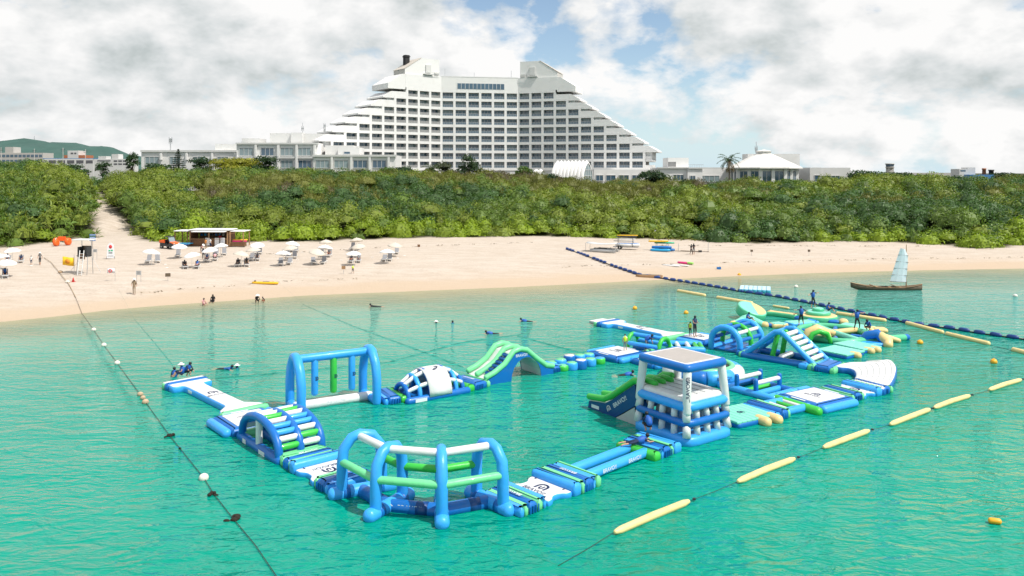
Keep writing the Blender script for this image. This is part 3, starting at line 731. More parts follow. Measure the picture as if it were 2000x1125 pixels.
for W_, NB, bw, nm in ((WL, NL, BW, 'left'), (WC, NC, 27.4 / 6, 'centre'), (WR, NR, BW * 0.985, 'right')):
    fr = MB(); back = MB()
    for r in range(9):
        n = NB[r]; zt = ZT0 - PIT * r; zb = zt - OH; L = n * bw
        W_.box(fr, 0, L + 0.28, 0.0, 0.32, zt, zt + PIT - OH)                       # spandrel band
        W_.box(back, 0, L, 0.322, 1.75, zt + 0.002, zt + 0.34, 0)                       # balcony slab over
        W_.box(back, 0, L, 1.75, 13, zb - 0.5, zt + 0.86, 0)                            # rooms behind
        for i in range(n + 1):
            u = i * bw
            if nm == 'centre' and i in (0, 6): W_.box(fr, u - 0.42, u + 0.42, 0.02, 1.7, zb - 0.002, zt + 0.002); continue
            W_.box(fr, u - 0.42, u + 0.42, 0.012, 1.74, zb - 0.002, zt + 0.002)
        for i in range(n):
            p = W_.w((i + 0.5) * bw, 1.68, zb); g = 1 if rnd.random() < (0.38 if nm == 'left' else 0.25) else 0
            instw('window', WIN[g], hotel, p, W_.rz, ((bw - 0.88) / 3.34, 1, 1))
            instw('railing', RAIL2 if nm == 'left' else RAIL, hotel, W_.w((i + 0.5) * bw, 0.16, zb), W_.rz, ((bw - 0.86) / 3.96, 1, 1))
        if nm != 'centre' and r > 0 and NB[r] > NB[r - 1]:
            a = NB[r - 1] * bw; e = n * bw + 0.3; ov = 4.2
            we = MB(); W_.prof(we, [(a + 0.3, zt + 0.88), (e, zt + 0.06), (e + ov, zt + 0.05), (e + ov, zt + 0.55), (e + 1.0, zt + 2.35), (a + 0.3, zt + 2.35)], 0.05, 12.5, 0, 1)
            outw(we, 'terrace_roof', [PAINT, ROOFW], hotel)
            sd = MB(); W_.box(sd, n * bw + 0.3, n * bw + ov * 0.6, 1.2, 12, zb - 1, zt + 0.04); outw(sd, 'end_room', PAINT, hotel)
    # crown wall
    zc = ZT0 + PIT - OH; T = 47.7
    if nm == 'centre':
        W_.box(fr, 0, 27.4, 0.0, 12, zc, T)
        W_.box(fr, 0, 27.4, -0.06, 0.5, T, T + 0.25)
    else:
        E = 14.3
        W_.box(fr, 0, E, 0.004, 12.5, zc, T)
        we = MB(); W_.prof(we, [(E, ZT0 + 0.2), (E + 6.6, ZT0 + 0.2), (E + 6.6, ZT0 + 2.0), (E + 1.2, T - 0.1), (E, T - 0.1)], 0.05, 12, 0, 1); outw(we, 'terrace_roof', [PAINT, ROOFT], hotel)
        tw = MB(); W_.prof(tw, [(0.6, T - 0.1), (0.6, 53.6), (7.9, 53.6), (E, 49.4), (E, T - 0.1)][::-1], 0.4, 8.5, 0, 0)
        W_.box(tw, E, E + 0.05, 0.6, 8.3, 45.4, 49.3, 1)
        outw(tw, 'roof_tower', [PAINT, CONC], hotel)
        rs = MB(); W_.prof(rs, [(7.9, 53.62), (7.9, 53.78), (E + 0.2, 49.58), (E + 0.2, 49.42)], 0.3, 8.6); outw(rs, 'tower_roof', ROOFT, hotel)
        eq = MB(); W_.box(eq, 4.2, 6.2, 0.0, 0.38, 48.6, 51.4); W_.box(eq, 3.5, 7.2, -0.6, 0.38, 48.0, 48.3); W_.box(eq, 1.0, 2.6, -0.1, 0.38, 48.2, 49.0); outw(eq, 'cooling_unit', PAINT2, hotel)
        lad = MB()
        for i in range(8): W_.box(lad, 0.9, 6.8, -0.5, -0.44, 47.9 + i * 0.001, 48.0 + i * 0.001) if i == 0 else W_.box(lad, 0.9 + i * 0.8, 0.96 + i * 0.8, -0.5, -0.44, 47.7, 48.9)
        W_.box(lad, 0.9, 6.8, -0.5, -0.43, 48.85, 48.95); outw(lad, 'guard_rail', PAINT2, hotel)
    # podium below the balconies
    z8 = ZT0 - PIT * 8 - OH; Lp = NB[8] * bw + (2.0 if nm != 'centre' else 0)
    W_.box(fr, 0, Lp, 0.3, 13, 4, z8 - 0.01)
    W_.box(fr, 0, Lp, 0.0, 0.6, z8 - 0.9, z8 - 0.001)
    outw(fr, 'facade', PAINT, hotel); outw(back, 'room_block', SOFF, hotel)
    if nm != 'centre':
        for i in range(NB[8]): instw('window', WIN[0], hotel, W_.w((i + 0.5) * bw, 0.22, 11.0), W_.rz, (0.95, 1, 0.95))
for i in range(12):
    wv = MB(); u0 = 5.6 + i * 1.40; WC.box(wv, u0 + 0.06, u0 + 1.34, -0.05, 0.06, 43.5, 45.5, 0); WC.box(wv, u0 - 0.10, u0 + 0.05, -0.12, 0.05, 43.4, 45.6, 1); outw(wv, 'window_pane', [GLASS, PAINT2], hotel)
ch = MB(); WL.box(ch, 9.9, 11.6, 5.0, 6.7, 50.8, 55.0, 0); WL.box(ch, 9.7, 11.8, 4.8, 6.9, 54.3, 54.6, 0); outw(ch, 'chimney', pmat('sooty black', (0.02, 0.02, 0.022), 0.8), hotel)
mst = MB()
for u, z in ((1.5, 3.4), (12, 2.2), (25.5, 3.2)):
    WC.box(mst, u, u + 0.12, 4, 4.12, 47.7, 47.7 + z)
outw(mst, 'mast', STEEL, hotel)
# balconies wrapped round the right end
eb = MB()
for r in (7, 8):
    zt = ZT0 - PIT * r; zb = zt - OH; e = NR[r] * BW * 0.985 + 0.3
    WR.box(eb, e, e + 2.4, 0.6, 9, zt, zt + 0.8); WR.box(eb, e + 2.25, e + 2.4, 0.6, 9, zb, zb + 1.0); WR.box(eb, e, e + 2.4, 0.6, 0.72, zb, zb + 0.9); WR.box(eb, e, e + 2.4, 0.7, 9, zb - 0.3, zb - 0.01)
outw(eb, 'end_balcony', PAINT, hotel)

# ------------------------------------------------------------------ low wings and other buildings, each front given by pixels and a depth
def front(px0, px1, py0, py1, D):
    a = atd(px0, py0, D); c = atd(px1, py1, D); return a.x, c.x, c.z, a.z          # x0, x1, zlow, zhigh
def slab(b, px0, px1, py0, py1, D, depth, mi=0, base=None):
    x0, x1, zl, zh = front(px0, px1, py0, py1, D)
    if base is not None: zl = base
    b.box((x0 + x1) / 2, D + depth / 2, (zl + zh) / 2, x1 - x0, depth, zh - zl, mi=mi)
def win(root, px0, px1, py0, py1, D, glass=None, n=2, name='window', wall=None):
    x0, x1, zl, zh = front(px0, px1, py0, py1, D); w_, h_ = x1 - x0, zh - zl; b = MB()
    b.box(0, 0.02, 0, w_, 0.12, h_, mi=0); b.box(0, -0.03, h_ / 2, w_ + 0.2, 0.24, 0.14, mi=1); b.box(0, -0.03, -h_ / 2, w_ + 0.2, 0.28, 0.14, mi=1)
    for i in range(n + 1): b.box(-w_ / 2 + i * w_ / n, -0.03, 0, 0.1, 0.2, h_, mi=1)
    return instw(name, b.mesh('window', [glass or GLASS, PAINT2]), root, ((x0 + x1) / 2, D - 0.03, (zl + zh) / 2))
lw = thing('low_hotel_wing', 'low white hotel wing with wide curtained windows left of the main building', 'building', (-75, 246, gz(-75, 246)))
b = MB()
slab(b, 276, 470, 294, 340, 252, 14, base=5)
slab(b, 420, 466, 281, 300, 254, 10); slab(b, 462, 620, 279, 340, 247, 16, base=5); slab(b, 612, 772, 303, 342, 243, 14, base=5)
outw(b, 'wall', PAINT, lw)
b = MB()
slab(b, 274, 472, 293.2, 297, 251.5, 1.0); slab(b, 460, 622, 278.6, 282, 246.4, 1.0); slab(b, 610, 774, 302, 306, 242.4, 1.0); slab(b, 460, 612, 306, 309.5, 246.4, 1.0)
outw(b, 'cornice', PAINT2, lw)
b = MB(); slab(b, 527, 568, 260, 280, 256, 8, base=18); slab(b, 568, 590, 259, 280, 255, 9, base=18); slab(b, 590, 645, 261, 303, 257, 9, base=10); slab(b, 472, 505, 270, 280, 256, 8, base=18); slab(b, 635, 690, 284, 304, 252, 9, base=10); slab(b, 660, 702, 288, 304, 250, 8, base=10)
outw(b, 'plant_room', PAINT2, lw)
for i, (a, c) in enumerate(((468, 494), (510, 535), (548, 573), (582, 607))): win(lw, a, c, 289, 304, 247, GLASS2 if i != 1 else GLASS, 3)
for i, (a, c) in enumerate(((549, 572), (583, 608))): win(lw, a, c, 313, 328, 247, GLASS2 if i == 0 else GLASS, 3)
for i, (a, c) in enumerate(((617, 643), (653, 680), (690, 717), (728, 754))): win(lw, a, c, 313, 328, 243, GLASS2 if i < 2 else GLASS, 3)
for a, c in ((284, 310), (332, 352), (378, 402), (425, 446)): win(lw, a, c, 306, 321, 252, GLASS2, 3)
for a, c, y0, y1, D in ((622, 627, 295, 301, 257), (672, 684, 296, 301, 250)): win(lw, a, c, y0, y1, D, GLASS, 1)
b = MB()
for x in (312, 362, 412, 458): b = MB(); slab(b, x, x + 3, 299, 312, 251.0, 0.9); outw(b, 'bracket', PAINT, lw)
for x in (497, 541, 577, 612): b = MB(); slab(b, x, x + 4, 283, 340, 246.2, 0.75, base=8); outw(b, 'pilaster', PAINT, lw)
for x in (646, 684, 720, 757): b = MB(); slab(b, x, x + 4, 307, 340, 242.2, 0.75, base=8); outw(b, 'pilaster', PAINT, lw)
def mast(px, py0, py1, D, label, w_=0.16, arms=()):
    p = atd(px, py1, D); q = atd(px, py0, D); m = thing('antenna_mast', label, 'antenna', p)
    b = MB(); b.tube([(0, 0, -0.2), (0, 0, q.z - p.z)], w_ / 2, 6); b.out('pole', STEEL, m)
    for f, ww in arms:
        b = MB(); b.box(0, 0, (q.z - p.z) * f, ww, 0.3, 0.5); b.box(-ww / 2, 0, (q.z - p.z) * f, 0.12, 0.12, 1.6); b.box(ww / 2, 0, (q.z - p.z) * f, 0.12, 0.12, 1.6); b.out('antenna_arm', STEEL, m)
mast(333, 270, 294, 255, 'grey cellular antenna on the left roof of the low wing', 0.3, ((0.75, 0.9), (0.9, 0.9)))
mast(591, 240, 262, 258, 'thin antenna above the plant rooms of the low wing', 0.14, ((0.5, 0.7),))
mast(634, 242, 262, 258, 'short antenna at the foot of the hotel terraces', 0.2, ((0.8, 0.6), (0.4, 0.6)))
mast(1477, 277, 302, 262, 'grey antenna behind the pavilion roof', 0.2, ((0.5, 0.8), (0.3, 0.5)))

chp = thing('wedding_chapel', 'white chapel with a pointed ribbed barrel vault in front of the hotel', 'chapel', (18, 246, gz(18, 246)))
ax = Vector((1, -0.55, 0)).normalized(); sdv = Vector((ax.y, -ax.x, 0)); O = atd(1118, 364, 246) - ax * 5.5
def vault(o, L, hw, hh, nm, ribs=9):
    prof = [(math.sin(R(a)) , 0) for a in ()]
    fz = lambda q: hh * (0.55 * q + 0.45 * math.sin(math.pi / 2 * q)); arc = [(-hw * (1 - (i / 8) ** 2.3), fz(i / 8)) for i in range(9)] + [(hw * (1 - ((7 - i) / 8) ** 2.3), fz((7 - i) / 8)) for i in range(8)]
    for k in range(ribs):
        b = MB(); l0, l1 = L * k / ribs, L * (k + 0.86) / ribs; fl = 1.0 + 0.0 * k
        vs = []
        for l_, sc in ((l0, 1.0), ((l0 + l1) / 2, 1.07), (l1, 1.0)):
            for ins in (1.0, 0.95):
                vs += [o + ax * l_ + sdv * x * sc * ins + Vector((0, 0, z * sc * ins)) for x, z in arc]
        n = len(arc); fs = []
        for q in (0, 2):
            for i in range(n - 1):
                fs.append((q * n + i, q * n + i + 1, (q + 2) * n + i + 1, (q + 2) * n + i)); fs.append(((q + 1) * n + i, (q + 1) * n + i + 1, (q + 3) * n + i + 1, (q + 3) * n + i))
        for i in range(n - 1): fs.append((i, i + 1, n + i + 1, n + i)); fs.append((4 * n + i, 4 * n + i + 1, 5 * n + i + 1, 5 * n + i))
        b.add(vs, fs, 0, True); outw(b, 'vault_rib', PAINT, chp)
    b = MB(); l_ = L * 0.97; vs = [o + ax * l_ + sdv * x * 0.93 + Vector((0, 0, z * 0.93)) for x, z in arc]; b.add(vs, [tuple(range(len(vs)))], 0, False); outw(b, 'gable_glass', GLASS2, chp)
    b = MB()
    for i in (3, 6, 8, 10, 13):
        x, z = arc[i]; b.tube([o + ax * (l_ + 0.08) + sdv * x * 0.93, o + ax * (l_ + 0.08) + sdv * x * 0.93 + Vector((0, 0, z * 0.93))], 0.07, 5)
    for i in (3, 5):
        b.tube([o + ax * (l_ + 0.09) + sdv * arc[i][0] * 0.93 + Vector((0, 0, arc[i][1] * 0.93)), o + ax * (l_ + 0.09) + sdv * arc[16 - i][0] * 0.93 + Vector((0, 0, arc[16 - i][1] * 0.93))], 0.06, 5)
    outw(b, 'gable_tracery', PAINT, chp)
vault(O, 11.0, 4.0, 7.6, 'main'); vault(atd(1058, 362, 249) - ax * 2.5, 3.0, 1.9, 4.8, 'porch', 2)

pod = thing('hotel_link_building', 'low flat white link building between hotel and pavilion', 'building', (58, 250, gz(58, 250)))
b = MB(); slab(b, 1160, 1285, 331, 372, 262, 12, base=4); slab(b, 1284, 1345, 327.5, 372, 252, 12, base=4); slab(b, 1305, 1345, 308, 328, 255, 9); slab(b, 1343, 1372, 327.2, 372, 251, 12, base=4); slab(b, 1370, 1446, 328, 372, 254, 12, base=4)
outw(b, 'wall', PAINT, pod)
for a, c in ((1164, 1178), (1184, 1202), (1209, 1228), (1235, 1250)): win(pod, a, c, 342, 353, 262, GLASS, 2)
win(pod, 1315, 1335, 341, 352.5, 252, GLASS, 3); win(pod, 1348, 1358, 343, 354, 251, GLASS, 2); win(pod, 1365, 1405, 343, 355, 254, GLASS2, 4); win(pod, 1304.6, 1320, 316, 326, 255, LDK, 7, 'louvre')
b = MB(); slab(b, 1284, 1346, 326.5, 329, 251.4, 1); slab(b, 1345, 1445, 327, 329.5, 250.6, 0.8); outw(b, 'cornice', PAINT2, pod)
b = MB()
for i in range(9): slab(b, 1346 + i * 3.4, 1346.3 + i * 3.4, 321.5, 328, 256, 0.06)
slab(b, 1345, 1374, 321.3, 321.9, 256, 0.06); outw(b, 'guard_rail', STEEL, pod)

pav = thing('pavilion', 'white octagonal pavilion with broad hipped roof and tall columns', 'building', (80, 244, gz(80, 244)))
D = 240; cx0 = (1512 - 1000) * D / FPX; zE = CAMH + (HOR - 327) * D / FPX; rr = 75 * D / FPX; cy0 = D + rr * 0.85
def octo(r, z): return [Vector((cx0 + r * math.cos(R(22.5 + 45 * i)), cy0 + r * 0.95 * math.sin(R(22.5 + 45 * i)), z)) for i in range(8)]
ap = zE + 31 * D / FPX; b = MB()
ro, ri = octo(rr, zE), octo(rr * 0.20, ap - 0.4); rb = octo(rr, zE - 0.35); rin = octo(rr * 0.93, zE - 0.36)
b.add(ro + ri, [(i, (i + 1) % 8, 8 + (i + 1) % 8, 8 + i) for i in range(8)] + [tuple(range(8, 16))], 0, False)
b.add(ro + rb + rin, [(i, (i + 1) % 8, 8 + (i + 1) % 8, 8 + i) for i in range(8)] + [(8 + i, 8 + (i + 1) % 8, 16 + (i + 1) % 8, 16 + i) for i in range(8)], 0, False)
outw(b, 'roof', ROOFW, pav)
b = MB(); k0, k1 = octo(rr * 0.19, ap - 0.5), octo(rr * 0.19, ap + 0.3); k2 = [Vector((cx0, cy0, ap + 0.95))]
b.add(k0 + k1, [(i, (i + 1) % 8, 8 + (i + 1) % 8, 8 + i) for i in range(8)], 0, False); b.add(octo(rr * 0.23, ap + 0.28) + k2, [(i, (i + 1) % 8, 8) for i in range(8)], 0, False); outw(b, 'cupola', ROOFW, pav)
b = MB(); w0, w1 = octo(rr * 0.82, 4), octo(rr * 0.82, zE - 0.3); b.add(w0 + w1, [(i, (i + 1) % 8, 8 + (i + 1) % 8, 8 + i) for i in range(8)], 0, False); outw(b, 'wall', GLASS2, pav)
b = MB(); w0, w1 = octo(rr * 0.84, zE - 1.1), octo(rr * 0.84, zE - 0.32); b.add(w0 + w1, [(i, (i + 1) % 8, 8 + (i + 1) % 8, 8 + i) for i in range(8)], 0, False); outw(b, 'frieze', PAINT, pav)
wo_ = octo(rr * 0.845, 0)
for i in range(8):
    for tt in (0.0, 0.5):
        p = wo_[i] * (1 - tt) + wo_[(i + 1) % 8] * tt; b = MB(); b.box(p.x, p.y, (zE + 3.6) / 2, 1.0, 1.0, zE - 4.4); outw(b, 'column', PAINT, pav)
        if tt == 0.0:
            for t2 in (0.25, 0.75):
                q = wo_[i] * (1 - t2) + wo_[(i + 1) % 8] * t2; dv = wo_[(i + 1) % 8] - wo_[i]; b = MB(); b.box(0, 0, 0, dv.length * 0.34, 0.15, zE - 6.2, mi=0); b.box(0, -0.02, 0, 0.12, 0.26, zE - 6.2, mi=1)
                instw('window', b.mesh('window', [GLASS, PAINT2]), pav, (q.x, q.y, (zE + 3.6) / 2), math.atan2(dv.y, dv.x))
b = MB(); slab(b, 1460, 1562, 300.5, 320, 262, 6, base=10); slab(b, 1580, 1661, 327.5, 372, 250, 10, base=4); slab(b, 1582, 1604, 327.2, 372, 247, 10, base=4); outw(b, 'annexe', PAINT2, pav)
win(pav, 1591, 1600, 342, 354, 247, GLASS, 1); win(pav, 1606, 1640, 343, 356, 250, GLASS, 4)

# ---- far buildings and hills
def far_block(name, label, boxes, wins, D, roof=None, cat='building'):
    x0, x1, zl, zh = front(boxes[0][0], boxes[0][1], boxes[0][2], boxes[0][3], D)
    o = thing(name, label, cat, ((x0 + x1) / 2, D + 4, 4.0)); b = MB()
    for i, (a, c, y0, y1, dp, m) in enumerate(boxes):
        bb = MB(); slab(bb, a, c, y0, y1, D + i * 0.15, dp, base=(3 if y1 > 318 else None)); outw(bb, 'wall', m, o)
    for a, c, y0, y1, m in wins:
        bb = MB(); slab(bb, a, c, y0, y1, D - 0.08, 0.3); outw(bb, 'window', m, o)
    return o
bl = [(a, a + 6.2, y, y + 5, GLASS) for a in range(-4, 78, 8) for y in (302, 312)]
far_block('school_building', 'long grey school block with two rows of windows at the far left', [(-40, 84, 298.5, 330, 12, CONC), (10, 26, 287, 300, 8, CONC)], bl, 520)
far_block('school_arcade', 'low white building with a blue roof beside the school block', [(86, 182, 310, 330, 10, PAINT2), (84, 190, 309, 311, 14, BLROOF)], [(a, a + 14, 313, 319, LDK) for a in range(95, 178, 18)], 500)
far_block('town_house', 'tall white house with orange brick flanks before the hills', [(132, 153, 294, 312, 10, PAINT2), (125, 165, 303, 312, 12, BRICK)], [(138, 143, 298, 301, LDK), (145, 149, 298, 301, LDK)], 560)
far_block('apartment_block', 'white apartment block with stacked galleries behind the path head', [(183, 252, 310.5, 330, 12, PAINT2), (192, 207, 305, 312, 6, PAINT2), (218, 231, 301, 312, 6, PAINT2)], [(a, a + 7, y, y + 3, LDK) for a in (222, 231, 240) for y in (313, 319)] + [(190, 216, 313, 315, LDK)], 480)
for i, (a, y0) in enumerate(((2, 288), (67, 291), (123, 289), (167, 292))):
    p = atd(a, 330, 470); q = atd(a, y0, 470); m = thing('utility_pole', ['concrete utility pole at the left edge', 'utility pole before the school block', 'utility pole left of the orange flanked house', 'utility pole right of the orange flanked house'][i], 'pole', p); b = MB(); b.tube([(0, 0, -6), (0, 0, q.z - p.z)], [0.22, 0.16], 6); b.out('shaft', CONC, m)
    b = MB(); b.box(0, 0, q.z - p.z - 0.9, 2.6, 0.15, 0.18); b.box(0, 0, q.z - p.z - 1.8, 2.2, 0.15, 0.18); b.out('cross_arm', DARK, m)
far_block('terminal_building', 'small white building with antennas on the right skyline', [(1874, 1898, 330, 345, 14, PAINT2), (1890, 1905, 327, 345, 10, PAINT2)], [(1876, 1886, 332, 335, GLASS)], 700)
far_block('long_shed', 'long pale low shed on the right skyline', [(1762, 1880, 337.4, 345, 20, CONC)], [], 900)
fb = far_block('plant_building', 'blue plant building with orange and black funnels on the right skyline', [(1896, 1942, 341, 348, 14, BLROOF)], [], 690)
for a, m in ((1922, BRICK), (1936, DARK)):
    p = atd(a, 343, 692); b = MB(); b.lathe([(1.6, -1), (1.45, 5.2), (1.7, 5.2), (1.7, 6.4), (1.3, 6.4)] if m is BRICK else [(2.0, -1), (1.9, 4.2), (2.4, 4.3), (2.3, 5.2)], 12, p); outw(b, 'funnel', m, fb)
ct = thing('control_tower', 'pale airport control tower rising over the trees at the right', 'tower', atd(1738, 345, 800)); q = atd(1738, 319, 800).z - atd(1738, 345, 800).z
b = MB(); b.box(0, 0, q * 0.3, 5.5, 5.5, q * 0.7); b.out('shaft', CONC, ct); b = MB(); b.lathe([(3.2, q * 0.55), (4.4, q * 0.7), (4.4, q * 0.74)], 8); b.out('gallery', CONC, ct); b = MB(); b.lathe([(3.7, q * 0.74), (4.3, q * 0.93)], 8); b.out('cab_glass', GLASS, ct); b = MB(); b.lathe([(4.7, q * 0.93), (4.6, q * 0.99), (1.0, q)], 8); b.out('cab_roof', CONC, ct)

HILL = pmat('haze tinted forested hills', (0.040, 0.098, 0.082), 0.95, var=0.35, vscale=0.012, bump=1.0, bscale=0.03)  # forest green shifted to blue: distance haze is put into the base colour
hl = [(-400, 330), (-120, 305), (-40, 291), (0, 283), (40, 277), (75, 273.5), (95, 277), (115, 282), (135, 279.5), (152, 277.5), (170, 284), (180, 287.5), (195, 287), (212, 284), (228, 290), (242, 299), (270, 304), (300, 308), (330, 318), (380, 336)]
hl2 = np.array(hl, float); D = 3000; pxs = np.linspace(-400, 390, 120)
pr = np.interp(pxs, hl2[:, 0], hl2[:, 1]); k_ = np.ones(5) / 5; pr[2:-2] = np.convolve(pr, k_, 'valid'); rg = np.random.default_rng(2)
rows = 14; vs = []
for j in range(rows):
    tt = j / (rows - 1); ridge_ = math.sin(min(1.0, tt * 1.6) * math.pi / 2) if tt < 0.625 else max(0.0, 1 - (tt - 0.625) / 0.375)
    for p_, y_ in zip(pxs, pr):
        Yd = D - 700 + 1120 * tt; z = 4 + (CAMH + (HOR - y_) * D / FPX - 4) * ridge_ + rg.normal(0, 1.6) * ridge_ * (0.4 if abs(tt - 0.615) < 0.05 else 2.0)
        vs.append(((p_ - 1000) * D / FPX, Yd, z))
n = len(pxs); fs = [(j * n + i, j * n + i + 1, (j + 1) * n + i + 1, (j + 1) * n + i) for j in range(rows - 1) for i in range(n - 1)]
b = MB(); b.add(vs, fs, 0, True); o = b.out('hills', HILL); o['kind'] = 'structure'
mast(67, 266, 276, 2985, 'lattice transmitter mast on top of the hill', 2.0, ())
# ------------------------------------------------------------------ floating water park (each inflatable is a thing of its own)
GPS = {'striped_connector': 'striped connectors of the water park', 'logo_mat': 'white logo mats of the water park', 'dock_platform': 'square platforms of the water park', 'runway': 'runways of the water park', 'aqua_mat': 'ribbed aqua mats', 'ladder_raft': 'ladder rafts', 'link_pad': 'short link pads'}
GP = None
def seg_thing(name, label, A, B, cat='inflatable', z=0.35):
    """Empty midway between two places of the water plane, x axis from A to B; returns it and the length"""
    a = at(*A, z) if len(A) == 2 else Vector(A); c = at(*B, z) if len(B) == 2 else Vector(B)
    d = c - a; m = (a + c) / 2
    return thing(name, label, cat, (m.x, m.y, 0), math.atan2(d.y, d.x), GPS.get(name)), Vector((d.x, d.y)).length
def wthing(name, label, a, c, cat='inflatable'):
    d = Vector(c) - Vector(a); m = (Vector(a) + Vector(c)) / 2
    return thing(name, label, cat, (m.x, m.y, 0), math.atan2(d.y, d.x), GPS.get(name)), d.length
def pad_part(name, outline, z0, z1, side, top, parent, r=None):
    b = MB(); b.pad(outline, z0, z1, r, 0, 1 if top is not side else None); return b.out(name, [side, top] if top is not side else side, parent)
def tube_part(name, pts, r, mat, parent, seg=14, caps=True):
    b = MB(); b.tube(pts, r, seg, 0, caps); return b.out(name, mat, parent)
def connector(name, label, A, B, bands, W=2.4, world=False, mark=None):
    """row of pillow bands across the walkway"""
    o, L = (wthing if world else seg_thing)(name, label, A, B)
    tot = sum(w_ for w_, _, _ in bands); x = -L / 2
    for w_, m, h in bands:
        l_ = w_ / tot * L
        p = pad_part('band', roundpoly(rect(l_ * 1.06, W + (0.0 if h < 0.5 else 0.12), x + l_ / 2, 0), 0.16), -0.12, h, m, m, o, 0.24)
        x += l_
    if mark is not None:
        lettering('BRAVO!!', 0.26, INKW, o, (mark, 0, 0.52), (0, 0, R(90)))
    # seams and lashing straps at the two edges
    for sy in (-1, 1):
        b = MB()
        for k in range(4): b.box(-0.25 + k * 0.16, sy * (W / 2 + 0.03), 0.18, 0.05, 0.05, 0.30, rz=0.3 * k)
        b.out('strap', DB, o)
    return o
def stripes(): return [(0.5, MG, 0.42), (0.75, DB, 0.46), (0.4, MG, 0.44), (0.75, LB, 0.55)]
def logo_mat(name, label, A, B, W=2.5, world=False):
    o, L = (wthing if world else seg_thing)(name, label, A, B)
    ol = []
    for x, y in ((-L / 2, -W / 2), (-L * 0.28, -W / 2 + 0.05), (-L * 0.12, -W / 2 + 0.28), (L * 0.12, -W / 2 + 0.28), (L * 0.28, -W / 2 + 0.05), (L / 2, -W / 2), (L / 2, W / 2), (L * 0.28, W / 2 - 0.05), (L * 0.12, W / 2 - 0.28), (-L * 0.12, W / 2 - 0.28), (-L * 0.28, W / 2 - 0.05), (-L / 2, W / 2)): ol.append((x, y))
    pad_part('mat', roundpoly(ol, 0.12, 3), -0.08, 0.24, LB, WH, o, 0.1)
    emblem(0.62, INK, o, (0.15, -0.02, 0.246), (0, 0, R(-90))); lettering('BRAVO!!', 0.34, INK, o, (-0.36, 0, 0.246), (0, 0, R(-90)))
    for sx in (-1, 1):
        for sy in (-1, 1):
            b = MB(); b.tube([(sx * L * 0.36, sy * (W / 2 - 0.42), 0.25), (sx * L * 0.40, sy * (W / 2 - 0.36), 0.29), (sx * L * 0.44, sy * (W / 2 - 0.42), 0.25)], 0.018, 5); b.out('handle', INK, o)
    return o
def platform(label, ctr, rz, L=3.0, W=3.0, logo=True, side=True, z=0.42):
    o = thing('dock_platform', label, 'platform', (ctr[0], ctr[1], 0), rz, GPS['dock_platform'])
    pad_part('frame', roundpoly(rect(L, W), 0.18), -0.15, z, DB, DB, o, 0.25)
    pad_part('deck_mat', roundpoly(rect(L - 0.85, W - 0.85), 0.06), z - 0.1, z + 0.035, WH, WH, o, 0.02)
    for sy in (-1, 1):
        tube_part('side_tube', [(-L / 2 + 0.35, sy * (W / 2 + 0.16), 0.16), (L / 2 - 0.35, sy * (W / 2 + 0.16), 0.16)], 0.25, LB, o)
    b = MB()
    for sx in (-1, 1): b.box(sx * (L / 2 - 0.2), 0, z + 0.003, 0.12, 1.0, 0.02)
    b.out('strap', INKW, o)
    if logo: emblem(0.5, INK, o, (0.12, 0, z + 0.042), (0, 0, R(-90))); lettering('BRAVO!!', 0.3, INK, o, (-0.3, 0, z + 0.042), (0, 0, R(-90)))
    return o
def runway(label, A, B, W=1.25, head=2.6, tip=False):
    """T shaped runway: cross bar at A, flared foot at B"""
    o, L = seg_thing('runway', label, A, B, 'runway', 0.4); h = L / 2
    ol = [(-h, -head / 2), (-h + 0.85, -head / 2), (-h + 0.95, -W / 2 - 0.05), (-h + 1.6, -W / 2), (h - 1.3, -W / 2), (h - 0.5, -head / 2 - 0.05), (h, -head / 2 - 0.1), (h, head / 2 + 0.1), (h - 0.5, head / 2 + 0.05), (h - 1.3, W / 2), (-h + 1.6, W / 2), (-h + 0.95, W / 2 + 0.05), (-h + 0.85, head / 2), (-h, head / 2)]
    pad_part('deck', roundpoly(ol, 0.2, 3), -0.12, 0.42, LB, WH, o, 0.2)
    pad_part('band', roundpoly(rect(0.55, head + 0.2, -h - 0.2, 0), 0.2), -0.12, 0.46, DB, DB, o, 0.24)
    pad_part('band', roundpoly(rect(0.45, head + 0.2, -h - 0.66, 0), 0.2), -0.12, 0.42, MG, WH, o, 0.2)
    pad_part('band', roundpoly(rect(0.4, head + 0.35, h - 0.02, 0), 0.16), -0.12, 0.44, MG, MG, o, 0.22)
    if tip: pad_part('tip_mat', roundpoly(rect(1.1, head * 0.7, -h - 1.35, 0), 0.1), 0.02, 0.3, GY, WH, o, 0.1)
    emblem(0.6, INK, o, (-0.3, 0, 0.426), (0, 0, R(90))); lettering('BRAVO!!', 0.3, INK, o, (0.35, 0, 0.426), (0, 0, R(90)))
    b = MB(); b.box(-h + 1.9, -W / 2 - 0.005, 0.18, 0.55, 0.02, 0.16); b.out('maker_patch', INKW, o)
    return o

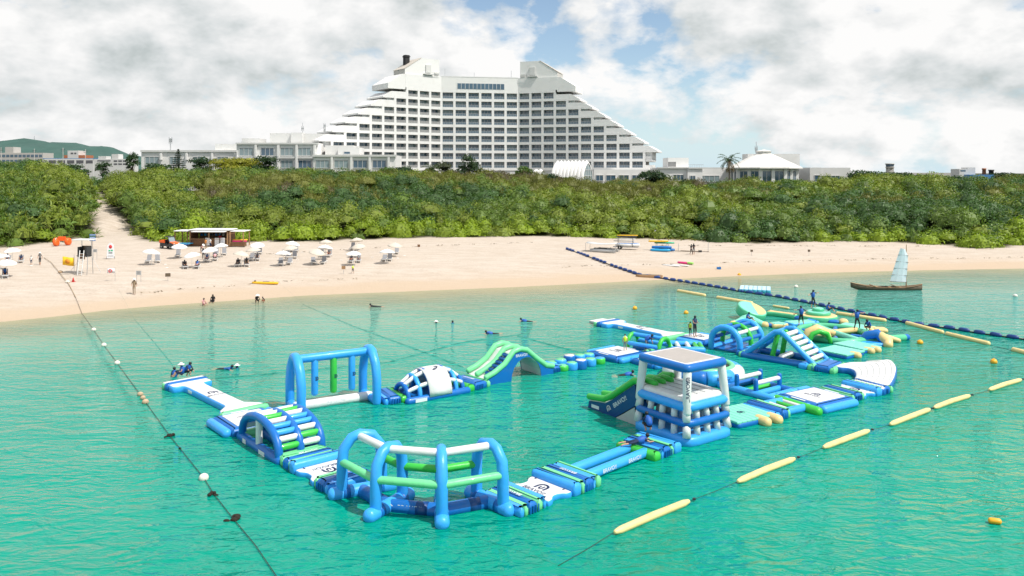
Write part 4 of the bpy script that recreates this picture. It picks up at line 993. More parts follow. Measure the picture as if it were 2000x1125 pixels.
# ---- left arm of the course
LA = Vector((-21.2, 52.0)); LD = Vector((0.645, -0.764)).normalized()
def lp(s_): p = LA + LD * s_; return (p.x, p.y, 0)
runway('T shaped white and blue runway at the far left of the course', (367, 744), (478, 797))
lrz = math.atan2(LD.y, LD.x); p = lp(10.2)
platform('square white decked platform at the foot of the left runway', p, lrz, 3.1, 3.0)
def arch_pts(L, H, n=14, x0=0.0, pw=0.75):
    return [(x0 - L / 2 * math.cos(math.pi * i / n), 0, H * math.sin(math.pi * i / n) ** pw) for i in range(n + 1)]
o, L = wthing('arch_ladder', 'arched blue ladder bridge with white, green and blue rungs in two lanes', lp(12.0), lp(16.9), 'climbing bridge')
for sy in (-1.12, 0.0, 1.12):
    tube_part('arch_rail', [(x, sy, z + 0.15) for x, _, z in arch_pts(L - 0.3, 1.45)], 0.2, DB, o)
    tube_part('base_tube', [(-L / 2, sy, 0.08), (L / 2, sy, 0.08)], 0.26, DB, o)
ap_ = arch_pts(L - 0.3, 1.45, 13)
for i in range(1, 13):
    x, _, z = ap_[i]
    for k, sy in enumerate((-0.56, 0.56)):
        m = [LB, WH, GR, WH, LB][(i + k) % 5] if i > 5 else [LB, WH, LB, WH][i % 4]
        tube_part('rung', [(x, sy - 0.46, z + 0.17), (x, sy + 0.46, z + 0.17)], 0.155, m, o, 12)
tube_part('pillar', [(-0.1, -1.12, 0.1), (-0.1, -1.12, 1.45)], 0.17, WH, o)
for sx in (-1, 1): pad_part('landing', roundpoly(rect(0.7, 2.5, sx * (L / 2 - 0.1), 0), 0.2), -0.1, 0.4, MG, MG, o)
b = MB(); b.box(0.8, -1.385, 0.1, 0.7, 0.02, 0.2); b.box(-1.4, -1.385, 0.12, 0.4, 0.02, 0.22); b.out('maker_patch', INKW, o)
connector('striped_connector', 'striped green and blue connector below the arched ladder bridge', lp(17.0), lp(18.7), stripes(), 2.5, True, -0.25)
logo_mat('logo_mat', 'white logo mat left of the caged turn', lp(18.7), lp(20.6), 2.5, True)
connector('striped_connector', 'dark blue and green connector at the left entry of the caged turn', lp(20.5), lp(21.8), [(0.3, MG, 0.42), (0.8, DB, 0.46), (0.3, LB, 0.42)], 2.4, True, 0.0)

# ---- caged turn: four radial arches with rails
CT = Vector((-3.3, 36.2)); ANG = [204, 239.5, 276.5, 311.5]
o = thing('caged_turn', 'curved walkway caged by four blue arches with white top rails and green side rails', 'inflatable', (CT.x, CT.y, 0), 0, GP)
def pol(r, a, z): return Vector((r * math.cos(R(a)), r * math.sin(R(a)), z))
ri_, ro_ = 2.35, 4.75
tops = []
for a in ANG:
    tube_part('foot_tube', [pol(ri_ - 0.1, a, 0.16), pol(ro_ + 0.05, a, 0.16)], 0.30, LB, o, 16)
    pts = [pol(ro_ - 0.33, a, 0.2), pol(ro_ - 0.33, a, 1.35), pol(ro_ - 0.40, a, 2.05), pol(ro_ - 0.75, a, 2.50), pol((ro_ + ri_) / 2 + 0.1, a, 2.62), pol(ri_ + 0.75, a, 2.50), pol(ri_ + 0.40, a, 2.05), pol(ri_ + 0.33, a, 1.35), pol(ri_ + 0.33, a, 0.2)]
    tube_part('arch', pts, [0.25, 0.24, 0.225, 0.215, 0.21, 0.215, 0.225, 0.24, 0.25], LB, o, 16)
    for rr_ in (ri_ + 0.02, ro_ - 0.9): 
        b = MB(); b.tube([pol(rr_ + 0.25, a, 0.16), pol(rr_ + 0.55, a, 0.16)], 0.307, 16, 0, False); b.out('cuff', DB, o)
for a, c in zip(ANG[:-1], ANG[1:]):
    mr = (ro_ + ri_) / 2 + 0.1
    tube_part('top_rail', [pol(mr, a + 3, 2.55), pol(mr, c - 3, 2.55)], 0.165, WH, o)
    for rr_ in (ro_ - 0.35, ri_ + 0.35):
        tube_part('side_rail', [pol(rr_, a + 2, 1.52), pol(rr_, c - 2, 1.52)], 0.165, MG if rr_ > 3 else GR, o)
    m0, m1 = pol(mr - 0.1, a + 2, 0.14), pol(mr - 0.1, c - 2, 0.14)
    tube_part('walk_tube', [m0, m1], 0.30, DB, o, 16)
    b = MB(); q0 = m0 + (m1 - m0) * 0.55; q1 = m0 + (m1 - m0) * 0.80; b.tube([q0, q1], 0.306, 16, 0, False); b.out('cuff', NAVY, o)
m0, m1 = pol(3.55, ANG[1], 0), pol(3.55, ANG[2], 0); dv = (m1 - m0); ang = math.atan2(dv.y, dv.x); q = m0 + dv * 0.40; nd = Vector((dv.y, -dv.x, 0)).normalized()
lettering('BRAVO!!', 0.28, INKW, o, q + nd * 0.31 + Vector((0.08, 0, 0.22)), (R(82), 0, ang)); emblem(0.24, INKW, o, q + nd * 0.31 - dv.normalized() * 0.75 + Vector((0, 0, 0.22)), (R(82), 0, ang))

# ---- front arm from the turn to the tower
FA = Vector((0.0, 33.6)); FD = (Vector((6.9, 40.2)) - FA).normalized(); frz = math.atan2(FD.y, FD.x)
def fp(s_): p = FA + FD * s_; return (p.x, p.y, 0)
connector('striped_connector', 'striped connector at the right exit of the caged turn', fp(-0.7), fp(0.85), [(0.4, LB, 0.42), (0.35, MG, 0.42), (0.8, DB, 0.46), (0.5, MG, 0.44), (0.3, LB, 0.42)], 2.5, True, 0.0)
logo_mat('logo_mat', 'white logo mat right of the caged turn', fp(0.9), fp(2.45), 2.5, True)
connector('striped_connector', 'striped connector at the near end of the twin tubes', fp(2.45), fp(4.3), [(0.7, LB, 0.55), (0.35, MG, 0.5), (0.85, DB, 0.5), (0.2, LB, 0.46), (0.5, MG, 0.5)], 2.6, True, 0.15)
o, L = wthing('twin_tube_bridge', 'pair of parallel light blue balance tubes', fp(4.2), fp(8.6), 'balance bridge')
for sy in (-0.48, 0.48):
    tb_ = tube_part('balance_tube', [(-L / 2, sy, 0.22), (L / 2, sy, 0.22)], 0.235, LB, o, 16)
for x in (-0.8, 1.1): lettering('BRAVO!!', 0.26, INKW, o, (x, -0.48 - 0.237, 0.24), (R(88), 0, 0))
connector('striped_connector', 'green and blue connector at the foot of the tower', fp(8.4), fp(10.6), [(0.8, GR, 0.42), (0.3, LB, 0.44), (0.9, DB, 0.48), (0.35, MG, 0.46), (0.9, LB, 0.5)], 2.5, True)

# ---- tower with slide
TC = Vector((9.2, 43.1)); trz = R(35)
o = thing('inflatable_tower', 'white and blue climbing tower with square beige roof', 'tower', (TC.x, TC.y, 0), trz, GP); o.scale = (0.92, 0.92, 0.98)
def ring_part(name, L, W, z, r, mat, cut=0.5):
    pts = [(x, y, z) for x, y in roundpoly(rect(L, W), cut, 3)]; b = MB(); b.tube(pts, r, 14, 0, False, True); return b.out(name, mat, o)
pad_part('base_ring', roundpoly(rect(4.1, 4.6), 0.9, 3), -0.15, 0.50, LB, LB, o, 0.3)
ring_part('ring', 3.55, 4.05, 1.16, 0.20, DB); ring_part('ring', 3.35, 3.85, 1.98, 0.24, LB)
for z0, z1, k0, k1 in ((0.42, 1.12, 0.98, 0.93), (1.22, 1.9, 0.95, 0.90)):
    for sx, sy, ex, ey in ((-1, -1, 1, -1), (1, -1, 1, 1), (1, 1, -1, 1), (-1, 1, -1, -1)):
        for i in range(4):
            tt = i / 4; x = (sx + (ex - sx) * tt) * 1.74; y = (sy + (ey - sy) * tt) * 1.98
            if sx == -1 and sy == 1 and False: continue
            tube_part('post', [(x * k0, y * k0, z0), (x * k1, y * k1, z1)], [0.245, 0.21] if i == 0 else [0.195, 0.175], WH, o, 12, False)
pad_part('deck', roundpoly(rect(3.25, 3.75), 0.5, 4), 2.02, 2.44, WH, WH, o, 0.2)
for x in (-1.0, -0.35, 0.3, 0.95):
    b = MB(); b.tube([(x, -1.5, 2.445), (x, 1.5, 2.445)], 0.028, 6); b.out('deck_seam', GY, o)
for sx in (-1, 1):
    for sy in (-1, 1):
        tube_part('corner_post', [(sx * 1.62, sy * 1.88, 1.72), (sx * 1.56, sy * 1.82, 2.6), (sx * 1.42, sy * 1.72, 3.85)], [0.24, 0.24, 0.25], WH, o, 14)
emblem(0.26, INK, o, (-1.55 - 0.10, -1.82 - 0.17, 3.45), (R(86), R(-90), R(-35))); lettering('BRAVO!!', 0.30, INK, o, (-1.60 - 0.09, -1.86 - 0.17, 2.85), (R(88), R(-90), R(-35)))
ring_part('roof_ring', 3.05, 3.6, 3.97, 0.235, DB, 0.16)
pad_part('roof_sheet', roundpoly(rect(2.98, 3.5), 0.1, 2), 4.12, 4.20, WH, WH, o, 0.03)
pad_part('roof_panel', roundpoly(rect(2.55, 3.05), 0.05, 2), 4.14, 4.215, BEI, BEI, o, 0.01)
# slide, its own thing
so = thing('inflatable_slide', 'green railed two lane slide leaning from the tower into the water', 'slide', o.location + Matrix.Rotation(trz, 3, 'Z') @ Vector((-0.15, 1.8, 0)), trz + R(90), GP); so.scale = (0.95, 0.9, 0.97)
SP = [(0.0, 2.35), (0.5, 2.3), (2.5, 0.95), (3.1, 0.62), (4.6, 0.42)]
b = MB(); b.xz([(0.3, 1.2)] + SP[1:] + [(4.7, 0.0), (2.4, -0.1), (2.2, 0.0)], -1.3, 1.3); b.out('slide_body', NAVY, so)
b = MB(); b.xz([(x, z + 0.01) for x, z in SP] + [(x, z + 0.05) for x, z in SP[::-1]], -1.25, 1.25); b.out('slide_bed', WH, so)
for y in (-1.28, 0.0, 1.28):
    tube_part('side_rail', [(x, y, z + 0.2) for x, z in [(-0.1, 2.4), (0.55, 2.32), (1.5, 1.68), (2.5, 1.0), (3.15, 0.68), (4.6, 0.5)]], 0.19, GR, so)
b = MB(); b.xz([(0.4, -0.05), (2.2, -0.05), (0.5, 1.0)], 1.302, 1.315); b.out('side_panel', GY, so)
lettering('BRAVO!!', 0.36, INKW, so, (1.75, 1.325, 1.02), (R(90), R(-34), R(180))); emblem(0.34, INKW, so, (2.75, 1.325, 0.42), (R(90), R(-34), R(180)))
b = MB(); b.box(4.0, 1.31, 0.2, 0.7, 0.02, 0.2); b.out('maker_patch', INKW, so)
for k, y in enumerate((1.0, 0.35, -0.35)):
    tube_part('entry_bolster', [(-0.75, y - 0.2, 2.55), (-0.1, y - 0.1, 2.62)], 0.17, GR, so)

# ---- right arm
def yellow_feet(o, x, ys, z=0.16, r=0.3, ln=0.7):
    for y in ys: tube_part('float_foot', [(x, y, z), (x + ln, y, z)], r, CR, o, 14)
def aqua_mat(label, A, B, W=2.6, feet=True, world=False, nm='aqua_mat'):
    o, L = (wthing if world else seg_thing)(nm, label, A, B)
    pad_part('base', roundpoly(rect(L, W), 0.25), -0.12, 0.3, DB, DB, o, 0.2)
    n = 8
    for i in range(n):
        pad_part('rib', roundpoly(rect(L / n * 1.03, W - 0.1, -L / 2 + (i + 0.5) * L / n, 0), 0.06), 0.2, 0.36, AQ, AQ, o, 0.06)
    return o, L
rz0 = R(31)
o, L = aqua_mat('ribbed aqua mat with yellow float feet right of the tower', (11.7, 44.6, 0), (14.3, 46.1, 0), 2.6, world=True)
for y in (-1.55, ): 
    for x in (0.35, 1.25): tube_part('float_foot', [(x, y + 0.55, 0.16), (x, y - 0.1, 0.16)], 0.29, CR, o)
emblem(0.4, INK, o, (0, 0, 0.37))
connector('striped_connector', 'dark blue and mint connector right of the aqua mat', (14.2, 46.0, 0), (15.3, 46.7, 0), [(0.6, LB, 0.42), (0.7, DB, 0.5), (0.3, MG, 0.46)], 2.6, True)
o, L = wthing('ladder_raft', 'small light blue ladder raft before the right platform', (15.3, 46.7, 0), (17.1, 47.7, 0))
for sy in (-0.8, 0.8): tube_part('side_tube', [(-L / 2, sy, 0.16), (L / 2, sy, 0.16)], 0.24, LB, o)
for k, (x, m) in enumerate(((-0.6, WH), (0.0, GR), (0.55, WH))): tube_part('rung', [(x, -0.75, 0.2), (x, 0.75, 0.2)], 0.15, m, o)
rp_ = platform('square white decked platform at the right front of the course', (18.5, 48.6), rz0, 3.5, 3.1)
tube_part('edge_bolster', [(-1.95, -1.75, 0.15), (-1.95, 1.3, 0.15)], 0.28, GR, rp_)
connector('striped_connector', 'striped connector between right platform and white curved runway', (20.1, 49.6, 0), (21.2, 50.3, 0), [(0.4, MG, 0.42), (0.8, DB, 0.46), (0.4, MG, 0.42)], 2.5, True)
logo_mat('logo_mat', 'pale logo mat beside the white curved runway', (21.1, 50.2, 0), (22.2, 50.9, 0), 2.5, True)
connector('striped_connector', 'light blue and green connector at the lower end of the curved runway', (22.1, 50.8, 0), (23.7, 51.8, 0), [(0.7, LB, 0.52), (0.35, MG, 0.46), (0.7, DB, 0.48), (0.4, MG, 0.42)], 2.5, True)
ol = [at(a, c, 0.4) for a, c in ((1626, 714), (1655, 707), (1680, 707), (1703, 706), (1728, 701.5), (1742, 703), (1751, 712), (1753, 722), (1748, 740), (1739, 753), (1727, 761), (1706, 756), (1684, 750), (1660, 744.5), (1668, 738), (1671, 730), (1666, 722), (1655, 718.5), (1640, 718))]
cx_ = sum(p.x for p in ol) / len(ol); cy_ = sum(p.y for p in ol) / len(ol)
o = thing('curved_runway', 'wide white curved runway bending round the right end of the course', 'runway', (cx_, cy_, 0), 0, GP)
oo = roundpoly([(p.x - cx_, p.y - cy_) for p in ol], 0.8, 2)
b = MB(); b.pad(oo, -0.15, 0.45, 0.24, 0, 1); b.out('deck', [DB, WH], o)
inn = [(1660, 744.5), (1668, 738), (1671, 730), (1666, 722), (1655, 718.5)]; outr = [(1727, 761), (1748, 745), (1753, 722), (1742, 703), (1690, 706)]
for k in range(1, 7):
    pts = []
    for (a, c), (e, f) in zip(inn, outr):
        t_ = k / 7; q = at(a, c, 0.4) * (1 - t_) + at(e, f, 0.4) * t_; pts.append((q.x - cx_, q.y - cy_))
    P3 = []
    for i in range(len(pts) - 1):
        p0, p1, p2, p3 = (Vector(pts[max(0, i - 1)]), Vector(pts[i]), Vector(pts[i + 1]), Vector(pts[min(len(pts) - 1, i + 2)]))
        for j in range(5):
            u_ = j / 5; P3.append(0.5 * ((2 * p1) + (p2 - p0) * u_ + (2 * p0 - 5 * p1 + 4 * p2 - p3) * u_ ** 2 + (3 * p1 - p0 - 3 * p2 + p3) * u_ ** 3))
    b = MB(); b.tube([(q.x, q.y, 0.447) for q in P3], 0.03, 6); b.out('deck_seam', GY, o)
connector('striped_connector', 'dark blue and green connector between climbing frame and curved runway', (21.3, 57.9, 0), (23.2, 56.1, 0), [(0.5, LB, 0.42), (0.4, MG, 0.44), (0.8, DB, 0.46), (0.3, MG, 0.42)], 2.5, True)

# ---- A frame climber
o, L = wthing('climbing_frame', 'tall blue triangular climbing frame with white ladder rungs', (18.4, 61.4, 0), (22.4, 57.6, 0), 'climbing frame')
for sy in (-1.15, 1.15):
    tube_part('base_tube', [(-L / 2, sy, 0.14), (L / 2, sy, 0.14)], 0.28, DB, o, 14)
    tube_part('frame_rail', [(-L / 2 + 0.2, sy * 0.97, 0.3), (-0.25, sy * 0.9, 2.2), (0.25, sy * 0.9, 2.25)], 0.2, LB, o)
    tube_part('frame_rail', [(0.2, sy * 0.9, 2.25), (0.5, sy * 0.9, 2.05), (L / 2 - 0.1, sy * 0.97, 0.3)], 0.2, LB, o)
    tube_part('prop', [(-0.25, sy * 0.6, 2.0), (-0.6, sy * 0.75, 0.3)], 0.19, GR, o)
for i in range(6):
    t_ = (i + 0.3) / 6; x = 0.35 + (L / 2 - 0.5) * t_; z = 2.15 - 1.8 * t_
    tube_part('rung', [(x, -0.95, z), (x, 0.95, z)], 0.17, WH, o)
    if i % 2 == 0: tube_part('rung', [(-x - 0.1, -0.95, z), (-x - 0.1, 0.95, z)], 0.15, LB, o)
tube_part('roller', [(0.1, -0.8, 0.35), (0.1, 0.8, 0.35)], 0.24, WH, o)
for sx in (-1, 1): pad_part('landing', roundpoly(rect(0.7, 2.7, sx * (L / 2 + 0.05), 0), 0.2), -0.12, 0.42, LB if sx > 0 else MG, LB if sx > 0 else MG, o)
# ---- barrel shaped crawl tunnel
o, L = wthing('arched_tunnel', 'blue barrel shaped tunnel of hoops with one green hoop', (16.75, 62.5, 0), (19.2, 65.0, 0), 'tunnel')
for x, m in ((-L / 2, LB), (0.0, GR), (L / 2, LB)):
    tube_part('hoop', [(x, -1.25, 0.0)] + [(x, 1.25 * math.cos(R(a)), 0.65 + 1.2 * math.sin(R(a))) for a in range(180, -1, -18)] + [(x, 1.25, 0.0)], 0.235 if m is LB else 0.19, m, o, 14)
for a in (12, 42, 72, 104, 138, 166):
    tube_part('stringer', [(-L / 2, 1.25 * math.cos(R(a)), 0.65 + 1.2 * math.sin(R(a))), (L / 2, 1.25 * math.cos(R(a)), 0.65 + 1.2 * math.sin(R(a)))], 0.155, WH if a == 138 else DB, o)
for sy in (-1, 1): tube_part('base_tube', [(-L / 2, sy * 1.25, 0.1), (L / 2, sy * 1.25, 0.1)], 0.27, LB, o)
pad_part('floor', rect(L, 2.3), -0.05, 0.15, DB, DB, o)
connector('striped_connector', 'dark blue link between hooped tunnel and climbing frame', (17.7, 61.8, 0), (18.7, 60.9, 0), [(0.5, DB, 0.4), (0.3, MG, 0.42), (0.5, DB, 0.4)], 1.6, True)
# ---- trampoline
tc = Vector((13.1, 54.6)); o = thing('water_trampoline', 'round water trampoline with green top ring behind the tower', 'trampoline', (tc.x, tc.y, 0), 0, GP)
for i, m in enumerate((LB, WH, DB, LB, WH, DB, LB, WH)):
    a0 = R(-8 + 45 * i); pts = [(2.25 * math.cos(a0 + R(45) * k / 5), 2.25 * math.sin(a0 + R(45) * k / 5), 0.40) for k in range(6)]
    tube_part('ring_segment', pts, 0.52, m, o, 16, False)
b = MB(); b.tube([(1.95 * math.cos(2 * math.pi * k / 28), 1.95 * math.sin(2 * math.pi * k / 28), 0.82) for k in range(28)], 0.2, 10, 0, False, True); b.out('top_ring', MG, o)
b = MB(); b.lathe([(1.85, 0.78), (1.85, 0.82)], 8); b.out('net', NET, o)
lettering('BRAVO!!', 0.3, INK, o, (0.75, -2.72, 0.55), (R(84), 0, R(15)))
# ---- hurdle raft
o, L = wthing('hurdle_raft', 'blue raft with two white hurdle bars on posts', (14.6, 52.7, 0), (17.0, 49.4, 0))
for sy in (-1.25, 1.25): tube_part('side_tube', [(-L / 2, sy, 0.14), (L / 2, sy, 0.14)], 0.25, LB if sy < 0 else DB, o)
for x, m in ((-L / 2, MG), (-L / 2 + 0.6, DB), (0.0, GR), (0.75, LB), (L / 2 - 0.4, LB), (L / 2, MG)): tube_part('cross_tube', [(x, -1.25, 0.16), (x, 1.25, 0.16)], 0.2, m, o)
for x in (-0.75, 0.7):
    for sy in (-1.2, 1.2): tube_part('post', [(x, sy, 0.2), (x, sy, 1.0)], 0.15, DB, o)
    tube_part('hurdle_bar', [(x, -1.1, 0.82), (x, 1.1, 0.82)], 0.145, WH, o)

# ---- back arm: swing frame
o, L = wthing('swing_gate', 'big light blue arched frame with hanging blue and green punch bags', (-12.75, 46.9, 0), (-8.8, 49.25, 0), 'inflatable')
for sx in (-1, 1):
    x = sx * L / 2
    pts = [(x, -1.2, 0.1), (x, -1.2, 1.55), (x, -0.98, 2.35), (x, -0.38, 3.05), (x, 0.0, 3.12), (x, 0.38, 3.05), (x, 0.98, 2.35), (x, 1.2, 1.55), (x, 1.2, 0.1)]
    tube_part('end_arch', pts, 0.265, LB, o, 16)
    tube_part('foot_tube', [(x, -1.2, 0.16), (x, 1.2, 0.16)], 0.25, LB, o)
tube_part('top_beam', [(-L / 2, 0, 2.98), (L / 2, 0, 2.98)], 0.245, LB, o, 16)
for x, m in ((-1.15, LB), (0.0, GR), (1.15, LB)):
    bg_ = tube_part('punch_bag', [(x, 0, 2.85), (x, 0, 0.85)], 0.205, m, o, 14); emblem(0.22, INK, o, (x + 0.07, -0.207, 1.75), (R(90), R(90), R(8)))
tube_part('base_beam', [(-L / 2, 0, 0.2), (L / 2, 0, 0.2)], 0.29, WH, o, 16)
lettering('BRAVO!!', 0.3, INKW, o, (0.1, -0.292, 0.24), (R(86), 0, 0)).data.materials[0]
connector('striped_connector', 'dark blue and green connector between hanging bags and dome crawl', (-8.2, 48.9, 0), (-6.9, 49.6, 0), [(0.3, LB, 0.4), (0.9, DB, 0.46), (0.5, GR, 0.42)], 2.4, True)
# ---- dome crawl
o, L = wthing('dome_crawl', 'low dome of white and blue hoops with a white cover sheet', (-6.95, 49.2, 0), (-3.5, 51.7, 0), 'inflatable')
def hoop(x, w_, h_): return [(x, w_ * math.cos(R(a)), 0.15 + h_ * math.sin(R(a))) for a in range(180, -1, -20)]
HP = ((-1.95, 0.85, 0.75, DB), (-1.25, 1.05, 1.2, LB), (-0.55, 1.15, 1.45, DB), (0.75, 1.15, 1.45, DB), (1.35, 1.05, 1.2, LB), (1.95, 0.85, 0.75, DB))
for x, w_, h_, m in HP: tube_part('hoop', hoop(x, w_, h_), 0.145, m, o, 12)
for a in (35, 75, 105, 145):
    tube_part('stringer', [(x, w_ * math.cos(R(a)), 0.15 + h_ * math.sin(R(a))) for x, w_, h_, m in HP], 0.13, WH, o)
for sy in (-1, 1): tube_part('base_tube', [(-L / 2, sy * 1.12, 0.1), (L / 2, sy * 1.12, 0.1)], 0.24, DB, o)
vs = []; nn = 17
for x in (-0.75, 0.0, 0.85):
    for i in range(nn):
        a = R(180 * i / (nn - 1)); vs.append((x, 1.34 * math.cos(a), 0.2 + 1.47 * math.sin(a) * (1.02 if x == 0 else 1.0)))
b = MB(); b.add(vs, [(j * nn + i, j * nn + i + 1, (j + 1) * nn + i + 1, (j + 1) * nn + i) for j in range(2) for i in range(nn - 1)], 0, True)
cv = b.out('cover_sheet', WH, o); sm_ = cv.modifiers.new('thick', 'SOLIDIFY'); sm_.thickness = 0.04; sm_.offset = 1
pad_part('floor', rect(L, 2.1), -0.05, 0.14, DB, DB, o)
emblem(0.5, INK, o, (0.1, -0.35, 1.69), (R(15), 0, R(-90))); b = MB(); b.box(-1.35, -1.365, 0.12, 0.8, 0.02, 0.2); b.out('maker_patch', INKW, o)
connector('striped_connector', 'green and dark blue connector at the foot of the wave slide', (-3.6, 51.6, 0), (-2.2, 53.0, 0), [(0.5, GR, 0.42), (0.9, DB, 0.46), (0.3, MG, 0.42)], 2.4, True, 0.1)
# ---- wave slide with arch below
o, L = wthing('wave_slide', 'humped slide with green rails, blue steps and an archway beneath', (-2.35, 53.35, 0), (2.2, 56.5, 0), 'slide'); h = L / 2
SPr = [(-h, 0.3), (-h + 0.7, 0.55), (-h + 1.5, 1.0), (-0.55, 1.75), (0.0, 1.85), (0.5, 1.72), (1.4, 1.0), (h - 0.6, 0.45), (h, 0.32)]
arcp = [(1.25 * math.cos(R(a)) + 0.45, 1.45 * math.sin(R(a))) for a in range(0, 181, 18)]
for y0, y1, nm, m in ((-1.22, -1.1, 'side_panel', DB), (1.1, 1.22, 'side_panel', DB)):
    b = MB(); b.xz(SPr + [(h, -0.1), (1.7, -0.1)] + arcp + [(-0.8, -0.1), (-h, -0.1)], y0, y1); b.out(nm, m, o)
b = MB(); b.xz(arcp + [(x * 1.0 + (0.0), z + 0.03) for x, z in [(0.45 + 1.32 * math.cos(R(a)), 1.5 * math.sin(R(a))) for a in range(180, -1, -18)]], -1.2, 1.2); b.out('arch_lining', WH, o)
b = MB(); b.xz(SPr + [(x, z - 0.1) for x, z in SPr[::-1]], -1.09, 1.09); b.out('slide_bed', WH, o)
for y in (-1.12, 0.0, 1.12): tube_part('side_rail', [(x, y, z + 0.2) for x, z in SPr], 0.185, MG, o)
for i in range(6):
    t_ = i / 6; x = -h + 0.55 + (h - 0.8) * t_ * 0.85; z = 0.45 + 1.25 * t_
    pad_part('step', roundpoly(rect(0.22, 0.62, x, -0.56), 0.05), z, z + 0.26, DB, DB, o)
lettering('BRAVO!!', 0.26, INKW, o, (0.05, -1.225, 1.62), (R(90), 0, 0))
connector('striped_connector', 'dark blue connector between wave slide and stepping drums', (2.1, 56.2, 0), (3.0, 56.9, 0), [(0.4, MG, 0.4), (0.8, DB, 0.44), (0.3, LB, 0.4)], 2.0, True)
# ---- stepping drums
o = thing('stepping_drums', 'two rows of round blue, green and white stepping drums', 'stepping stones', (5.0, 57.6, 0), 0, GP)
for px_, py_, sd, tp, hh_ in ((1078, 707, LB, MG, .35), (1095, 702, LB, MG, .5), (1112, 694, DB, WH, .55), (1132, 693, LB, MG, .45), (1150, 691, LB, MG, .4), (1099, 713.5, GR, MG, .35), (1117, 708, LB, MG, .5), (1134.5, 703, DB, WH, .62), (1153, 700.5, LB, MG, .5), (1171, 699, GR, LB, .4)):
    p = at(px_, py_, hh_); b = MB(); b.lathe([(0.30, -0.1), (0.40, -0.02), (0.43, 0.1), (0.43, hh_ - 0.08), (0.39, hh_), (0.36, hh_ + 0.01)], 18, mi=0); b.lathe([(0.37, hh_ - 0.02), (0.36, hh_ + 0.03)], 18, mi=1)
    d_ = b.out('drum', [sd, tp], o); d_.location = (p.x - 5.0, p.y - 57.6, 0)
platform('square white decked platform behind the tower', (8.0, 60.6), R(38), 3.3, 3.1)
# ---- small hooped gate
o, L = wthing('hooped_gate', 'small gate of two green and blue hoops joined by blue rails', (9.5, 62.6, 0), (11.6, 60.7, 0))
for x in (-L / 2, L / 2):
    tube_part('hoop', [(x, -0.75, 0.0)] + [(x, 0.75 * math.cos(R(a)), 0.6 + 0.75 * math.sin(R(a))) for a in range(180, -1, -20)] + [(x, 0.75, 0.0)], 0.16, GR, o)
for y, z in ((-0.72, 0.75), (0.0, 1.32), (0.72, 0.75)): tube_part('rail', [(-L / 2, y, z), (L / 2, y, z)], 0.16, LB, o)
for sy in (-1, 1): tube_part('base_tube', [(-L / 2 - 0.3, sy * 0.8, 0.1), (L / 2 + 0.3, sy * 0.8, 0.1)], 0.25, DB, o)
tube_part('cross_tube', [(0.1, -0.8, 0.2), (0.1, 0.8, 0.2)], 0.18, MG, o)
platform('half hidden blue platform between hooped gate and tower roof', (10.4, 58.3), R(35), 2.6, 2.2, False)
o, L = wthing('ladder_raft', 'light blue raft with white and green bars behind the tower roof', (12.6, 63.4, 0), (15.0, 63.2, 0))
for sy in (-1.1, 1.1): tube_part('side_tube', [(-L / 2, sy, 0.16), (L / 2, sy, 0.16)], 0.24, LB, o)
for x, m in ((-L / 2, MG), (-0.6, WH), (0.2, WH), (0.8, GR), (L / 2, GR)): tube_part('cross_tube', [(x, -1.1, 0.2), (x, 1.1, 0.2)], 0.18, m, o)
platform('square white decked platform at the foot of the far runway', (15.6, 66.0), R(-48), 2.8, 2.8)
runway('long white and blue runway reaching out behind the course', (1192, 627), (1322, 654), tip=True)

# ---- pale green and cream course at the back right
def wt(name, label, px_, py_, cat='inflatable', rz=0.0):
    p = at(px_, py_); return thing(name, label, cat, (p.x, p.y, 0), rz, GP)
o = wt('tilted_disc', 'big tilted mint and cream disc at the back of the pale course', 1466, 622)
Mt = Matrix.Translation((0.05, 0, 0.66)) @ Matrix.Rotation(R(17), 4, 'X') @ Matrix.Rotation(R(14), 4, 'Y')
b = MB(); b.pad(circle(1.42, 28), -0.5, 0.42, 0.2, 0, 1, Mt); b.out('disc', [vinyl('sea mint', (0.09, 0.50, 0.27)), AQ], o)
b = MB(); b.prism([(0.2, -1.25)] + [(1.28 * math.cos(R(a)), 1.28 * math.sin(R(a))) for a in range(-75, 76, 15)] + [(0.2, 1.25)], 0.42, 0.435, 0, Mt); b.out('cream_panel', CR, o)
o = wt('star_mound', 'three legged mint mound with cream toes beside the tilted disc', 1461, 634)
b = MB(); b.lathe([(1.15, 0.0), (1.05, 0.35), (0.6, 0.75), (0.2, 0.9)], 18); b.out('mound', AQ, o)
for a in (200, 320, 80): 
    tube_part('toe', [pol(0.6, a, 0.35), pol(1.45, a, 0.16)], [0.4, 0.3], AQ, o); tube_part('toe_tip', [pol(1.45, a, 0.16), pol(1.7, a, 0.15)], 0.31, CR, o)
o = wt('star_pad', 'small cream star pad in the pale course', 1521, 639)
b = MB(); b.pad(roundpoly([((1.0 if i % 2 == 0 else 0.62) * math.cos(R(36 * i)), (1.0 if i % 2 == 0 else 0.62) * math.sin(R(36 * i))) for i in range(10)], 0.3, 3), -0.1, 0.42, 0.24, 0, 1); b.out('pad', [CR, AQ], o)
p0, p1 = at(1494, 637), at(1507, 638); o, L = wthing('link_pad', 'short dark blue link between star pad and mound', p0, p1); pad_part('pad', roundpoly(rect(L + 0.5, 0.7), 0.2), -0.05, 0.3, DB, DB, o)
p0, p1 = at(1498, 615), at(1558, 623); o, L = wthing('balance_beam', 'long mint beam with cream top leading to the stepped cone', p0, p1)
pad_part('beam', roundpoly([(-L / 2, -0.6), (-L / 4, -0.35), (L / 4, -0.35), (L / 2, -0.6), (L / 2, 0.6), (L / 4, 0.35), (-L / 4, 0.35), (-L / 2, 0.6)], 0.3), -0.1, 0.5, MATS['vinyl sea mint'], CR, o)
SM = MATS['vinyl sea mint']
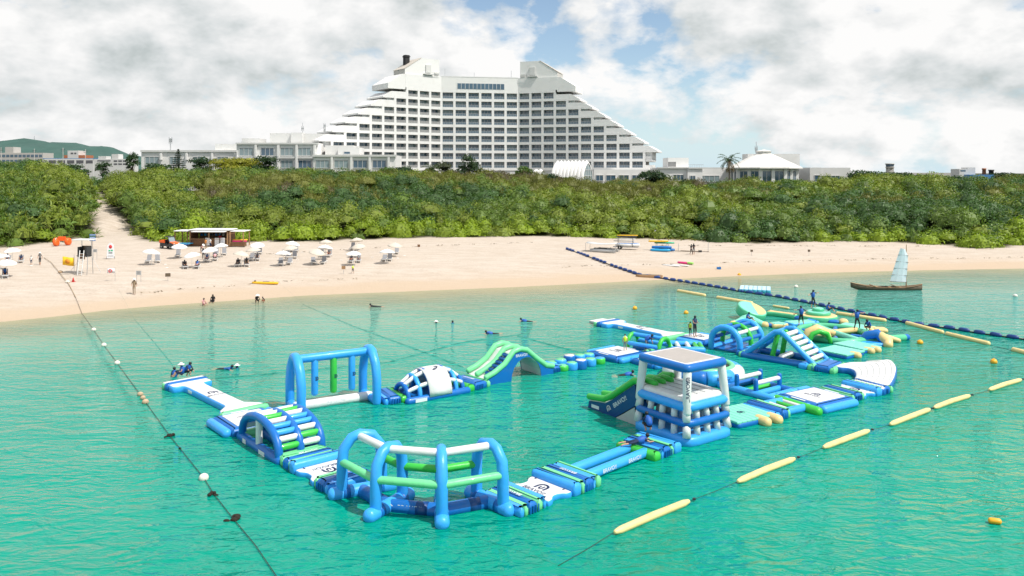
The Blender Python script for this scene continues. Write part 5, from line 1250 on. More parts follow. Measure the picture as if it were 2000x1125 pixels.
for sx in (-1, 1): pad_part('end_pad', roundpoly(rect(0.5, 1.1, sx * (L / 2 + 0.1), 0), 0.15), -0.08, 0.35, DB, DB, o)
o = wt('stepped_cone', 'round stepped cone of mint and cream tiers', 1598, 625)
for r_, z0, z1 in ((1.75, -0.1, 0.55), (1.15, 0.45, 0.88), (0.55, 0.8, 1.18)): pad_part('tier', circle(r_, 26), z0, z1, SM, CR if r_ > 1.2 else AQ, o, 0.2)
p0, p1 = at(1538, 636), at(1588, 633); o, L = wthing('pale_pad', 'mint and blue pad in front of the stepped cone', p0, p1); pad_part('pad', roundpoly(rect(L, 1.4), 0.3), -0.08, 0.36, LB, AQ, o); pad_part('edge', roundpoly(rect(0.5, 1.5, L / 2, 0), 0.2), -0.08, 0.44, LB, LB, o)
p0, p1 = at(1616, 631), at(1656, 633); o, L = wthing('link_pad', 'dark blue link with cream tip right of the stepped cone', p0, p1); pad_part('pad', roundpoly(rect(L * 0.55, 0.8, -L * 0.2, 0), 0.2), -0.05, 0.34, DB, DB, o); pad_part('tip', roundpoly(rect(L * 0.45, 1.1, L * 0.3, 0), 0.3), -0.08, 0.46, CR, CR, o)
o = wt('ring_track', 'large mint ring with cream spokes in the pale course', 1628, 656)
b = MB(); b.tube([(2.75 * math.cos(2 * math.pi * k / 32), 3.4 * math.sin(2 * math.pi * k / 32), 0.22) for k in range(32)], 0.27, 12, 0, False, True); b.out('ring', SM, o)
for a, m in ((20, CR), (100, AQ), (200, CR), (285, AQ)): tube_part('spoke', [(0, 0, 0.3), (2.6 * math.cos(R(a)), 3.2 * math.sin(R(a)), 0.3)], 0.24, m, o)
for a in (60, 150, 250, 330):
    tube_part('spoke_pad', [(1.4 * math.cos(R(a)), 1.7 * math.sin(R(a)), 0.15), (2.5 * math.cos(R(a)), 3.1 * math.sin(R(a)), 0.15)], 0.2, DB, o)
pad_part('hub', circle(0.7, 18), 0.0, 0.5, CR, CR, o, 0.2)
o = wt('cream_arch', 'small cream and green arched pad behind the triangular frame', 1596, 668)
tube_part('arch', [(-0.9, 0, 0.1), (-0.7, 0, 0.8), (0, 0, 1.1), (0.7, 0, 0.8), (0.9, 0, 0.1)], 0.35, CR, o); tube_part('side_tube', [(-0.9, -0.6, 0.1), (-0.6, -0.6, 0.8), (0, -0.6, 1.0), (0.6, -0.6, 0.8), (0.9, -0.6, 0.1)], 0.18, GR, o)
def foot_mat(label, A, B, W, fe=2):
    p0, p1 = at(*A), at(*B); o, L = aqua_mat(label, p0, p1, W, world=True)
    for k in range(fe): 
        y = (k - (fe - 1) / 2) * 0.8; tube_part('float_foot', [(L / 2 - 0.35, y, 0.15), (L / 2 + 0.2, y, 0.15)], 0.27, CR, o)
    return o
foot_mat('ribbed mint mat with two cream feet below the standing and crouching pair', (1642, 640), (1702, 648), 2.2)
foot_mat('ribbed aqua mat with cream feet near the right end', (1645, 675), (1705, 688), 2.4)
foot_mat('ribbed aqua mat with one yellow foot behind the curved runway', (1612, 686), (1672, 698), 2.6, 1)
p0, p1 = at(1706, 647), at(1733, 648); o, L = wthing('cream_pad', 'flat cream pad at the right end of the pale course', p0, p1); pad_part('pad', roundpoly(rect(L, 1.2), 0.3), -0.08, 0.34, CR, CR, o)
p0, p1 = at(1672, 671), at(1766, 664); o, L = wthing('mint_arm', 'long mint arm with blue ends at the right tip of the pale course', p0, p1)
tube_part('arm', [(-L / 2, 0, 0.2), (0, -0.25, 0.2), (L / 2, 0, 0.2)], [0.3, 0.36, 0.28], SM, o); tube_part('tip', [(L / 2, 0, 0.2), (L / 2 + 0.35, 0.05, 0.2)], 0.27, DB, o)
o = wt('hump_roll', 'blue and cream humped roll near the right tip', 1716, 672)
tube_part('hump', [(-1.2, 0.6, 0.05), (-0.8, 0.3, 0.65), (-0.1, 0, 0.85), (0.2, -0.35, 0.4)], 0.34, DB, o); tube_part('hump_end', [(0.1, -0.2, 0.7), (0.45, -0.7, 0.35), (0.3, -1.0, 0.12)], 0.38, CR, o)
tube_part('loop', [(0.3, 0.6, 0.3), (1.0, 1.0, 0.42), (1.9, 0.5, 0.15)], 0.2, CR, o); pad_part('base', roundpoly(rect(2.6, 1.2, -0.7, -0.3), 0.3), -0.08, 0.25, LB, LB, o)
# ------------------------------------------------------------------ float lines
ROPE3 = pmat('green wet rope', (0.07, 0.25, 0.19), 0.8)
def chain(pts, step, jitter=0.0):
    """evenly spaced points along a polyline of world points"""
    out_ = []; acc = 0.0
    for p, q in zip(pts[:-1], pts[1:]):
        L = (q - p).length
        while acc <= L: out_.append((p + (q - p) * (acc / L), (q - p).normalized())); acc += step
        acc -= L
    return out_
def line_pts(pix, beach_to=0):
    return [(gp(a, c) + Vector((0, 0, 0.12)) if i < beach_to else at(a, c, 0.05)) for i, (a, c) in enumerate(pix)]
pix = [(1108, 488), (1150, 503), (1200, 522), (1250, 540), (1300, 545), (1345, 552), (1400, 561), (1450, 570), (1520, 580), (1580, 592), (1650, 606), (1720, 620), (1790, 634), (1850, 641), (1920, 652), (2000, 663), (2080, 673)]
P_ = line_pts(pix, 4)
o = thing('blue_float_barrier', 'long line of dark blue barrel floats running from the sand into the sea', 'float line', P_[0])
b = MB(); b.tube(P_, 0.07, 6, 0, False); ob = b.out('rope', ROPE, o); ob.matrix_parent_inverse = Matrix.Translation(-P_[0])
b = MB(); b.tube([(-0.36, 0, 0), (-0.30, 0, 0), (0.30, 0, 0), (0.36, 0, 0)], [0.15, 0.20, 0.20, 0.15], 12); FL = b.mesh('float', FBLUE)
for i, (p, d) in enumerate(chain(P_, 1.28)):
    if i < 14 and i % 5 == 3: continue
    f_ = inst('float', FL, o, p + Vector((0, 0, 0.08)), (0, random.uniform(-.08, .08), math.atan2(d.y, d.x) + random.uniform(-.15, .15))); f_.matrix_parent_inverse = Matrix.Translation(-P_[0])
pix = [(86, 505), (100, 514), (118, 536), (134, 556), (148, 584), (160, 612), (183, 644), (203, 674), (229, 709), (275, 772), (331, 850), (398, 933), (418, 965), (455, 1012), (500, 1066), (548, 1137)]
P_ = line_pts(pix, 5)
o = thing('buoy_rope', 'dark rope with white and brown ball buoys down the left side of the water', 'float line', P_[0]); IM = Matrix.Translation(-P_[0])
b = MB(); b.tube(P_[4:], 0.015, 6, 0, False); b.out('rope', ROPE, o).matrix_parent_inverse = IM
b = MB(); b.tube(P_[:5], 0.035, 6, 0, False); b.out('rope', ROPE2, o).matrix_parent_inverse = IM
for px_, py_, m, r in ((183, 644, BALL, .2), (203, 674, BALL, .2), (229, 709, BALL, .2), (274, 770, BALLB, .18), (279, 777, BALLB, .16), (284, 785, BALLB, .2), (398, 933, BALL, .22)):
    b = MB(); b.ell((0, 0, 0), (r, r, r * 0.9), 14, 9, 0); q = b.out('ball_buoy', m, o); q.location = at(px_, py_, 0.08); q.matrix_parent_inverse = IM
for px_, py_ in ((118, 533), (132, 553)):
    b = MB(); b.ell((0, 0, 0), (0.3, 0.2, 0.18)); q = b.out('ball_buoy', BALLB if px_ < 120 else BALL, o); q.location = gp(px_, py_) + Vector((0, 0, 0.12)); q.matrix_parent_inverse = IM
for px_, py_, r in ((331, 851, .17), (418, 965, .16), (455, 1012, .21), (352, 876, 0.07)):
    b = MB()
    for k in range(7): b.ell((random.uniform(-r, r), random.uniform(-r, r), random.uniform(-.03, .05)), (r * random.uniform(.4, .8), r * random.uniform(.3, .6), r * 0.4), 8, 5)
    q = b.out('weed_clump', WEED, o); q.location = at(px_, py_, 0.03); q.matrix_parent_inverse = IM
o = thing('cream_tube_boom', 'line of long cream float tubes crossing the right foreground', 'float line', at(1195, 1042)); IM = Matrix.Translation(-Vector(o.location))
SEGS = [((1195, 1042), (1350, 977)), ((1437, 942), (1555, 894.5)), ((1605, 875), (1700, 840)), ((1736, 830), (1818, 798.5)), ((1822, 797), (1896, 772)), ((1930, 762), (1996, 741))]
last = at(1090, 1105, 0.02)
for A, B in SEGS:
    p, q = at(*A, 0.1), at(*B, 0.1); d = (q - p).normalized()
    b = MB(); mid = (p + q) / 2 + Vector((-d.y, d.x, 0)) * random.uniform(-.08, .08); b.tube([p + d * .2, p + d * .5, mid, q - d * .5, q - d * .2], [0.09, 0.145, 0.155, 0.145, 0.09], 14); b.out('float_tube', TUBEY, o).matrix_parent_inverse = IM
    b = MB(); b.tube([last, (last + p) / 2 - Vector((0, 0, 0.03)), p], 0.010, 6, 0, False); b.out('rope', ROPE, o).matrix_parent_inverse = IM; last = q
    b = MB(); b.box(0, 0, 0, 0.12, 0.1, 0.08); kq = b.out('shackle', DARK, o); kq.location = q + d * 0.2; kq.matrix_parent_inverse = IM
o = thing('cream_tube_boom', 'line of long cream float tubes in the water before the blue float barrier', 'float line', at(1325, 568)); IM = Matrix.Translation(-Vector(o.location)); last = None
for A, B in [((1325, 568), (1376, 577)), ((1402, 581), (1468, 592)), ((1511, 597.5), (1540, 602)), ((1636, 612), (1728, 626)), ((1772, 631), (1840, 649)), ((1850, 652), (1930, 671)), ((1980, 683), (2040, 698))]:
    p, q = at(*A, 0.1), at(*B, 0.1); b = MB(); b.tube([p, (p + q) / 2, q], 0.2 if A[0] != 1511 else 0.12, 12); b.out('float_tube', TUBEY, o).matrix_parent_inverse = IM
    if last is not None: b = MB(); b.tube([last - Vector((0, 0, .1)), p - Vector((0, 0, .1))], 0.025, 5, 0, False); b.out('rope', ROPE, o).matrix_parent_inverse = IM
    last = q
for nm, pts in (('dark mooring rope trailing from the front arch foot', [(872, 1030), (930, 1050), (1000, 1072), (1060, 1092), (1095, 1106)]),
                ('thin rope slanting across the shallow water at the left', [(232, 566), (262, 622), (300, 666), (338, 712)]),
                ('thin dark rope stretched behind the hanging bags', [(420, 738), (600, 722), (760, 706), (900, 668), (1030, 650)]),
                ('thin rope running from the sand out to the wave slide', [(540, 548), (592, 594), (690, 636), (800, 676), (905, 716)]),
                ('dark mooring rope from shallow water to the stepping drums', [(1010, 655), (1060, 668), (1120, 684), (1150, 690)])):
    P_ = [at(a, c, 0.004) if c > 585 or a > 600 else gp(a, c) + Vector((0, 0, 0.03)) for a, c in pts]; b = MB(); b.tube(P_, 0.0035, 4, 0, False); tag(b.out('mooring_rope', ROPE3), nm, 'rope')
for px_, py_, lb in ((1240, 603, 'orange ball buoy left of the far runway swimmers zone'), (1340, 612, 'orange ball buoy above the far runway pair'), (1797, 670, 'yellow orange ball buoy right of the pale course'), (1941, 708, 'orange ball buoy at the right between float tubes'), (1943, 1020, 'yellow barrel buoy alone in the lower right water'), (1444, 538, 'orange ball buoy at the water edge below the boards')):
    p = at(px_, py_, 0.06) if py_ > 545 else gp(px_, py_); b = MB()
    if py_ > 1000: b.tube([(-0.14, 0.05, 0.05), (0.14, -0.05, 0.05)], 0.12, 12)
    else: b.ell((0, 0, 0.06), (0.24, 0.24, 0.22), 14, 8); b.box(0, 0, 0.28, 0.08, 0.08, 0.06)
    q = b.out('marker_buoy', ORB); q.location = p; tag(q, lb, 'buoy', 'orange marker buoys')
for px_, py_, lb in ((1555, 561, 'small white buoy left of the sailing boat bow'), (1983, 579, 'small white buoy at the right edge near shore')):
    b = MB(); b.ell((0, 0, 0.06), (0.26, 0.26, 0.22), 12, 7); b.box(0, 0, 0.28, 0.06, 0.06, 0.06); q = b.out('marker_buoy', BALL); q.location = at(px_, py_); tag(q, lb, 'buoy', 'white marker buoys')

# ------------------------------------------------------------------ boats on the water
p = at(1731, 566); o = thing('sailing_boat', 'long wooden boat with a patched pale blue sail moored near the beach', 'boat', p, R(-4))
L = 8.3; st = []; n = 15
for i in range(n):
    t_ = i / (n - 1) * 2 - 1; x = t_ * L / 2; bw = 0.62 * (1 - abs(t_) ** 2.6) + 0.03; sh_ = 0.34 + 0.50 * max(0, -t_) ** 2.2 + 0.38 * max(0, t_) ** 3; kz = -0.18 + 0.45 * max(0, -t_) ** 4 + 0.2 * max(0, t_) ** 6
    st.append([(x, -bw, sh_), (x, -bw * 0.8, kz + 0.2), (x, 0, kz), (x, bw * 0.8, kz + 0.2), (x, bw, sh_), (x, bw * 0.82, sh_), (x, bw * 0.6, kz + 0.28), (x, 0, kz + 0.2), (x, -bw * 0.6, kz + 0.28), (x, -bw * 0.82, sh_)])
b = MB(); vs = [v for s_ in st for v in s_]; fs = [(i * 10 + k, i * 10 + (k + 1) % 10, (i + 1) * 10 + (k + 1) % 10, (i + 1) * 10 + k) for i in range(n - 1) for k in range(10)]; fs += [tuple(range(9, -1, -1)), tuple((n - 1) * 10 + k for k in range(10))]
b.add(vs, fs, 0, True); b.out('hull', WOODG, o)
for sy in (-1, 1):
    b = MB(); b.tube([(s_[0][0], sy * (abs(s_[0][1]) + 0.02), s_[0][2] + 0.01) for s_ in st], 0.035, 5); b.out('gunwale', WOOD2, o)
for x in (-2.4, -1.2, 0.3, 1.5): b = MB(); b.box(x, 0, 0.38, 0.22, 1.1, 0.05); b.out('thwart', WOOD2, o)
for x in (-1.6, 0.9): b = MB(); b.tube([(x, -0.95, 0.5), (x, 0.95, 0.5)], 0.05, 6); b.out('cross_pole', WOOD2, o)
b = MB(); b.tube([(2.3, 0, 0.1), (2.33, 0, 5.4)], [0.07, 0.04], 8); b.out('mast', WOOD2, o)
so = [(2.3, 0.9), (2.35, 2.3), (2.5, 3.7), (2.35, 4.55), (1.75, 4.85), (1.35, 3.7), (1.0, 2.3), (0.72, 1.2)]
for k in range(5):
    z0 = 0.95 + k * 0.79; z1 = z0 + 0.77
    def lx(z): return np.interp(z, [1.0, 2.3, 3.7, 4.85], [0.42, 0.80, 1.22, 1.62])
    def rx(z): return np.interp(z, [0.9, 2.3, 3.7, 4.6, 4.9], [2.30, 2.40, 2.52, 2.42, 2.15])
    for j in range(3):
        b = MB(); vs = []
        for z in (z0, z1):
            for u_ in (j / 3, (j + 0.97) / 3): vs.append((lx(z) + (rx(z) - lx(z)) * u_, -0.05 - 0.14 * math.sin(math.pi * u_), z + 0.10 * (1 - u_)))
        b.add(vs, [(0, 1, 3, 2)], 0, False); q = b.out('sail_panel', SAIL, o); md = q.modifiers.new('t', 'SOLIDIFY'); md.thickness = 0.02
    b = MB(); b.tube([(lx(z0) - 0.05, -0.1, z0 + 0.08), (rx(z0) + 0.05, -0.1, z0 - 0.02)], 0.025, 5); b.out('batten', WOODG, o)
p = at(1475, 568); o = thing('floating_dock', 'pale blue modular floating dock beside the blue float barrier', 'dock', p, R(-18)); nx_, ny_ = 7, 4
DK = pmat('pale blue dock plastic', (0.50, 0.66, 0.74), 0.5); DK2 = pmat('cyan dock plastic', (0.05, 0.36, 0.52), 0.5)
b = MB(); b.pad(roundpoly(rect(0.49, 0.49), 0.08, 2), -0.1, 0.38, 0.05, 0, 1); CUBE = b.mesh('dock_cell', [DK2, DK])
for i in range(nx_):
    for j in range(ny_): inst('dock_cell', CUBE, o, ((i - (nx_ - 1) / 2) * 0.5, (j - (ny_ - 1) / 2) * 0.85, 0), scale=(1, 1.7, 1))

# ------------------------------------------------------------------ umbrellas and loungers
def z6(x, y): return (260 + x / 3.5714, 430 + y / 3.5714)
CAN = {}
def canopy_mesh(m):
    if m.name not in CAN:
        b = MB(); n = 24; rings = [(0.02, 0.50), (0.45, 0.42), (0.85, 0.26), (1.18, 0.07), (1.30, -0.03), (1.31, -0.13)]
        vs = []; 
        for k, (r, z) in enumerate(rings):
            for i in range(n):
                sc = 1 - (0.035 * r if i % 3 else 0) ; a = 2 * math.pi * i / n; vs.append((r * sc * math.cos(a), r * sc * math.sin(a), z - (0.03 * r if i % 3 else 0)))
        b.add(vs, [(k * n + i, k * n + (i + 1) % n, (k + 1) * n + (i + 1) % n, (k + 1) * n + i) for k in range(len(rings) - 1) for i in range(n)], 0, True); CAN[m.name] = b.mesh('canopy', m)
    return CAN[m.name]
b = MB(); b.tube([(0, 0, -0.2), (0, 0, 2.45)], 0.03, 8); POLE = b.mesh('pole', LWH)
b = MB(); b.lathe([(0.04, 0.42), (0.05, 0.5), (0.02, 0.6)], 8); FIN = b.mesh('finial', LWH)
b = MB(); b.tube([(0.03, 0, 0.05), (0.62, 0, 0.27), (1.2, 0, 0.03)], 0.012, 4); RIB = b.mesh('rib', STEEL)
def umbrella(base, label, m, tilt, k=1.0):
    o = thing('beach_umbrella', label, 'umbrella', base, random.uniform(0, 1), 'white beach umbrellas'); k = random.uniform(0.80, 0.88); o.scale = (k, k, k); k = 1.0
    inst('pole', POLE, o, scale=(1, 1, k)); c = inst('canopy', canopy_mesh(m), o, (0, 0, 2.02 * k), tilt)
    for i in range(8): inst('rib', RIB, c, rot=(0, 0, i * math.pi / 4))
    inst('finial', FIN, c)
def lounger_meshes(sling):
    fr = MB()
    for sy in (-0.31, 0.31): fr.box(0, sy, 0.33, 1.95, 0.05, 0.06)
    for x in (-0.95, 0.95): fr.box(x, 0, 0.33, 0.05, 0.66, 0.06)
    f_ = fr.mesh('frame', LWH); lg = MB(); lg.box(0, 0, 0.13, 0.06, 0.06, 0.36); l_ = lg.mesh('leg', LWH)
    s_ = MB(); s_.pad(roundpoly(rect(1.22, 0.58), 0.06, 2), 0.352, 0.40, 0.02); sm = s_.mesh('seat', sling)
    a = MB(); a.pad(roundpoly(rect(0.78, 0.6, 0.39, 0), 0.05, 2), -0.02, 0.03, 0.02); am = a.mesh('backrest', sling)
    return f_, l_, sm, am
LM = {m.name: lounger_meshes(m) for m in (LGR, LDK, LWH)}
def lounger(p, rz, label, sling, back=50):
    """foot end towards local -x"""
    o = thing('sun_lounger', label, 'sun lounger', p, rz, 'sun loungers under the umbrellas'); f_, l_, sm, am = LM[sling.name]
    inst('frame', f_, o); inst('seat', sm, o, (-0.36, 0, 0))
    for x in (-0.8, 0.75):
        for y in (-0.29, 0.29): inst('leg', l_, o, (x, y, 0))
    inst('backrest', am, o, (0.24, 0, 0.38), (0, R(-back), 0)); return o
ROWS = {'front': [(128, 228, [(97, 303), (176, 301)], 'W'), (410, 250, [(366, 343), (440, 342)], 'W'), (755, 242, [(722, 329), (795, 327)], 'B'), (1047, 238, [(1026, 324), (1082, 318)], 'W'), (1283, 228, [(1262, 311), (1318, 312)], 'B'), (1537, 232, [(1516, 302), (1573, 301)], 'W'), (1772, 222, [(1746, 292), (1788, 290)], 'W')],
        'middle': [(322, 183, [(310, 260)], 'W'), (535, 212, [(506, 295), (572, 288)], 'W'), (838, 202, [(815, 287), (868, 287)], 'B'), (1092, 198, [(1085, 270), (1128, 270)], 'B'), (1340, 190, [(1313, 263), (1360, 262)], 'W'), (1570, 175, [(1524, 209), (1567, 209)], 'B'), (1826, 170, [(1838, 242)], 'B')],
        'back': [(610, 175, [(583, 246), (637, 249)], 'W'), (866, 168, [(848, 240), (885, 240)], 'W'), (1113, 162, [(1100, 226), (1140, 228)], 'W'), (1345, 145, [], 'B'), (1560, 133, [], 'B')]}
ORD = ['leftmost', 'second from the left', 'third from the left', 'fourth from the left', 'fifth from the left', 'sixth from the left', 'rightmost']
UMB = {}
def place_umb(px_, py_, name, cloth, lgs, key):
    g = gp(px_, py_ + 24.0)
    umbrella(g, ('white' if cloth == 'W' else 'shade tinted beige') + ' beach umbrella, ' + name, CANW if cloth == 'W' else CANB, (random.uniform(-.2, .2), random.uniform(-.18, .22), 0))  # beige canopies carry their shade in the cloth colour
    for j, (a, c) in enumerate(lgs):
        q = gp(a, c); rz = math.atan2(q.y, q.x) + R(random.uniform(-14, 6)); q = q + Vector((math.cos(rz), math.sin(rz), 0)) * 0.9; q.z = gz(q.x, q.y)
        sd = ('left' if j == 0 else 'right') + ' lounger' if len(lgs) > 1 else 'single lounger'
        l_ = lounger(q, rz, 'white framed sun lounger, ' + sd + ' under the ' + key + ' umbrella', random.choice((LGR, LDK, LDK, LGR, LGR)), random.choice((35, 50, 58, 62)))
        UMB.setdefault(key, []).append(l_)
for row, lst in ROWS.items():
    for k, (x, y, lg, c) in enumerate(lst):
        w_ = ORD[k] if not (k == len(lst) - 1) else 'rightmost'
        px_, py_ = z6(x, y); place_umb(px_, py_, w_ + ' in the ' + row + ' row', c, [z6(*q) for q in lg], w_ + ' ' + row + ' row')
place_umb(24, 490, 'larger one at the far left edge', 'W', [(12, 513), (40, 514)], 'upper far left'); place_umb(1, 503, 'cut by the left edge of the view', 'W', [], ''); place_umb(13, 518, 'nearest one at the lower left edge', 'W', [(10, 545)], 'nearest far left')
# small white things left on the sand: sandals and bottles
# ------------------------------------------------------------------ beach hut, vehicles, boards
g = gp(412, 480); o = thing('beach_hut', 'brown wooden rental hut with white canopies at the back of the beach', 'hut', g, R(-3)); g0 = g
def bpart(name, boxes, mat, par, sm=None):
    b = MB()
    for q in boxes: b.box(*q)
    return b.out(name, mat, par)
bpart('floor', [(0.3, 0.4, 0.06, 7.2, 3.6, 0.12)], WOOD, o)
for k in range(12): bpart('plank', [(-2.75 + k * 0.52, -1.1, 0.62, 0.50, 0.08, 1.1)], WOOD, o)
bpart('back_wall', [(0.2, 2.0, 1.3, 6.2, 0.1, 2.4)], WOOD, o); bpart('counter', [(0.1, -1.15, 1.2, 6.3, 0.4, 0.08)], WOOD2, o)
for x in (-3.0, 3.3): bpart('side_wall', [(x, 0.45, 1.25, 0.1, 3.0, 2.3)], WOOD, o)
for x in (-3.0, 0.2, 3.3, 3.75): bpart('post', [(x, -1.2, 1.25, 0.16, 0.16, 2.4)], WOOD2, o)
bpart('shelf', [(0, 1.7, 1.5, 5.6, 0.4, 0.05)], WOODG, o)
for k in range(8): bpart('goods', [(-2.3 + k * 0.62, 1.7, 1.7, 0.3, 0.25, 0.35)], [BLU, CYA, WH, DARK][k % 4], o)
for x, y, w_, d_, z in ((0.2, 0.3, 7.0, 3.8, 2.62), (-4.5, 0.2, 2.6, 3.0, 2.42), (4.9, 0.3, 2.4, 3.0, 2.40), (0.5, -1.9, 5.6, 1.3, 2.40)):
    b = MB(); b.pad(roundpoly(rect(w_, d_, x, y), 0.1, 2), z, z + 0.12, 0.05); b.out('canopy', CANW, o)
for x, y in ((-5.6, -1.1), (-5.6, 1.5), (-3.5, -1.1), (5.9, -1.0), (5.9, 1.6)): bpart('post', [(x, y, 1.2, 0.14, 0.14, 2.4)], WOOD2 if x > 0 else WOOD, o)
for x in (1.6, 1.0 - 1.0): bpart('menu_board', [(x, -1.32, 0.75, 0.75, 0.05, 1.25)], INKW, o)
bpart('menu_board', [(2.55, -1.34, 0.75, 0.7, 0.05, 1.3)], INKW, o)
for z in (0.4, 0.6, 0.8, 1.0, 1.2): bpart('menu_lines', [(2.55, -1.372, z, 0.5, 0.01, 0.05)], INK, o)
for k, z in enumerate((0.25, 0.45)):
    b = MB(); b.pad(roundpoly([(-1.5, 0), (-1.0, .32), (1.0, .34), (1.5, 0), (1.0, -.34), (-1.0, -.32)], .3), 0, 0.14); q = b.out('paddle_board', CYA if k else BLU); q.location = g0 + Vector((-4.2 + k * 0.5, -1.7, z)); q.rotation_euler = (0, 0, R(4 + 6 * k)); tag(q, ['blue paddle board under the left canopy of the hut', 'cyan paddle board on top under the left hut canopy'][k], 'paddle board')
for k, (z, m, lb) in enumerate(((0.72, PINK, 'pink paddle board on the crate right of the hut'), (0.92, YPL, 'yellow paddle board on top at the right of the hut'))):
    b = MB(); b.pad(roundpoly([(-1.3, 0), (-.8, .34), (.9, .36), (1.4, 0), (.9, -.36), (-.8, -.34)], .3), 0, 0.16); q = b.out('paddle_board', m); q.location = g0 + Vector((5.0, -0.9 + 0.4 * k, z)); q.rotation_euler = (0, 0, R(6)); tag(q, lb, 'paddle board')
q = thing('wooden_crate', 'dark wooden crate carrying boards right of the hut', 'crate', g0 + Vector((5.0, -1.0, 0)))
for z in (0.12, 0.36, 0.6):
    bpart('slat', [(0, -0.5, z, 2.2, 0.06, 0.2)], WOOD, q); bpart('slat', [(0, 0.5, z, 2.2, 0.06, 0.2)], WOOD, q)
for x in (-1.05, 1.05): bpart('post', [(x, 0, 0.36, 0.1, 0.9, 0.7)], WOOD, q)
q = thing('beach_bench', 'tan wooden bench in front of the hut steps', 'bench', g0 + Vector((3.0, -2.6, 0))); bpart('seat', [(0, 0, 0.42, 1.6, 0.4, 0.06)], WOOD2, q)
for x in (-0.65, 0.65): bpart('leg', [(x, 0, 0.2, 0.08, 0.36, 0.4)], WOOD2, q)
def wheel(par, x, y, r, w_, nm='wheel', tm=TYRE, hm=LWH):
    M = Matrix.Translation((x, y, r)) @ Matrix.Rotation(R(90), 4, 'X'); b = MB(); b.lathe([(r * .6, -w_ / 2), (r * .93, -w_ / 2), (r, -w_ / 4), (r, w_ / 4), (r * .93, w_ / 2), (r * .6, w_ / 2)], 18, M=M); wv = b.out(nm, tm, par)
    b = MB(); b.lathe([(r * .15, -w_ * .52), (r * .58, -w_ * .45), (r * .58, w_ * .45), (r * .15, w_ * .52)], 14, M=M); b.out('hub', hm, wv)
g = gp(331, 486); o = thing('utility_buggy', 'orange and black open utility buggy parked left of the hut', 'buggy', g, R(-28))
b = MB(); b.xz([(-1.5, 0.45), (1.5, 0.45), (1.6, 0.75), (1.45, 0.95), (0.65, 1.05), (0.5, 0.75), (-0.35, 0.72), (-0.4, 0.95), (-1.5, 0.95)], -0.62, 0.62); b.out('chassis', DARK, o)
b = MB(); b.xz([(0.6, 0.95), (1.5, 0.78), (1.62, 0.86), (1.5, 1.0), (0.7, 1.18)], -0.6, 0.6); b.out('bonnet', ORG, o)
bpart('cargo_bed', [(-1.05, 0, 1.0, 1.2, 1.3, 0.08), (-1.05, -0.62, 1.18, 1.2, 0.06, 0.4), (-1.05, 0.62, 1.18, 1.2, 0.06, 0.4), (-1.63, 0, 1.18, 0.06, 1.3, 0.4)], ORG, o)
for y in (-0.3, 0.3): bpart('seat', [(-0.1, y, 0.85, 0.5, 0.5, 0.2), (-0.34, y, 1.2, 0.12, 0.5, 0.55)], BLACK, o)
for sy in (-1, 1): b = MB(); b.tube([(0.75, sy * .6, 1.1), (0.35, sy * .58, 1.95), (-0.4, sy * .58, 1.95), (-0.5, sy * .6, 1.0)], 0.04, 6); b.out('roll_bar', BLACK, o)
bpart('roof', [(-0.02, 0, 1.98, 0.95, 1.25, 0.06)], DARK, o); b = MB(); b.add([(0.74, -.56, 1.12), (0.74, .56, 1.12), (0.38, .54, 1.9), (0.38, -.54, 1.9)], [(0, 1, 2, 3)], 0, False); b.out('windscreen', GLASS2, o)
for x in (-1.05, 1.05):
    for y in (-0.62, 0.62): wheel(o, x, y, 0.34, 0.26)
for y in (-0.42, 0.42): bpart('headlight', [(1.6, y, 0.86, 0.05, 0.2, 0.12)], INKW, o)
g = gp(116, 480); o = thing('water_trike', 'orange big wheeled water trike parked by the pandanus', 'trike', g, R(-95))
wheel(o, -0.7, -1.05, 0.62, 0.55, 'wheel', ORG, ORG); wheel(o, -0.7, 1.05, 0.62, 0.55, 'wheel', ORG, ORG); wheel(o, 1.0, 0.15, 0.55, 0.5, 'wheel', ORG, ORG)
b = MB(); b.tube([(-0.7, -0.8, 0.62), (-0.7, 0.8, 0.62)], 0.06, 8); b.tube([(-0.7, 0, 0.62), (1.0, 0, 0.75)], 0.06, 8); b.tube([(1.0, -0.2, 0.55), (0.9, 0, 1.25), (0.75, 0, 1.3)], 0.04, 6); b.out('frame', LWH, o)
bpart('seat', [(-0.35, 0, 0.85, 0.6, 1.1, 0.12), (-0.68, 0, 1.15, 0.12, 1.3, 0.6)], ORG, o); bpart('footrest', [(0.35, 0, 0.5, 0.5, 0.9, 0.05)], LWH, o)
# lifeguard chair
g = gp(164, 536); o = thing('lifeguard_chair', 'tall white lifeguard chair with ladder, dark seat and flat canopy', 'lifeguard chair', g, R(-8)); o.scale = (0.86, 0.9, 0.96)
for x in (-0.85, 0.85):
    b = MB(); b.tube([(x * 1.0, 0.8, 0), (x * 0.9, 0.55, 4.5)], 0.045, 6); b.out('leg', STEEL, o); b = MB(); b.tube([(x, -0.5, 0), (x * 0.9, -0.2, 2.4)], 0.045, 6); b.out('leg', STEEL, o)
    b = MB(); b.tube([(x * 0.38 + 0.12, -1.1, 0), (x * 0.38 + 0.1, -0.55, 3.15)], 0.06, 6); b.out('ladder_rail', LWH, o); b = MB(); b.tube([(x, 0.6, 2.2), (x * 2.9, 0.3, 0.25)], 0.022, 5); b.out('guy_wire', STEEL, o)
for k in range(8): t_ = (k + 1) / 9; bpart('rung', [(0.11, -1.1 + 0.55 * t_, 3.1 * t_, 0.62, 0.05, 0.05)], LWH, o)
bpart('seat', [(0, 0.05, 2.45, 1.6, 1.1, 0.1)], DARK, o); bpart('backrest', [(0, 0.55, 3.1, 1.5, 0.08, 1.2)], WOODG, o)
for x in (-0.62, 0.62): bpart('side_guard', [(x, 0.1, 2.95, 0.3, 0.9, 1.3)], DARK, o); 
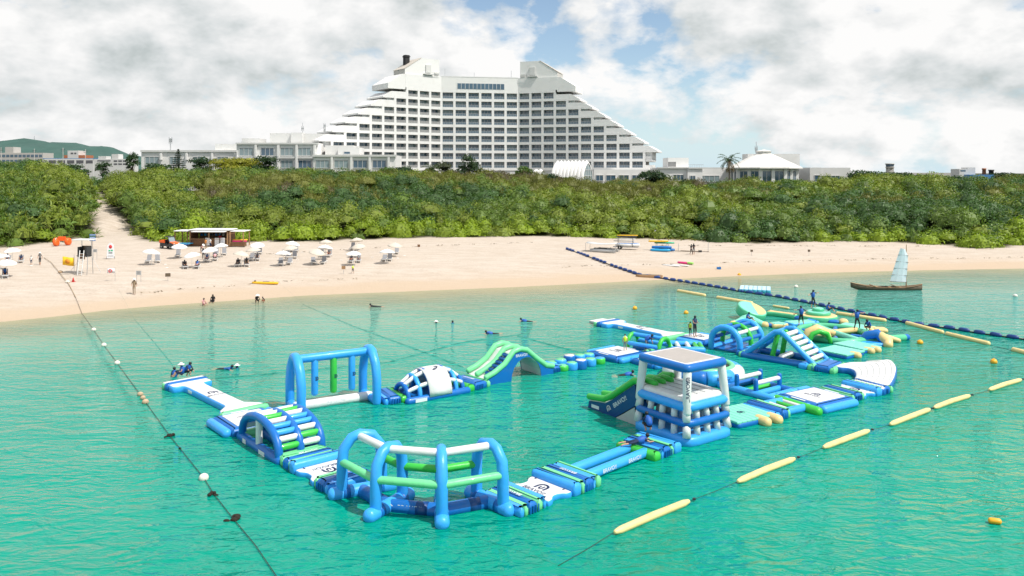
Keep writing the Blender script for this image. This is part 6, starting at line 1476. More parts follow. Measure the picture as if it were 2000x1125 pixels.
bpart('step_panel', [(0.0, -0.42, 2.35, 0.9, 0.06, 0.7)], WOOD, o)
b = MB(); b.pad(roundpoly(rect(2.7, 1.9), 0.1, 2), 4.5, 4.6, 0.04); b.out('canopy', LWH, o)
q = thing('yellow_flag', 'yellow lifeguard flag hanging at the left of the tall chair', 'flag', g + Vector((-0.9, -0.6, 0)))
b = MB(); b.tube([(0, 0, 0), (0, 0, 2.5)], 0.03, 6); b.out('pole', STEEL, q); b = MB(); vs = [(-1.45 + 1.45 * i / 6, 0.09 * math.sin(i * 1.4), z - 0.03 * i) for z in (1.25, 2.3) for i in range(7)]; b.add(vs, [(i, i + 1, 8 + i, 7 + i) for i in range(6)], 0, True); f_ = b.out('flag_cloth', YEL, q); md = f_.modifiers.new('t', 'SOLIDIFY'); md.thickness = 0.015
b = MB(); b.lathe([(0.3, -0.01), (0.3, 0.01)], 18, M=Matrix.Translation((-0.75, -0.16, 1.7)) @ Matrix.Rotation(R(90), 4, 'X')); b.out('flag_badge', pmat('orange print', (0.7, 0.25, 0.02), 0.6), q)
def post_sign(px_, py_, h_, w_, ph, label, pm=STEEL, bm=INKW, name='beach_sign', two=True, tilt=0.0, lines=True):
    q = thing(name, label, 'sign', gp(px_, py_), R(tilt))
    for x in ((-w_ * .42, w_ * .42) if two else (0,)):
        b = MB(); b.tube([(x, 0, -0.1), (x, 0, h_)], 0.025, 6); b.out('post', pm, q)
    bpart('board', [(0, -0.03, h_ - ph / 2, w_, 0.04, ph)], bm, q)
    if lines:
        for k in range(3): bpart('text_line', [(0, -0.055, h_ - ph * (0.25 + 0.25 * k), w_ * 0.7, 0.008, ph * 0.08)], LDK, q)
    return q
post_sign(1286, 465, 1.45, 1.5, 1.1, 'big white notice board at the edge of the scrub', WOOD2)
post_sign(271, 552, 1.35, 0.62, 0.5, 'grey framed notice on two legs behind the walker with the backpack', STEEL, GY)
post_sign(186, 507, 1.5, 0.6, 0.45, 'grey framed notice on two legs beside the lifeguard chair', STEEL, GY)
post_sign(328, 550, 0.95, 0.6, 0.42, 'small brown sign on one post on the open sand at left', STEEL, WOODG, two=False, tilt=12, lines=False)
post_sign(671, 536, 1.05, 0.5, 0.42, 'small brown sign beside the child in yellow', STEEL, WOOD2, two=False, lines=False)
post_sign(818, 490, 1.0, 0.42, 0.4, 'small brown sign right of the umbrellas', STEEL, WOOD, two=False, lines=False)
post_sign(1468, 500, 1.0, 0.4, 0.35, 'small dark sign on the empty sand left of the sail', STEEL, WOODG, two=False, lines=False)
post_sign(1580, 500, 1.0, 0.4, 0.35, 'small dark sign on the empty sand nearest the sail', STEEL, WOODG, two=False, lines=False)
q = post_sign(181, 486, 2.4, 0.12, 0.1, 'signpost with three stacked blue and white arrow boards', WOOD, WOOD, 'arrow_signpost', False, lines=False)
for k in range(3): bpart('arrow_board', [(0.0, -0.06, 2.2 - k * 0.42, 0.95, 0.05, 0.26)], BLU, q); bpart('arrow_stripe', [(0.0, -0.09, 2.2 - k * 0.42, 0.8, 0.01, 0.06)], INKW, q)
q = thing('board_sign', 'white surfboard shaped sign with a red disc standing on the sand', 'sign', gp(216, 506), R(8)); q.scale = (0.72, 0.8, 0.88)
b = MB(); b.xz([(0.62 * math.cos(R(a)), 1.9 + 0.75 * math.sin(R(a))) for a in range(0, 181, 15)] + [(-0.75, 0.15), (0.75, 0.15)], -0.05, 0.05); b.out('board', INKW, q)
b = MB(); b.lathe([(0.3, -0.012), (0.3, 0.012)], 20, M=Matrix.Translation((0, -0.065, 2.0)) @ Matrix.Rotation(R(90), 4, 'X')); b.out('red_disc', RED, q)
bpart('painted_wave', [(-0.2, -0.06, 1.35, 0.35, 0.02, 0.2), (0.25, -0.06, 1.4, 0.35, 0.02, 0.25)], SEAG, q); bpart('text_line', [(0, -0.06, 1.0, 0.7, 0.02, 0.14)], BLACK, q); bpart('text_line', [(0, -0.06, 0.5, 1.0, 0.02, 0.06)], LDK, q)
for x in (-0.8, 0.8): b = MB(); b.tube([(x, -0.1, 0), (x * .6, 0.1, 1.3)], 0.03, 5); b.out('leg', DARK, q)
q = thing('warning_flag', 'small white flag with a red ring on a thin pole', 'flag', gp(225, 550)); b = MB(); b.tube([(0, 0, 0), (-0.05, 0, 1.6)], 0.018, 5); b.out('pole', STEEL, q)
b = MB(); vs = [(-0.05 - 0.9 * i / 4, 0.06 * math.sin(i * 1.5), z) for z in (0.95, 1.5) for i in range(5)]; b.add(vs, [(i, i + 1, 6 + i, 5 + i) for i in range(4)], 0, True); md = b.out('flag_cloth', INKW, q).modifiers.new('t', 'SOLIDIFY'); md.thickness = 0.012
b = MB(); b.tube([(-0.55 + 0.18 * math.cos(R(30 * k)), -0.09, 1.22 + 0.18 * math.sin(R(30 * k))) for k in range(12)], 0.045, 6, 0, False, True); b.out('ring_mark', RED, q)
q = thing('traffic_cone', 'small red cone on the sand left of the lifeguard chair', 'cone', gp(143, 551)); b = MB(); b.lathe([(0.16, 0.02), (0.04, 0.5), (0.03, 0.52)], 14); b.out('cone', RED, q); bpart('foot', [(0, 0, 0.02, 0.4, 0.4, 0.04)], RED, q)
# boards and boats on the sand
def hullmesh(L, W, H, mats, name, deckz=0.7, top=None):
    b = MB(); b.pad(roundpoly([(-L / 2, 0), (-L * .36, W * .36), (0, W / 2), (L * .36, W * .34), (L / 2, 0), (L * .36, -W * .34), (0, -W / 2), (-L * .36, -W * .36)], .35, 3), 0, H, H * 0.45, 0, 1 if top else None); return b.mesh(name, mats)
q = thing('kayak', 'long yellow kayak lying alone on the wet sand', 'kayak', gp(518, 555), R(-6)); inst('hull', hullmesh(3.6, 0.62, 0.3, [YPL], 'hull'), q); bpart('cockpit', [(0.1, 0, 0.29, 0.8, 0.32, 0.04)], BLACK, q); b = MB(); b.ell((-1.3, 0.05, 0.32), (0.14, 0.14, 0.12)); b.out('seat_pad', BLACK, q)
g = gp(1288, 490)
for k, (dx, dy, z, m, rz, lb) in enumerate(((0, -0.8, 0.0, CYA, -12, 'cyan kayak lowest at the front of the kayak pile'), (0.9, 0.1, 0.0, BLU, -14, 'darker blue kayak lowest at the back of the kayak pile'), (0.3, -0.3, 0.42, BLU, -8, 'blue kayak in the middle of the kayak pile'), (0.9, 0.5, 1.15, SEAG, -10, 'sea green kayak on top of the kayak pile'), (-0.1, 0.4, 1.42, YPL, -4, 'yellow kayak topmost on the kayak pile'))):
    q = thing('kayak', lb, 'kayak', g + Vector((dx, dy, z)), R(rz), 'kayaks in a pile'); inst('hull', hullmesh(3.5, 0.85, 0.42 if z < 1 else 0.26, [m], 'hull'), q); b = MB(); b.pad(roundpoly(rect(0.9, 0.36, 0.2, 0), .15, 2), (0.40 if z < 1 else 0.24), (0.44 if z < 1 else 0.28)); b.out('cockpit', BLACK, q)
q = thing('kayak_rack', 'grey metal rack carrying the stacked kayaks', 'rack', g + Vector((0.5, 0.2, 0)))
for x in (-0.9, 0.9):
    b = MB(); b.tube([(x, -0.6, 0), (x, -0.6, 1.2)], 0.035, 6); b.tube([(x, 0.7, 0), (x, 0.7, 1.2)], 0.035, 6); b.tube([(x, -0.6, 1.12), (x, 0.7, 1.12)], 0.035, 6); b.out('upright', STEEL, q)
g = gp(1222, 487); q = thing('boat_trailer', 'boat trailer with a blue dinghy and racked sailboards above it', 'trailer', g, R(-14))
bpart('frame', [(0, -0.5, 0.4, 4.2, 0.08, 0.1), (0, 0.5, 0.4, 4.2, 0.08, 0.1), (-1.8, 0, 0.4, 0.08, 1.0, 0.1), (1.5, 0, 0.4, 0.08, 1.0, 0.1)], STEEL, q)
for y in (-0.75, 0.75): wheel(q, -0.9, y, 0.34, 0.22)
i_ = inst('dinghy', hullmesh(4.4, 1.5, 0.55, [LWH, BLU], 'dinghy', top=True), q, (0.3, 0, 0.5))
for x in (-1.2, 1.2):
    for y in (-0.65, 0.65): b = MB(); b.tube([(x, y, 0.4), (x, y, 2.3)], 0.035, 6); b.out('upright', DARK, q)
for k, (z, m) in enumerate(((1.3, GY), (1.65, LWH), (2.0, LDK), (2.25, YPL))): inst('sailboard', hullmesh(3.7, 0.6, 0.13, [m], 'sailboard'), q, (-0.3 + 0.2 * k, 0, z), (0, 0, R(3 * k)))
g = gp(1178, 492); q = thing('catamaran', 'beached catamaran with a white tarpaulin stretched over its frame', 'catamaran', g, R(-24))
for y in (-0.9, 0.9): inst('hull', hullmesh(4.6, 0.5, 0.55, [YPL if y < -1 else GY], 'hull'), q, (0.2, y, 0.0))
bpart('cross_beam', [(-0.8, 0, 0.62, 0.1, 2.0, 0.08), (1.0, 0, 0.62, 0.1, 2.0, 0.08)], STEEL, q); bpart('trampoline_net', [(0.1, 0, 0.6, 1.8, 1.6, 0.03)], BLACK, q)
for x in (-2.6, 2.4):
    for y in (-1.1, 1.1): b = MB(); b.tube([(x, y, 0), (x, y, 1.35 + 0.1 * (x < 0))], 0.03, 5); b.out('tarp_pole', STEEL, q)
b = MB(); vs = [(-2.6 + 5.0 * i / 6, -1.15 + 2.3 * j / 3, 1.42 - 0.17 * math.sin(math.pi * i / 6) + (0.12 if j in (1, 2) else 0)) for i in range(7) for j in range(4)]; b.add(vs, [(i * 4 + j, i * 4 + j + 1, (i + 1) * 4 + j + 1, (i + 1) * 4 + j) for i in range(6) for j in range(3)], 0, True); md = b.out('tarpaulin', pmat('grey white tarp', (0.56, 0.56, 0.55), 0.7, var=0.1), q).modifiers.new('t', 'SOLIDIFY'); md.thickness = 0.02
for k, (a, c, m, lb) in enumerate(((1311, 520, LWH, 'white surfboard at the left of the boards on the sand'), (1328, 519, LWH, 'white surfboard in the middle of the boards on the sand'), (1338, 516, PINK, 'pink and lime surfboard at the right of the boards on the sand'))):
    q = thing('surfboard', lb, 'surfboard', gp(a, c), R(-38), 'surfboards on the sand'); inst('deck', hullmesh(3.0 if k < 2 else 2.6, 0.75, 0.12 if k < 2 else 0.3, [m], 'deck'), q); 
    if k == 2: inst('tail', hullmesh(1.3, 0.72, 0.31, [LIME], 'tail'), q, (0.75, 0, 0.012))
    else: b = MB(); b.tube([(-1.5, 0, .1), (-1.05, .29, .1), (0, .39, .1)], 0.035, 5); b.out('rail_band', BLACK, q)
q = thing('old_boat', 'low tan wooden boat half buried beside the blue float barrier', 'boat', gp(1268, 542), R(-14)); b = MB(); b.pad(roundpoly([(-1.9, 0), (-1.3, .4), (1.3, .4), (1.9, 0), (1.3, -.4), (-1.3, -.4)], .3), -0.1, 0.35, 0.1, 0, 1); b.out('hull', [WOOD2, WOODG], q); bpart('thwart', [(0, 0, 0.36, 0.2, 0.7, 0.05)], WOOD2, q)
g = gp(1362, 493); q = thing('windsurf_rig', 'bare poles and booms of a rig lying on the sand beside two people', 'rig', g); 
for A, B in (((-3.6, 1.0, .1), (0.2, -0.6, .1)), ((-2.4, 1.4, .1), (1.8, -0.3, .1)), ((1.7, -.2, 0), (1.8, .1, 1.5)), ((-2.9, 1.0, 0), (-2.8, 1.2, 1.3))): b = MB(); b.tube([A, B], 0.04, 5); b.out('spar', WOODG if A[2] else STEEL, q)
bpart('box', [(0.4, -0.2, 0.15, 0.5, 0.35, 0.3)], DARK, q)
q = thing('blue_can', 'small blue jerrycan on the sand below the boards', 'can', gp(1404, 526)); bpart('body', [(0, 0, 0.16, 0.55, 0.3, 0.32)], BLU, q); bpart('cap', [(0.15, 0, 0.35, 0.1, 0.1, 0.06)], BLACK, q)
for k, (a, c, r_, lb) in enumerate(((1166, 457, 0.8, 'pale rock at the scrub edge by the seated group'), (1178, 455, 1.0, 'larger pale rock at the scrub edge'), (566, 468, 0.7, 'pale rock behind the umbrellas'), (1440, 462, 0.7, 'pale rock by the yellow grass'))):
    b = MB(); bm = bmesh.new(); bmesh.ops.create_icosphere(bm, subdivisions=2, radius=1.0)
    for v in bm.verts: v.co *= 1 + random.uniform(-.18, .18)
    me = bpy.data.meshes.new('rock'); bm.to_mesh(me); bm.free(); me.materials.append(STONE); tag(inst('rock', me, None, gp(a, c) + Vector((0, 0, 0.1)), (0, 0, k), (r_ * 1.4, r_, r_ * .6)), lb, 'rock', 'rocks at the scrub edge')
# sandals and small litter by the loungers
for k, (a, c) in enumerate(((61, 520), (323, 517), (326, 523), (387, 521), (486, 526), (503, 514), (581, 508), (637, 510), (590, 493), (666, 509), (727, 503), (777, 505), (790, 500))):
    q = thing('sandals', 'pair of pale sandals left on the sand near a lounger', 'sandals', gp(a, c), random.uniform(0, 3), 'sandals on the sand')
    for y in (-0.09, 0.09): b = MB(); b.pad(roundpoly(rect(0.3, 0.13, 0, y * 1.3), .05, 2), 0, 0.05); b.out('sandal', CANW, q)

# ------------------------------------------------------------------ people
SKIN = pmat('skin', (0.46, 0.26, 0.17), 0.6); HAIR = pmat('black hair', (0.012, 0.010, 0.009), 0.5)
VESTB = pmat('blue life vest', (0.01, 0.10, 0.42), 0.6, var=0.2, vscale=8); VESTY = pmat('yellow life vest', (0.55, 0.72, 0.03), 0.6, var=0.15, vscale=8)
CL = {k: pmat('cloth ' + k, c, 0.85, var=0.15, vscale=9) for k, c in dict(black=(0.02, 0.02, 0.024), navy=(0.012, 0.025, 0.07), white=(0.72, 0.72, 0.70), grey=(0.18, 0.18, 0.18), tan=(0.27, 0.20, 0.13), pink=(0.66, 0.36, 0.38), red=(0.45, 0.02, 0.03), blue=(0.02, 0.10, 0.33), orange=(0.65, 0.25, 0.05), rust=(0.3, 0.08, 0.04)).items()}
BASE = dict(pel=(0, 0, .94), spi=(0, .01, 1.13), che=(0, .01, 1.33), nek=(0, 0, 1.47), hea=(0, -.02, 1.57), top=(0, -.01, 1.67), shl=(.17, .01, 1.40), ell=(.24, .03, 1.13), wrl=(.27, -.04, .90), hal=(.27, -.07, .81), shr=(-.17, .01, 1.40), elr=(-.24, .03, 1.13), wrr=(-.27, -.04, .90), har=(-.27, -.07, .81),
            hil=(.09, 0, .90), knl=(.11, -.03, .50), anl=(.11, .02, .09), tol=(.12, -.15, .03), hir=(-.09, 0, .90), knr=(-.11, -.03, .50), anr=(-.11, .02, .09), tor=(-.12, -.15, .03))
RADI = dict(pel=.135, spi=.118, che=.145, nek=.055, hea=.098, top=.075, shl=.062, ell=.043, wrl=.033, hal=.040, shr=.062, elr=.043, wrr=.033, har=.040, hil=.088, knl=.058, anl=.042, tol=.038, hir=.088, knr=.058, anr=.042, tor=.038)
BONES = [('pel', 'spi', 't'), ('spi', 'che', 't'), ('che', 'nek', 't'), ('nek', 'hea', 's'), ('hea', 'top', 's'), ('che', 'shl', 't'), ('shl', 'ell', 'a'), ('ell', 'wrl', 's'), ('wrl', 'hal', 's'), ('che', 'shr', 't'), ('shr', 'elr', 'a'), ('elr', 'wrr', 's'), ('wrr', 'har', 's'), ('pel', 'hil', 'b'), ('hil', 'knl', 'b'), ('knl', 'anl', 'l'), ('anl', 'tol', 's'), ('pel', 'hir', 'b'), ('hir', 'knr', 'b'), ('knr', 'anr', 'l'), ('anr', 'tor', 's')]
def shift(d, keys, v): return {k: tuple(a + c for a, c in zip(d[k], v)) for k in keys}
UP = ('spi', 'che', 'nek', 'hea', 'top', 'shl', 'ell', 'wrl', 'hal', 'shr', 'elr', 'wrr', 'har')
POSES = {'stand': {}}
POSES['walk'] = dict(knl=(.10, -.16, .52), anl=(.10, -.16, .10), tol=(.11, -.33, .05), knr=(-.10, .03, .50), anr=(-.10, .20, .12), tor=(-.10, .06, .03), ell=(.23, .14, 1.14), wrl=(.24, .10, .90), hal=(.24, .07, .82), elr=(-.23, -.06, 1.14), wrr=(-.22, -.24, .98), har=(-.22, -.31, .95))
POSES['armsout'] = dict(ell=(.46, .0, 1.36), wrl=(.70, -.03, 1.38), hal=(.79, -.04, 1.38), elr=(-.44, 0, 1.30), wrr=(-.66, -.03, 1.22), har=(-.74, -.05, 1.20), hil=(.1, 0, .88), knl=(.2, -.05, .48), anl=(.25, .02, .09), tol=(.28, -.14, .03), knr=(-.2, -.05, .48), anr=(-.25, .02, .09), tor=(-.28, -.14, .03))
POSES['carry'] = dict(ell=(.22, -.05, 1.15), wrl=(.12, -.27, 1.15), hal=(.06, -.32, 1.17), elr=(-.22, -.05, 1.15), wrr=(-.12, -.27, 1.12), har=(-.06, -.32, 1.14))
# seated on a lounger: hips on the seat, back leaning, legs stretched towards -y
POSES['recline'] = dict(pel=(0, 0, .12), spi=(0, .14, .26), che=(0, .28, .42), nek=(0, .38, .53), hea=(0, .40, .63), top=(0, .42, .73), shl=(.17, .31, .46), ell=(.25, .22, .24), wrl=(.18, .0, .20), hal=(.13, -.07, .20), shr=(-.17, .31, .46), elr=(-.25, .22, .24), wrr=(-.18, .0, .20), har=(-.13, -.07, .20), hil=(.09, -.03, .11), knl=(.12, -.42, .28), anl=(.12, -.80, .08), tol=(.13, -.88, .18), hir=(-.09, -.03, .11), knr=(-.12, -.42, .22), anr=(-.12, -.82, .08), tor=(-.13, -.90, .18))
POSES['sit'] = dict(pel=(0, 0, .13), spi=(0, .03, .32), che=(0, .0, .52), nek=(0, -.04, .66), hea=(0, -.08, .76), top=(0, -.08, .86), shl=(.17, -.01, .59), ell=(.24, -.1, .36), wrl=(.16, -.30, .36), hal=(.12, -.38, .36), shr=(-.17, -.01, .59), elr=(-.24, -.1, .36), wrr=(-.16, -.30, .36), har=(-.12, -.38, .36), hil=(.10, -.02, .12), knl=(.20, -.38, .36), anl=(.16, -.55, .07), tol=(.17, -.68, .04), hir=(-.10, -.02, .12), knr=(-.20, -.38, .36), anr=(-.16, -.55, .07), tor=(-.17, -.68, .04))
POSES['crouch'] = dict(pel=(0, .15, .34), spi=(0, .1, .52), che=(0, -.02, .68), nek=(0, -.12, .79), hea=(0, -.18, .88), top=(0, -.20, .97), shl=(.17, -.04, .74), ell=(.22, -.16, .52), wrl=(.16, -.32, .36), hal=(.14, -.36, .28), shr=(-.17, -.04, .74), elr=(-.22, -.16, .52), wrr=(-.16, -.32, .36), har=(-.14, -.36, .28), hil=(.10, .12, .32), knl=(.17, -.22, .46), anl=(.14, .05, .09), tol=(.15, -.12, .03), hir=(-.10, .12, .32), knr=(-.17, -.22, .40), anr=(-.14, .05, .09), tor=(-.15, -.12, .03))
POSES['bend'] = dict(pel=(0, .1, .86), spi=(0, .0, 1.0), che=(0, -.17, 1.12), nek=(0, -.30, 1.16), hea=(0, -.38, 1.22), top=(0, -.45, 1.28), shl=(.17, -.22, 1.13), ell=(.22, -.38, .95), wrl=(.2, -.55, .95), hal=(.2, -.63, .98), shr=(-.17, -.22, 1.13), elr=(-.22, -.36, .92), wrr=(-.2, -.42, .72), har=(-.2, -.44, .64), hil=(.09, .1, .84), knl=(.12, -.1, .52), anl=(.12, .12, .09), tol=(.13, -.05, .03), hir=(-.09, .1, .84), knr=(-.12, .05, .48), anr=(-.12, .22, .09), tor=(-.13, .06, .03))
POSES['prone'] = dict(pel=(0, .0, .14), spi=(0, -.2, .16), che=(0, -.40, .20), nek=(0, -.55, .26), hea=(0, -.64, .33), top=(0, -.70, .40), shl=(.17, -.46, .20), ell=(.32, -.60, .12), wrl=(.24, -.82, .10), hal=(.22, -.90, .08), shr=(-.17, -.46, .20), elr=(-.32, -.60, .12), wrr=(-.24, -.82, .10), har=(-.22, -.90, .08), hil=(.09, .05, .13), knl=(.14, .45, .10), anl=(.16, .85, .10), tol=(.16, .98, .06), hir=(-.09, .05, .13), knr=(-.14, .45, .10), anr=(-.16, .85, .10), tor=(-.16, .98, .06))
PM = {}
def body_mesh(pose, mats):
    key = (pose,) + tuple(m.name for m in mats.values())
    if key in PM: return PM[key]
    J = dict(BASE); J.update(POSES[pose]); names = list(J)
    me = bpy.data.meshes.new('tmp'); me.from_pydata([J[k] for k in names], [(names.index(a), names.index(c)) for a, c, _ in BONES], [])
    ob = bpy.data.objects.new('tmp', me); C.objects.link(ob); ob.modifiers.new('skin', 'SKIN'); sv = me.skin_vertices[0].data
    for i, k in enumerate(names): sv[i].radius = (RADI[k], RADI[k] * (0.78 if k in ('spi', 'che') else 1)); sv[i].use_root = (k == 'pel')
    sb = ob.modifiers.new('sub', 'SUBSURF'); sb.levels = 1; sb.render_levels = 1
    dg = bpy.context.evaluated_depsgraph_get(); nm_ = bpy.data.meshes.new_from_object(ob.evaluated_get(dg)); bpy.data.objects.remove(ob)
    nm_.name = 'person'; nm_.materials.clear(); order = ['s', 't', 'b', 'a', 'l']
    for k in order: nm_.materials.append(mats[k])
    seg = [(Vector(J[a]), Vector(J[c]), k) for a, c, k in BONES]
    for pl in nm_.polygons:
        c = pl.center; best = (9, 's')
        for a, e, k in seg:
            d = e - a; t_ = max(0, min(1, (c - a).dot(d) / d.length_squared)); dist = (c - a - d * t_).length - 0.06 * (k in 'tb')
            if dist < best[0]: best = (dist, k)
        pl.material_index = order.index(best[1]); pl.use_smooth = True
    PM[key] = (nm_, J); return PM[key]
AUX = {}
def person(label, loc, pose='stand', rz=0.0, top='black', bot='black', sleeve=None, legs=None, h=1.7, vest=None, hat=None, bag=False, group=None):
    mats = dict(s=SKIN, t=CL[top], b=CL[bot], a=CL[sleeve] if sleeve else SKIN, l=CL[legs] if legs else SKIN)
    me, J = body_mesh(pose, mats); k = h / 1.7
    o = inst('person', me, None, loc, (0, 0, rz), (k, k, k)); tag(o, label, 'person', group)
    hd = Vector(J['hea']); tp = Vector(J['top']); ax = (tp - hd).normalized()
    q = ax.to_track_quat('Z', 'Y').to_matrix().to_4x4()
    b = MB(); b.ell((0, 0.025, 0.045), (0.105, 0.112, 0.098), 12, 8, 0, Matrix.Translation(hd) @ q); b.out('hair', HAIR, o)
    if hat:
        b = MB(); b.lathe([(0.24, 0.06), (0.235, 0.075), (0.125, 0.085), (0.115, 0.16), (0.06, 0.19)], 16, M=Matrix.Translation(hd) @ q); b.out('hat', CANW if hat == 'w' else CL[hat], o)
    if vest:
        a, c, n_ = Vector(J['spi']), Vector(J['che']), Vector(J['nek']); p0 = a + (a - c) * 0.35
        b = MB(); b.tube([p0, a, c, c + (n_ - c) * 0.55], [0.165, 0.18, 0.19, 0.125], 12); b.out('life_vest', vest, o)
    if bag:
        b = MB(); b.pad(roundpoly(rect(0.32, 0.2, 0, 0.24), 0.06, 2), 1.0, 1.45, 0.06); b.out('backpack', CL['black'], o)
    return o
W0 = lambda a, c, z=0.0: at(a, c, z)
dn = lambda v, z: Vector((v.x, v.y, z))
# on the beach
person('walker with white sun hat, backpack and tan trousers near the water line', gp(262, 577), 'walk', R(20), 'tan', 'tan', 'tan', 'tan', 1.75, hat='w', bag=True)
person('person in grey top and shorts carrying a white sun hat at the left', gp(78, 518), 'walk', R(15), 'grey', 'black', None, None, 1.68, hat='w')
person('child in white shirt and dark shorts beside the adult with sun hat', gp(61, 518), 'stand', R(10), 'white', 'navy', None, None, 1.25)
person('child in yellow vest walking on the sand below the umbrellas', gp(689, 535), 'walk', R(40), 'white', 'black', None, None, 1.2, vest=VESTY)
person('left one of two people in black standing by the rig on the sand', gp(1350, 498), 'walk', R(35), 'black', 'black', 'black', 'black', 1.68)
person('right one of two people in black standing by the rig on the sand', gp(1355, 497), 'carry', R(-20), 'black', 'grey', 'black', None, 1.72)
for k, (a, c, m) in enumerate(((1178, 462, 'pink'), (1186, 461, 'rust'), (1194, 462, 'white'))): person(['left', 'middle', 'right'][k] + ' one of the group sitting at the scrub edge behind the catamaran', gp(a, c), 'sit', R(30 - 30 * k), m, 'grey', None, None, 1.65)
person('person in a red shirt standing inside the rental hut', g0 + Vector((1.6, -0.2, 0.12)), 'stand', 0, 'red', 'navy', 'red', 'navy', 1.75)
person('person in orange standing at the hut front', gp(402, 486), 'stand', R(160), 'orange', 'tan', None, 'tan', 1.6)
person('person in white and navy standing right of the one in orange', gp(411, 486), 'stand', R(150), 'white', 'navy', None, None, 1.65)
person('bare armed person in pink leaning before the hut', gp(394, 494), 'bend', R(60), 'pink', 'black', None, None, 1.65, hat='w')
person('person in dark clothes standing before the second umbrella of the middle row', gp(397, 507), 'stand', R(20), 'navy', 'black', 'navy', 'black', 1.65)
person('person in tan standing behind the middle row loungers', gp(401, 503), 'bend', R(-20), 'tan', 'navy', None, 'navy', 1.6)
def on_lounger(key, j, label, top, bot, pose='recline', vest=None, hat=None):
    l_ = UMB[key][j]; M = Matrix.Rotation(l_.rotation_euler.z, 3, 'Z'); person(label, l_.location + M @ Vector((0.02, 0, 0.36)), pose, l_.rotation_euler.z - R(90), top, bot, None, None, 1.6, hat=hat)
on_lounger('second from the left front row', 0, 'person in black reclining on a lounger of the front row at left', 'black', 'black')
on_lounger('second from the left front row', 1, 'person in blue reclining on the towel covered front row lounger', 'blue', 'pink')
on_lounger('third from the left front row', 0, 'person in black reclining left under the third front row umbrella', 'black', 'grey')
on_lounger('third from the left front row', 1, 'person in black sitting upright under the third front row umbrella', 'black', 'tan', 'sit')
on_lounger('second from the left middle row', 0, 'person in navy reclining in the middle row near the hut', 'navy', 'pink')
on_lounger('second from the left middle row', 1, 'person in pink reclining in the middle row near the hut', 'pink', 'grey')
on_lounger('third from the left middle row', 1, 'person in black reclining under the third middle row umbrella', 'black', 'black')
on_lounger('fifth from the left middle row', 0, 'person in black sitting left under the fifth middle row umbrella', 'black', 'grey')
on_lounger('fifth from the left middle row', 1, 'person in grey sitting right under the fifth middle row umbrella', 'grey', 'rust', 'sit')
on_lounger('sixth from the left front row', 0, 'person in black reclining under the sixth front row umbrella', 'black', 'rust')
on_lounger('sixth from the left front row', 1, 'person in grey reclining under the sixth front row umbrella', 'grey', 'navy')
on_lounger('upper far left', 1, 'person in navy leaning back under the upper far left umbrella', 'navy', 'navy'); on_lounger('upper far left', 0, 'person in blue sitting under the upper far left umbrella', 'blue', 'navy', 'sit')
on_lounger('nearest far left', 0, 'person in blue sitting under the nearest far left umbrella', 'blue', 'navy', 'sit')
# at the water line and in the water
person('person in pink sitting in the shallows at the water line', gp(397, 598), 'sit', R(60), 'pink', 'pink', None, None, 1.5)
person('person in black sitting with crossed legs on the wet sand', gp(416, 591), 'sit', R(10), 'black', 'black', 'black', 'black', 1.65)
person('person in black with a white cap crouching at the water line', gp(502, 594), 'crouch', R(35), 'black', 'black', 'black', 'black', 1.65, hat='w')
person('small child crouching beside the person with white cap', gp(515, 592), 'crouch', R(-60), 'black', 'rust', None, None, 1.15)
def swimmer(label, a, c, dep=1.28, pose='stand', rz=0.0, vest=VESTB, hat=None, h=1.65, top='navy'):
    p = at(a, c); z = -dep if pose == 'stand' else -0.12
    person(label, dn(p, z), pose, rz, top, 'black', top, None, h, vest=vest, hat=hat)
swimmer('swimmer lying low in the shallows nearest the beach', 735, 599, pose='prone', rz=R(-90), vest=None, top='black')
swimmer('swimmer with white cap, left of the pair behind the wave slide', 852, 631, 1.43, hat='w'); swimmer('swimmer in dark vest, right of the pair behind the wave slide', 884, 631, 1.40)
swimmer('swimmer splashing near the far runway', 1030, 628, pose='prone', rz=R(-100)); swimmer('lone swimmer above the wave slide', 963, 652, pose='prone', rz=R(-80))
swimmer('swimmer floating on the back with blue vest inside the course', 1219, 733, pose='prone', rz=R(100)); swimmer('swimmer in blue stretched out between runway and hanging bags', 437, 721, pose='prone', rz=R(85), vest=None, top='blue')
swimmer('head of a swimmer with white cap left of the hanging bags', 463, 719, 1.38, hat='w')
swimmer('swimmer holding the head of the left runway', 341, 735, 1.0)
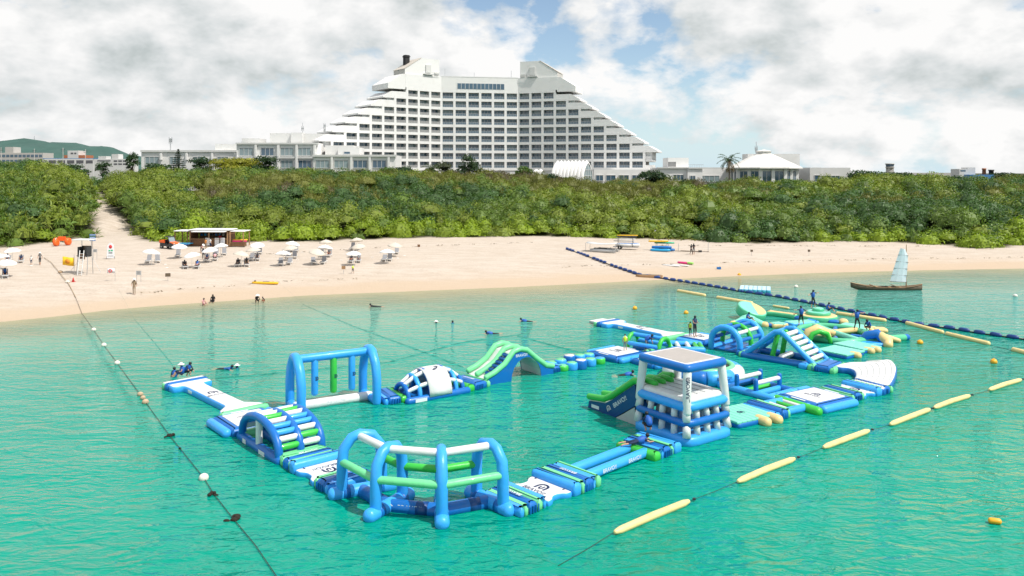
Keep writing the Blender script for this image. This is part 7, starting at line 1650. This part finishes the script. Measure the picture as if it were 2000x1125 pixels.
person('person with white cap sitting on the head of the left runway', dn(at(356, 733, .45), 0.42), 'sit', R(-60), 'blue', 'navy', None, None, 1.6, vest=VESTB, hat='w'); person('person in dark vest crouching on the head of the left runway', dn(at(368, 733, .45), 0.40), 'crouch', R(70), 'navy', 'black', 'navy', None, 1.6, vest=VESTB)
# on the inflatables
person('child in yellow vest standing on the platform behind the tower', dn(at(1221, 685, .45), .46), 'stand', R(170), 'white', 'grey', None, None, 1.25, vest=VESTY)
person('child in yellow vest standing beside the adult at the far runway foot', dn(at(1348, 656, .45), .44), 'stand', R(20), 'black', 'black', None, 'black', 1.2, vest=VESTY)
person('adult in black standing on the platform at the far runway foot', dn(at(1357, 658, .45), .46), 'carry', R(30), 'navy', 'black', None, None, 1.75, vest=pmat('dark vest', (0.015, 0.04, 0.10), 0.7))
person('person in blue vest bending inside the small hooped gate', dn(at(1264, 686, .3), .3), 'bend', R(80), 'navy', 'grey', 'navy', 'grey', 1.65, vest=VESTB)
person('person in blue vest climbing at the left side of the tower', dn(at(1266, 842, .5), .5), 'crouch', R(200), 'navy', 'black', 'navy', None, 1.65, vest=VESTB)
person('person in blue vest lying on the connector at the foot of the tower', dn(at(1243, 865, .5), .46), 'prone', R(110), 'navy', 'navy', None, None, 1.65, vest=VESTB)
person('person in blue vest sitting on the three legged mint mound', dn(at(1461, 628, .8), .86), 'sit', R(60), 'blue', 'navy', None, None, 1.5, vest=VESTB)
person('person in blue vest standing with arms out before the stepped cone', dn(at(1565, 636, .35), .36), 'armsout', R(200), 'navy', 'black', 'navy', None, 1.75, vest=VESTB)
person('person in blue vest standing on top of the stepped cone', Vector((at(1598, 625).x - .45, at(1598, 625).y + .1, 1.16)), 'armsout', R(30), 'navy', 'black', 'navy', None, 1.7, vest=VESTB)
person('person in blue vest sitting on the right side of the stepped cone', Vector((at(1598, 625).x + .85, at(1598, 625).y - .2, .88)), 'sit', R(70), 'navy', 'black', None, None, 1.6, vest=VESTB)
person('person in blue vest standing with legs apart on the mint mat at right', dn(at(1674, 643, .4), .38), 'armsout', R(10), 'blue', 'black', None, 'black', 1.75, vest=VESTB)
person('person in blue vest crouching on the mint mat at right', dn(at(1696, 646, .4), .38), 'crouch', R(-60), 'navy', 'black', 'navy', None, 1.7, vest=VESTB)
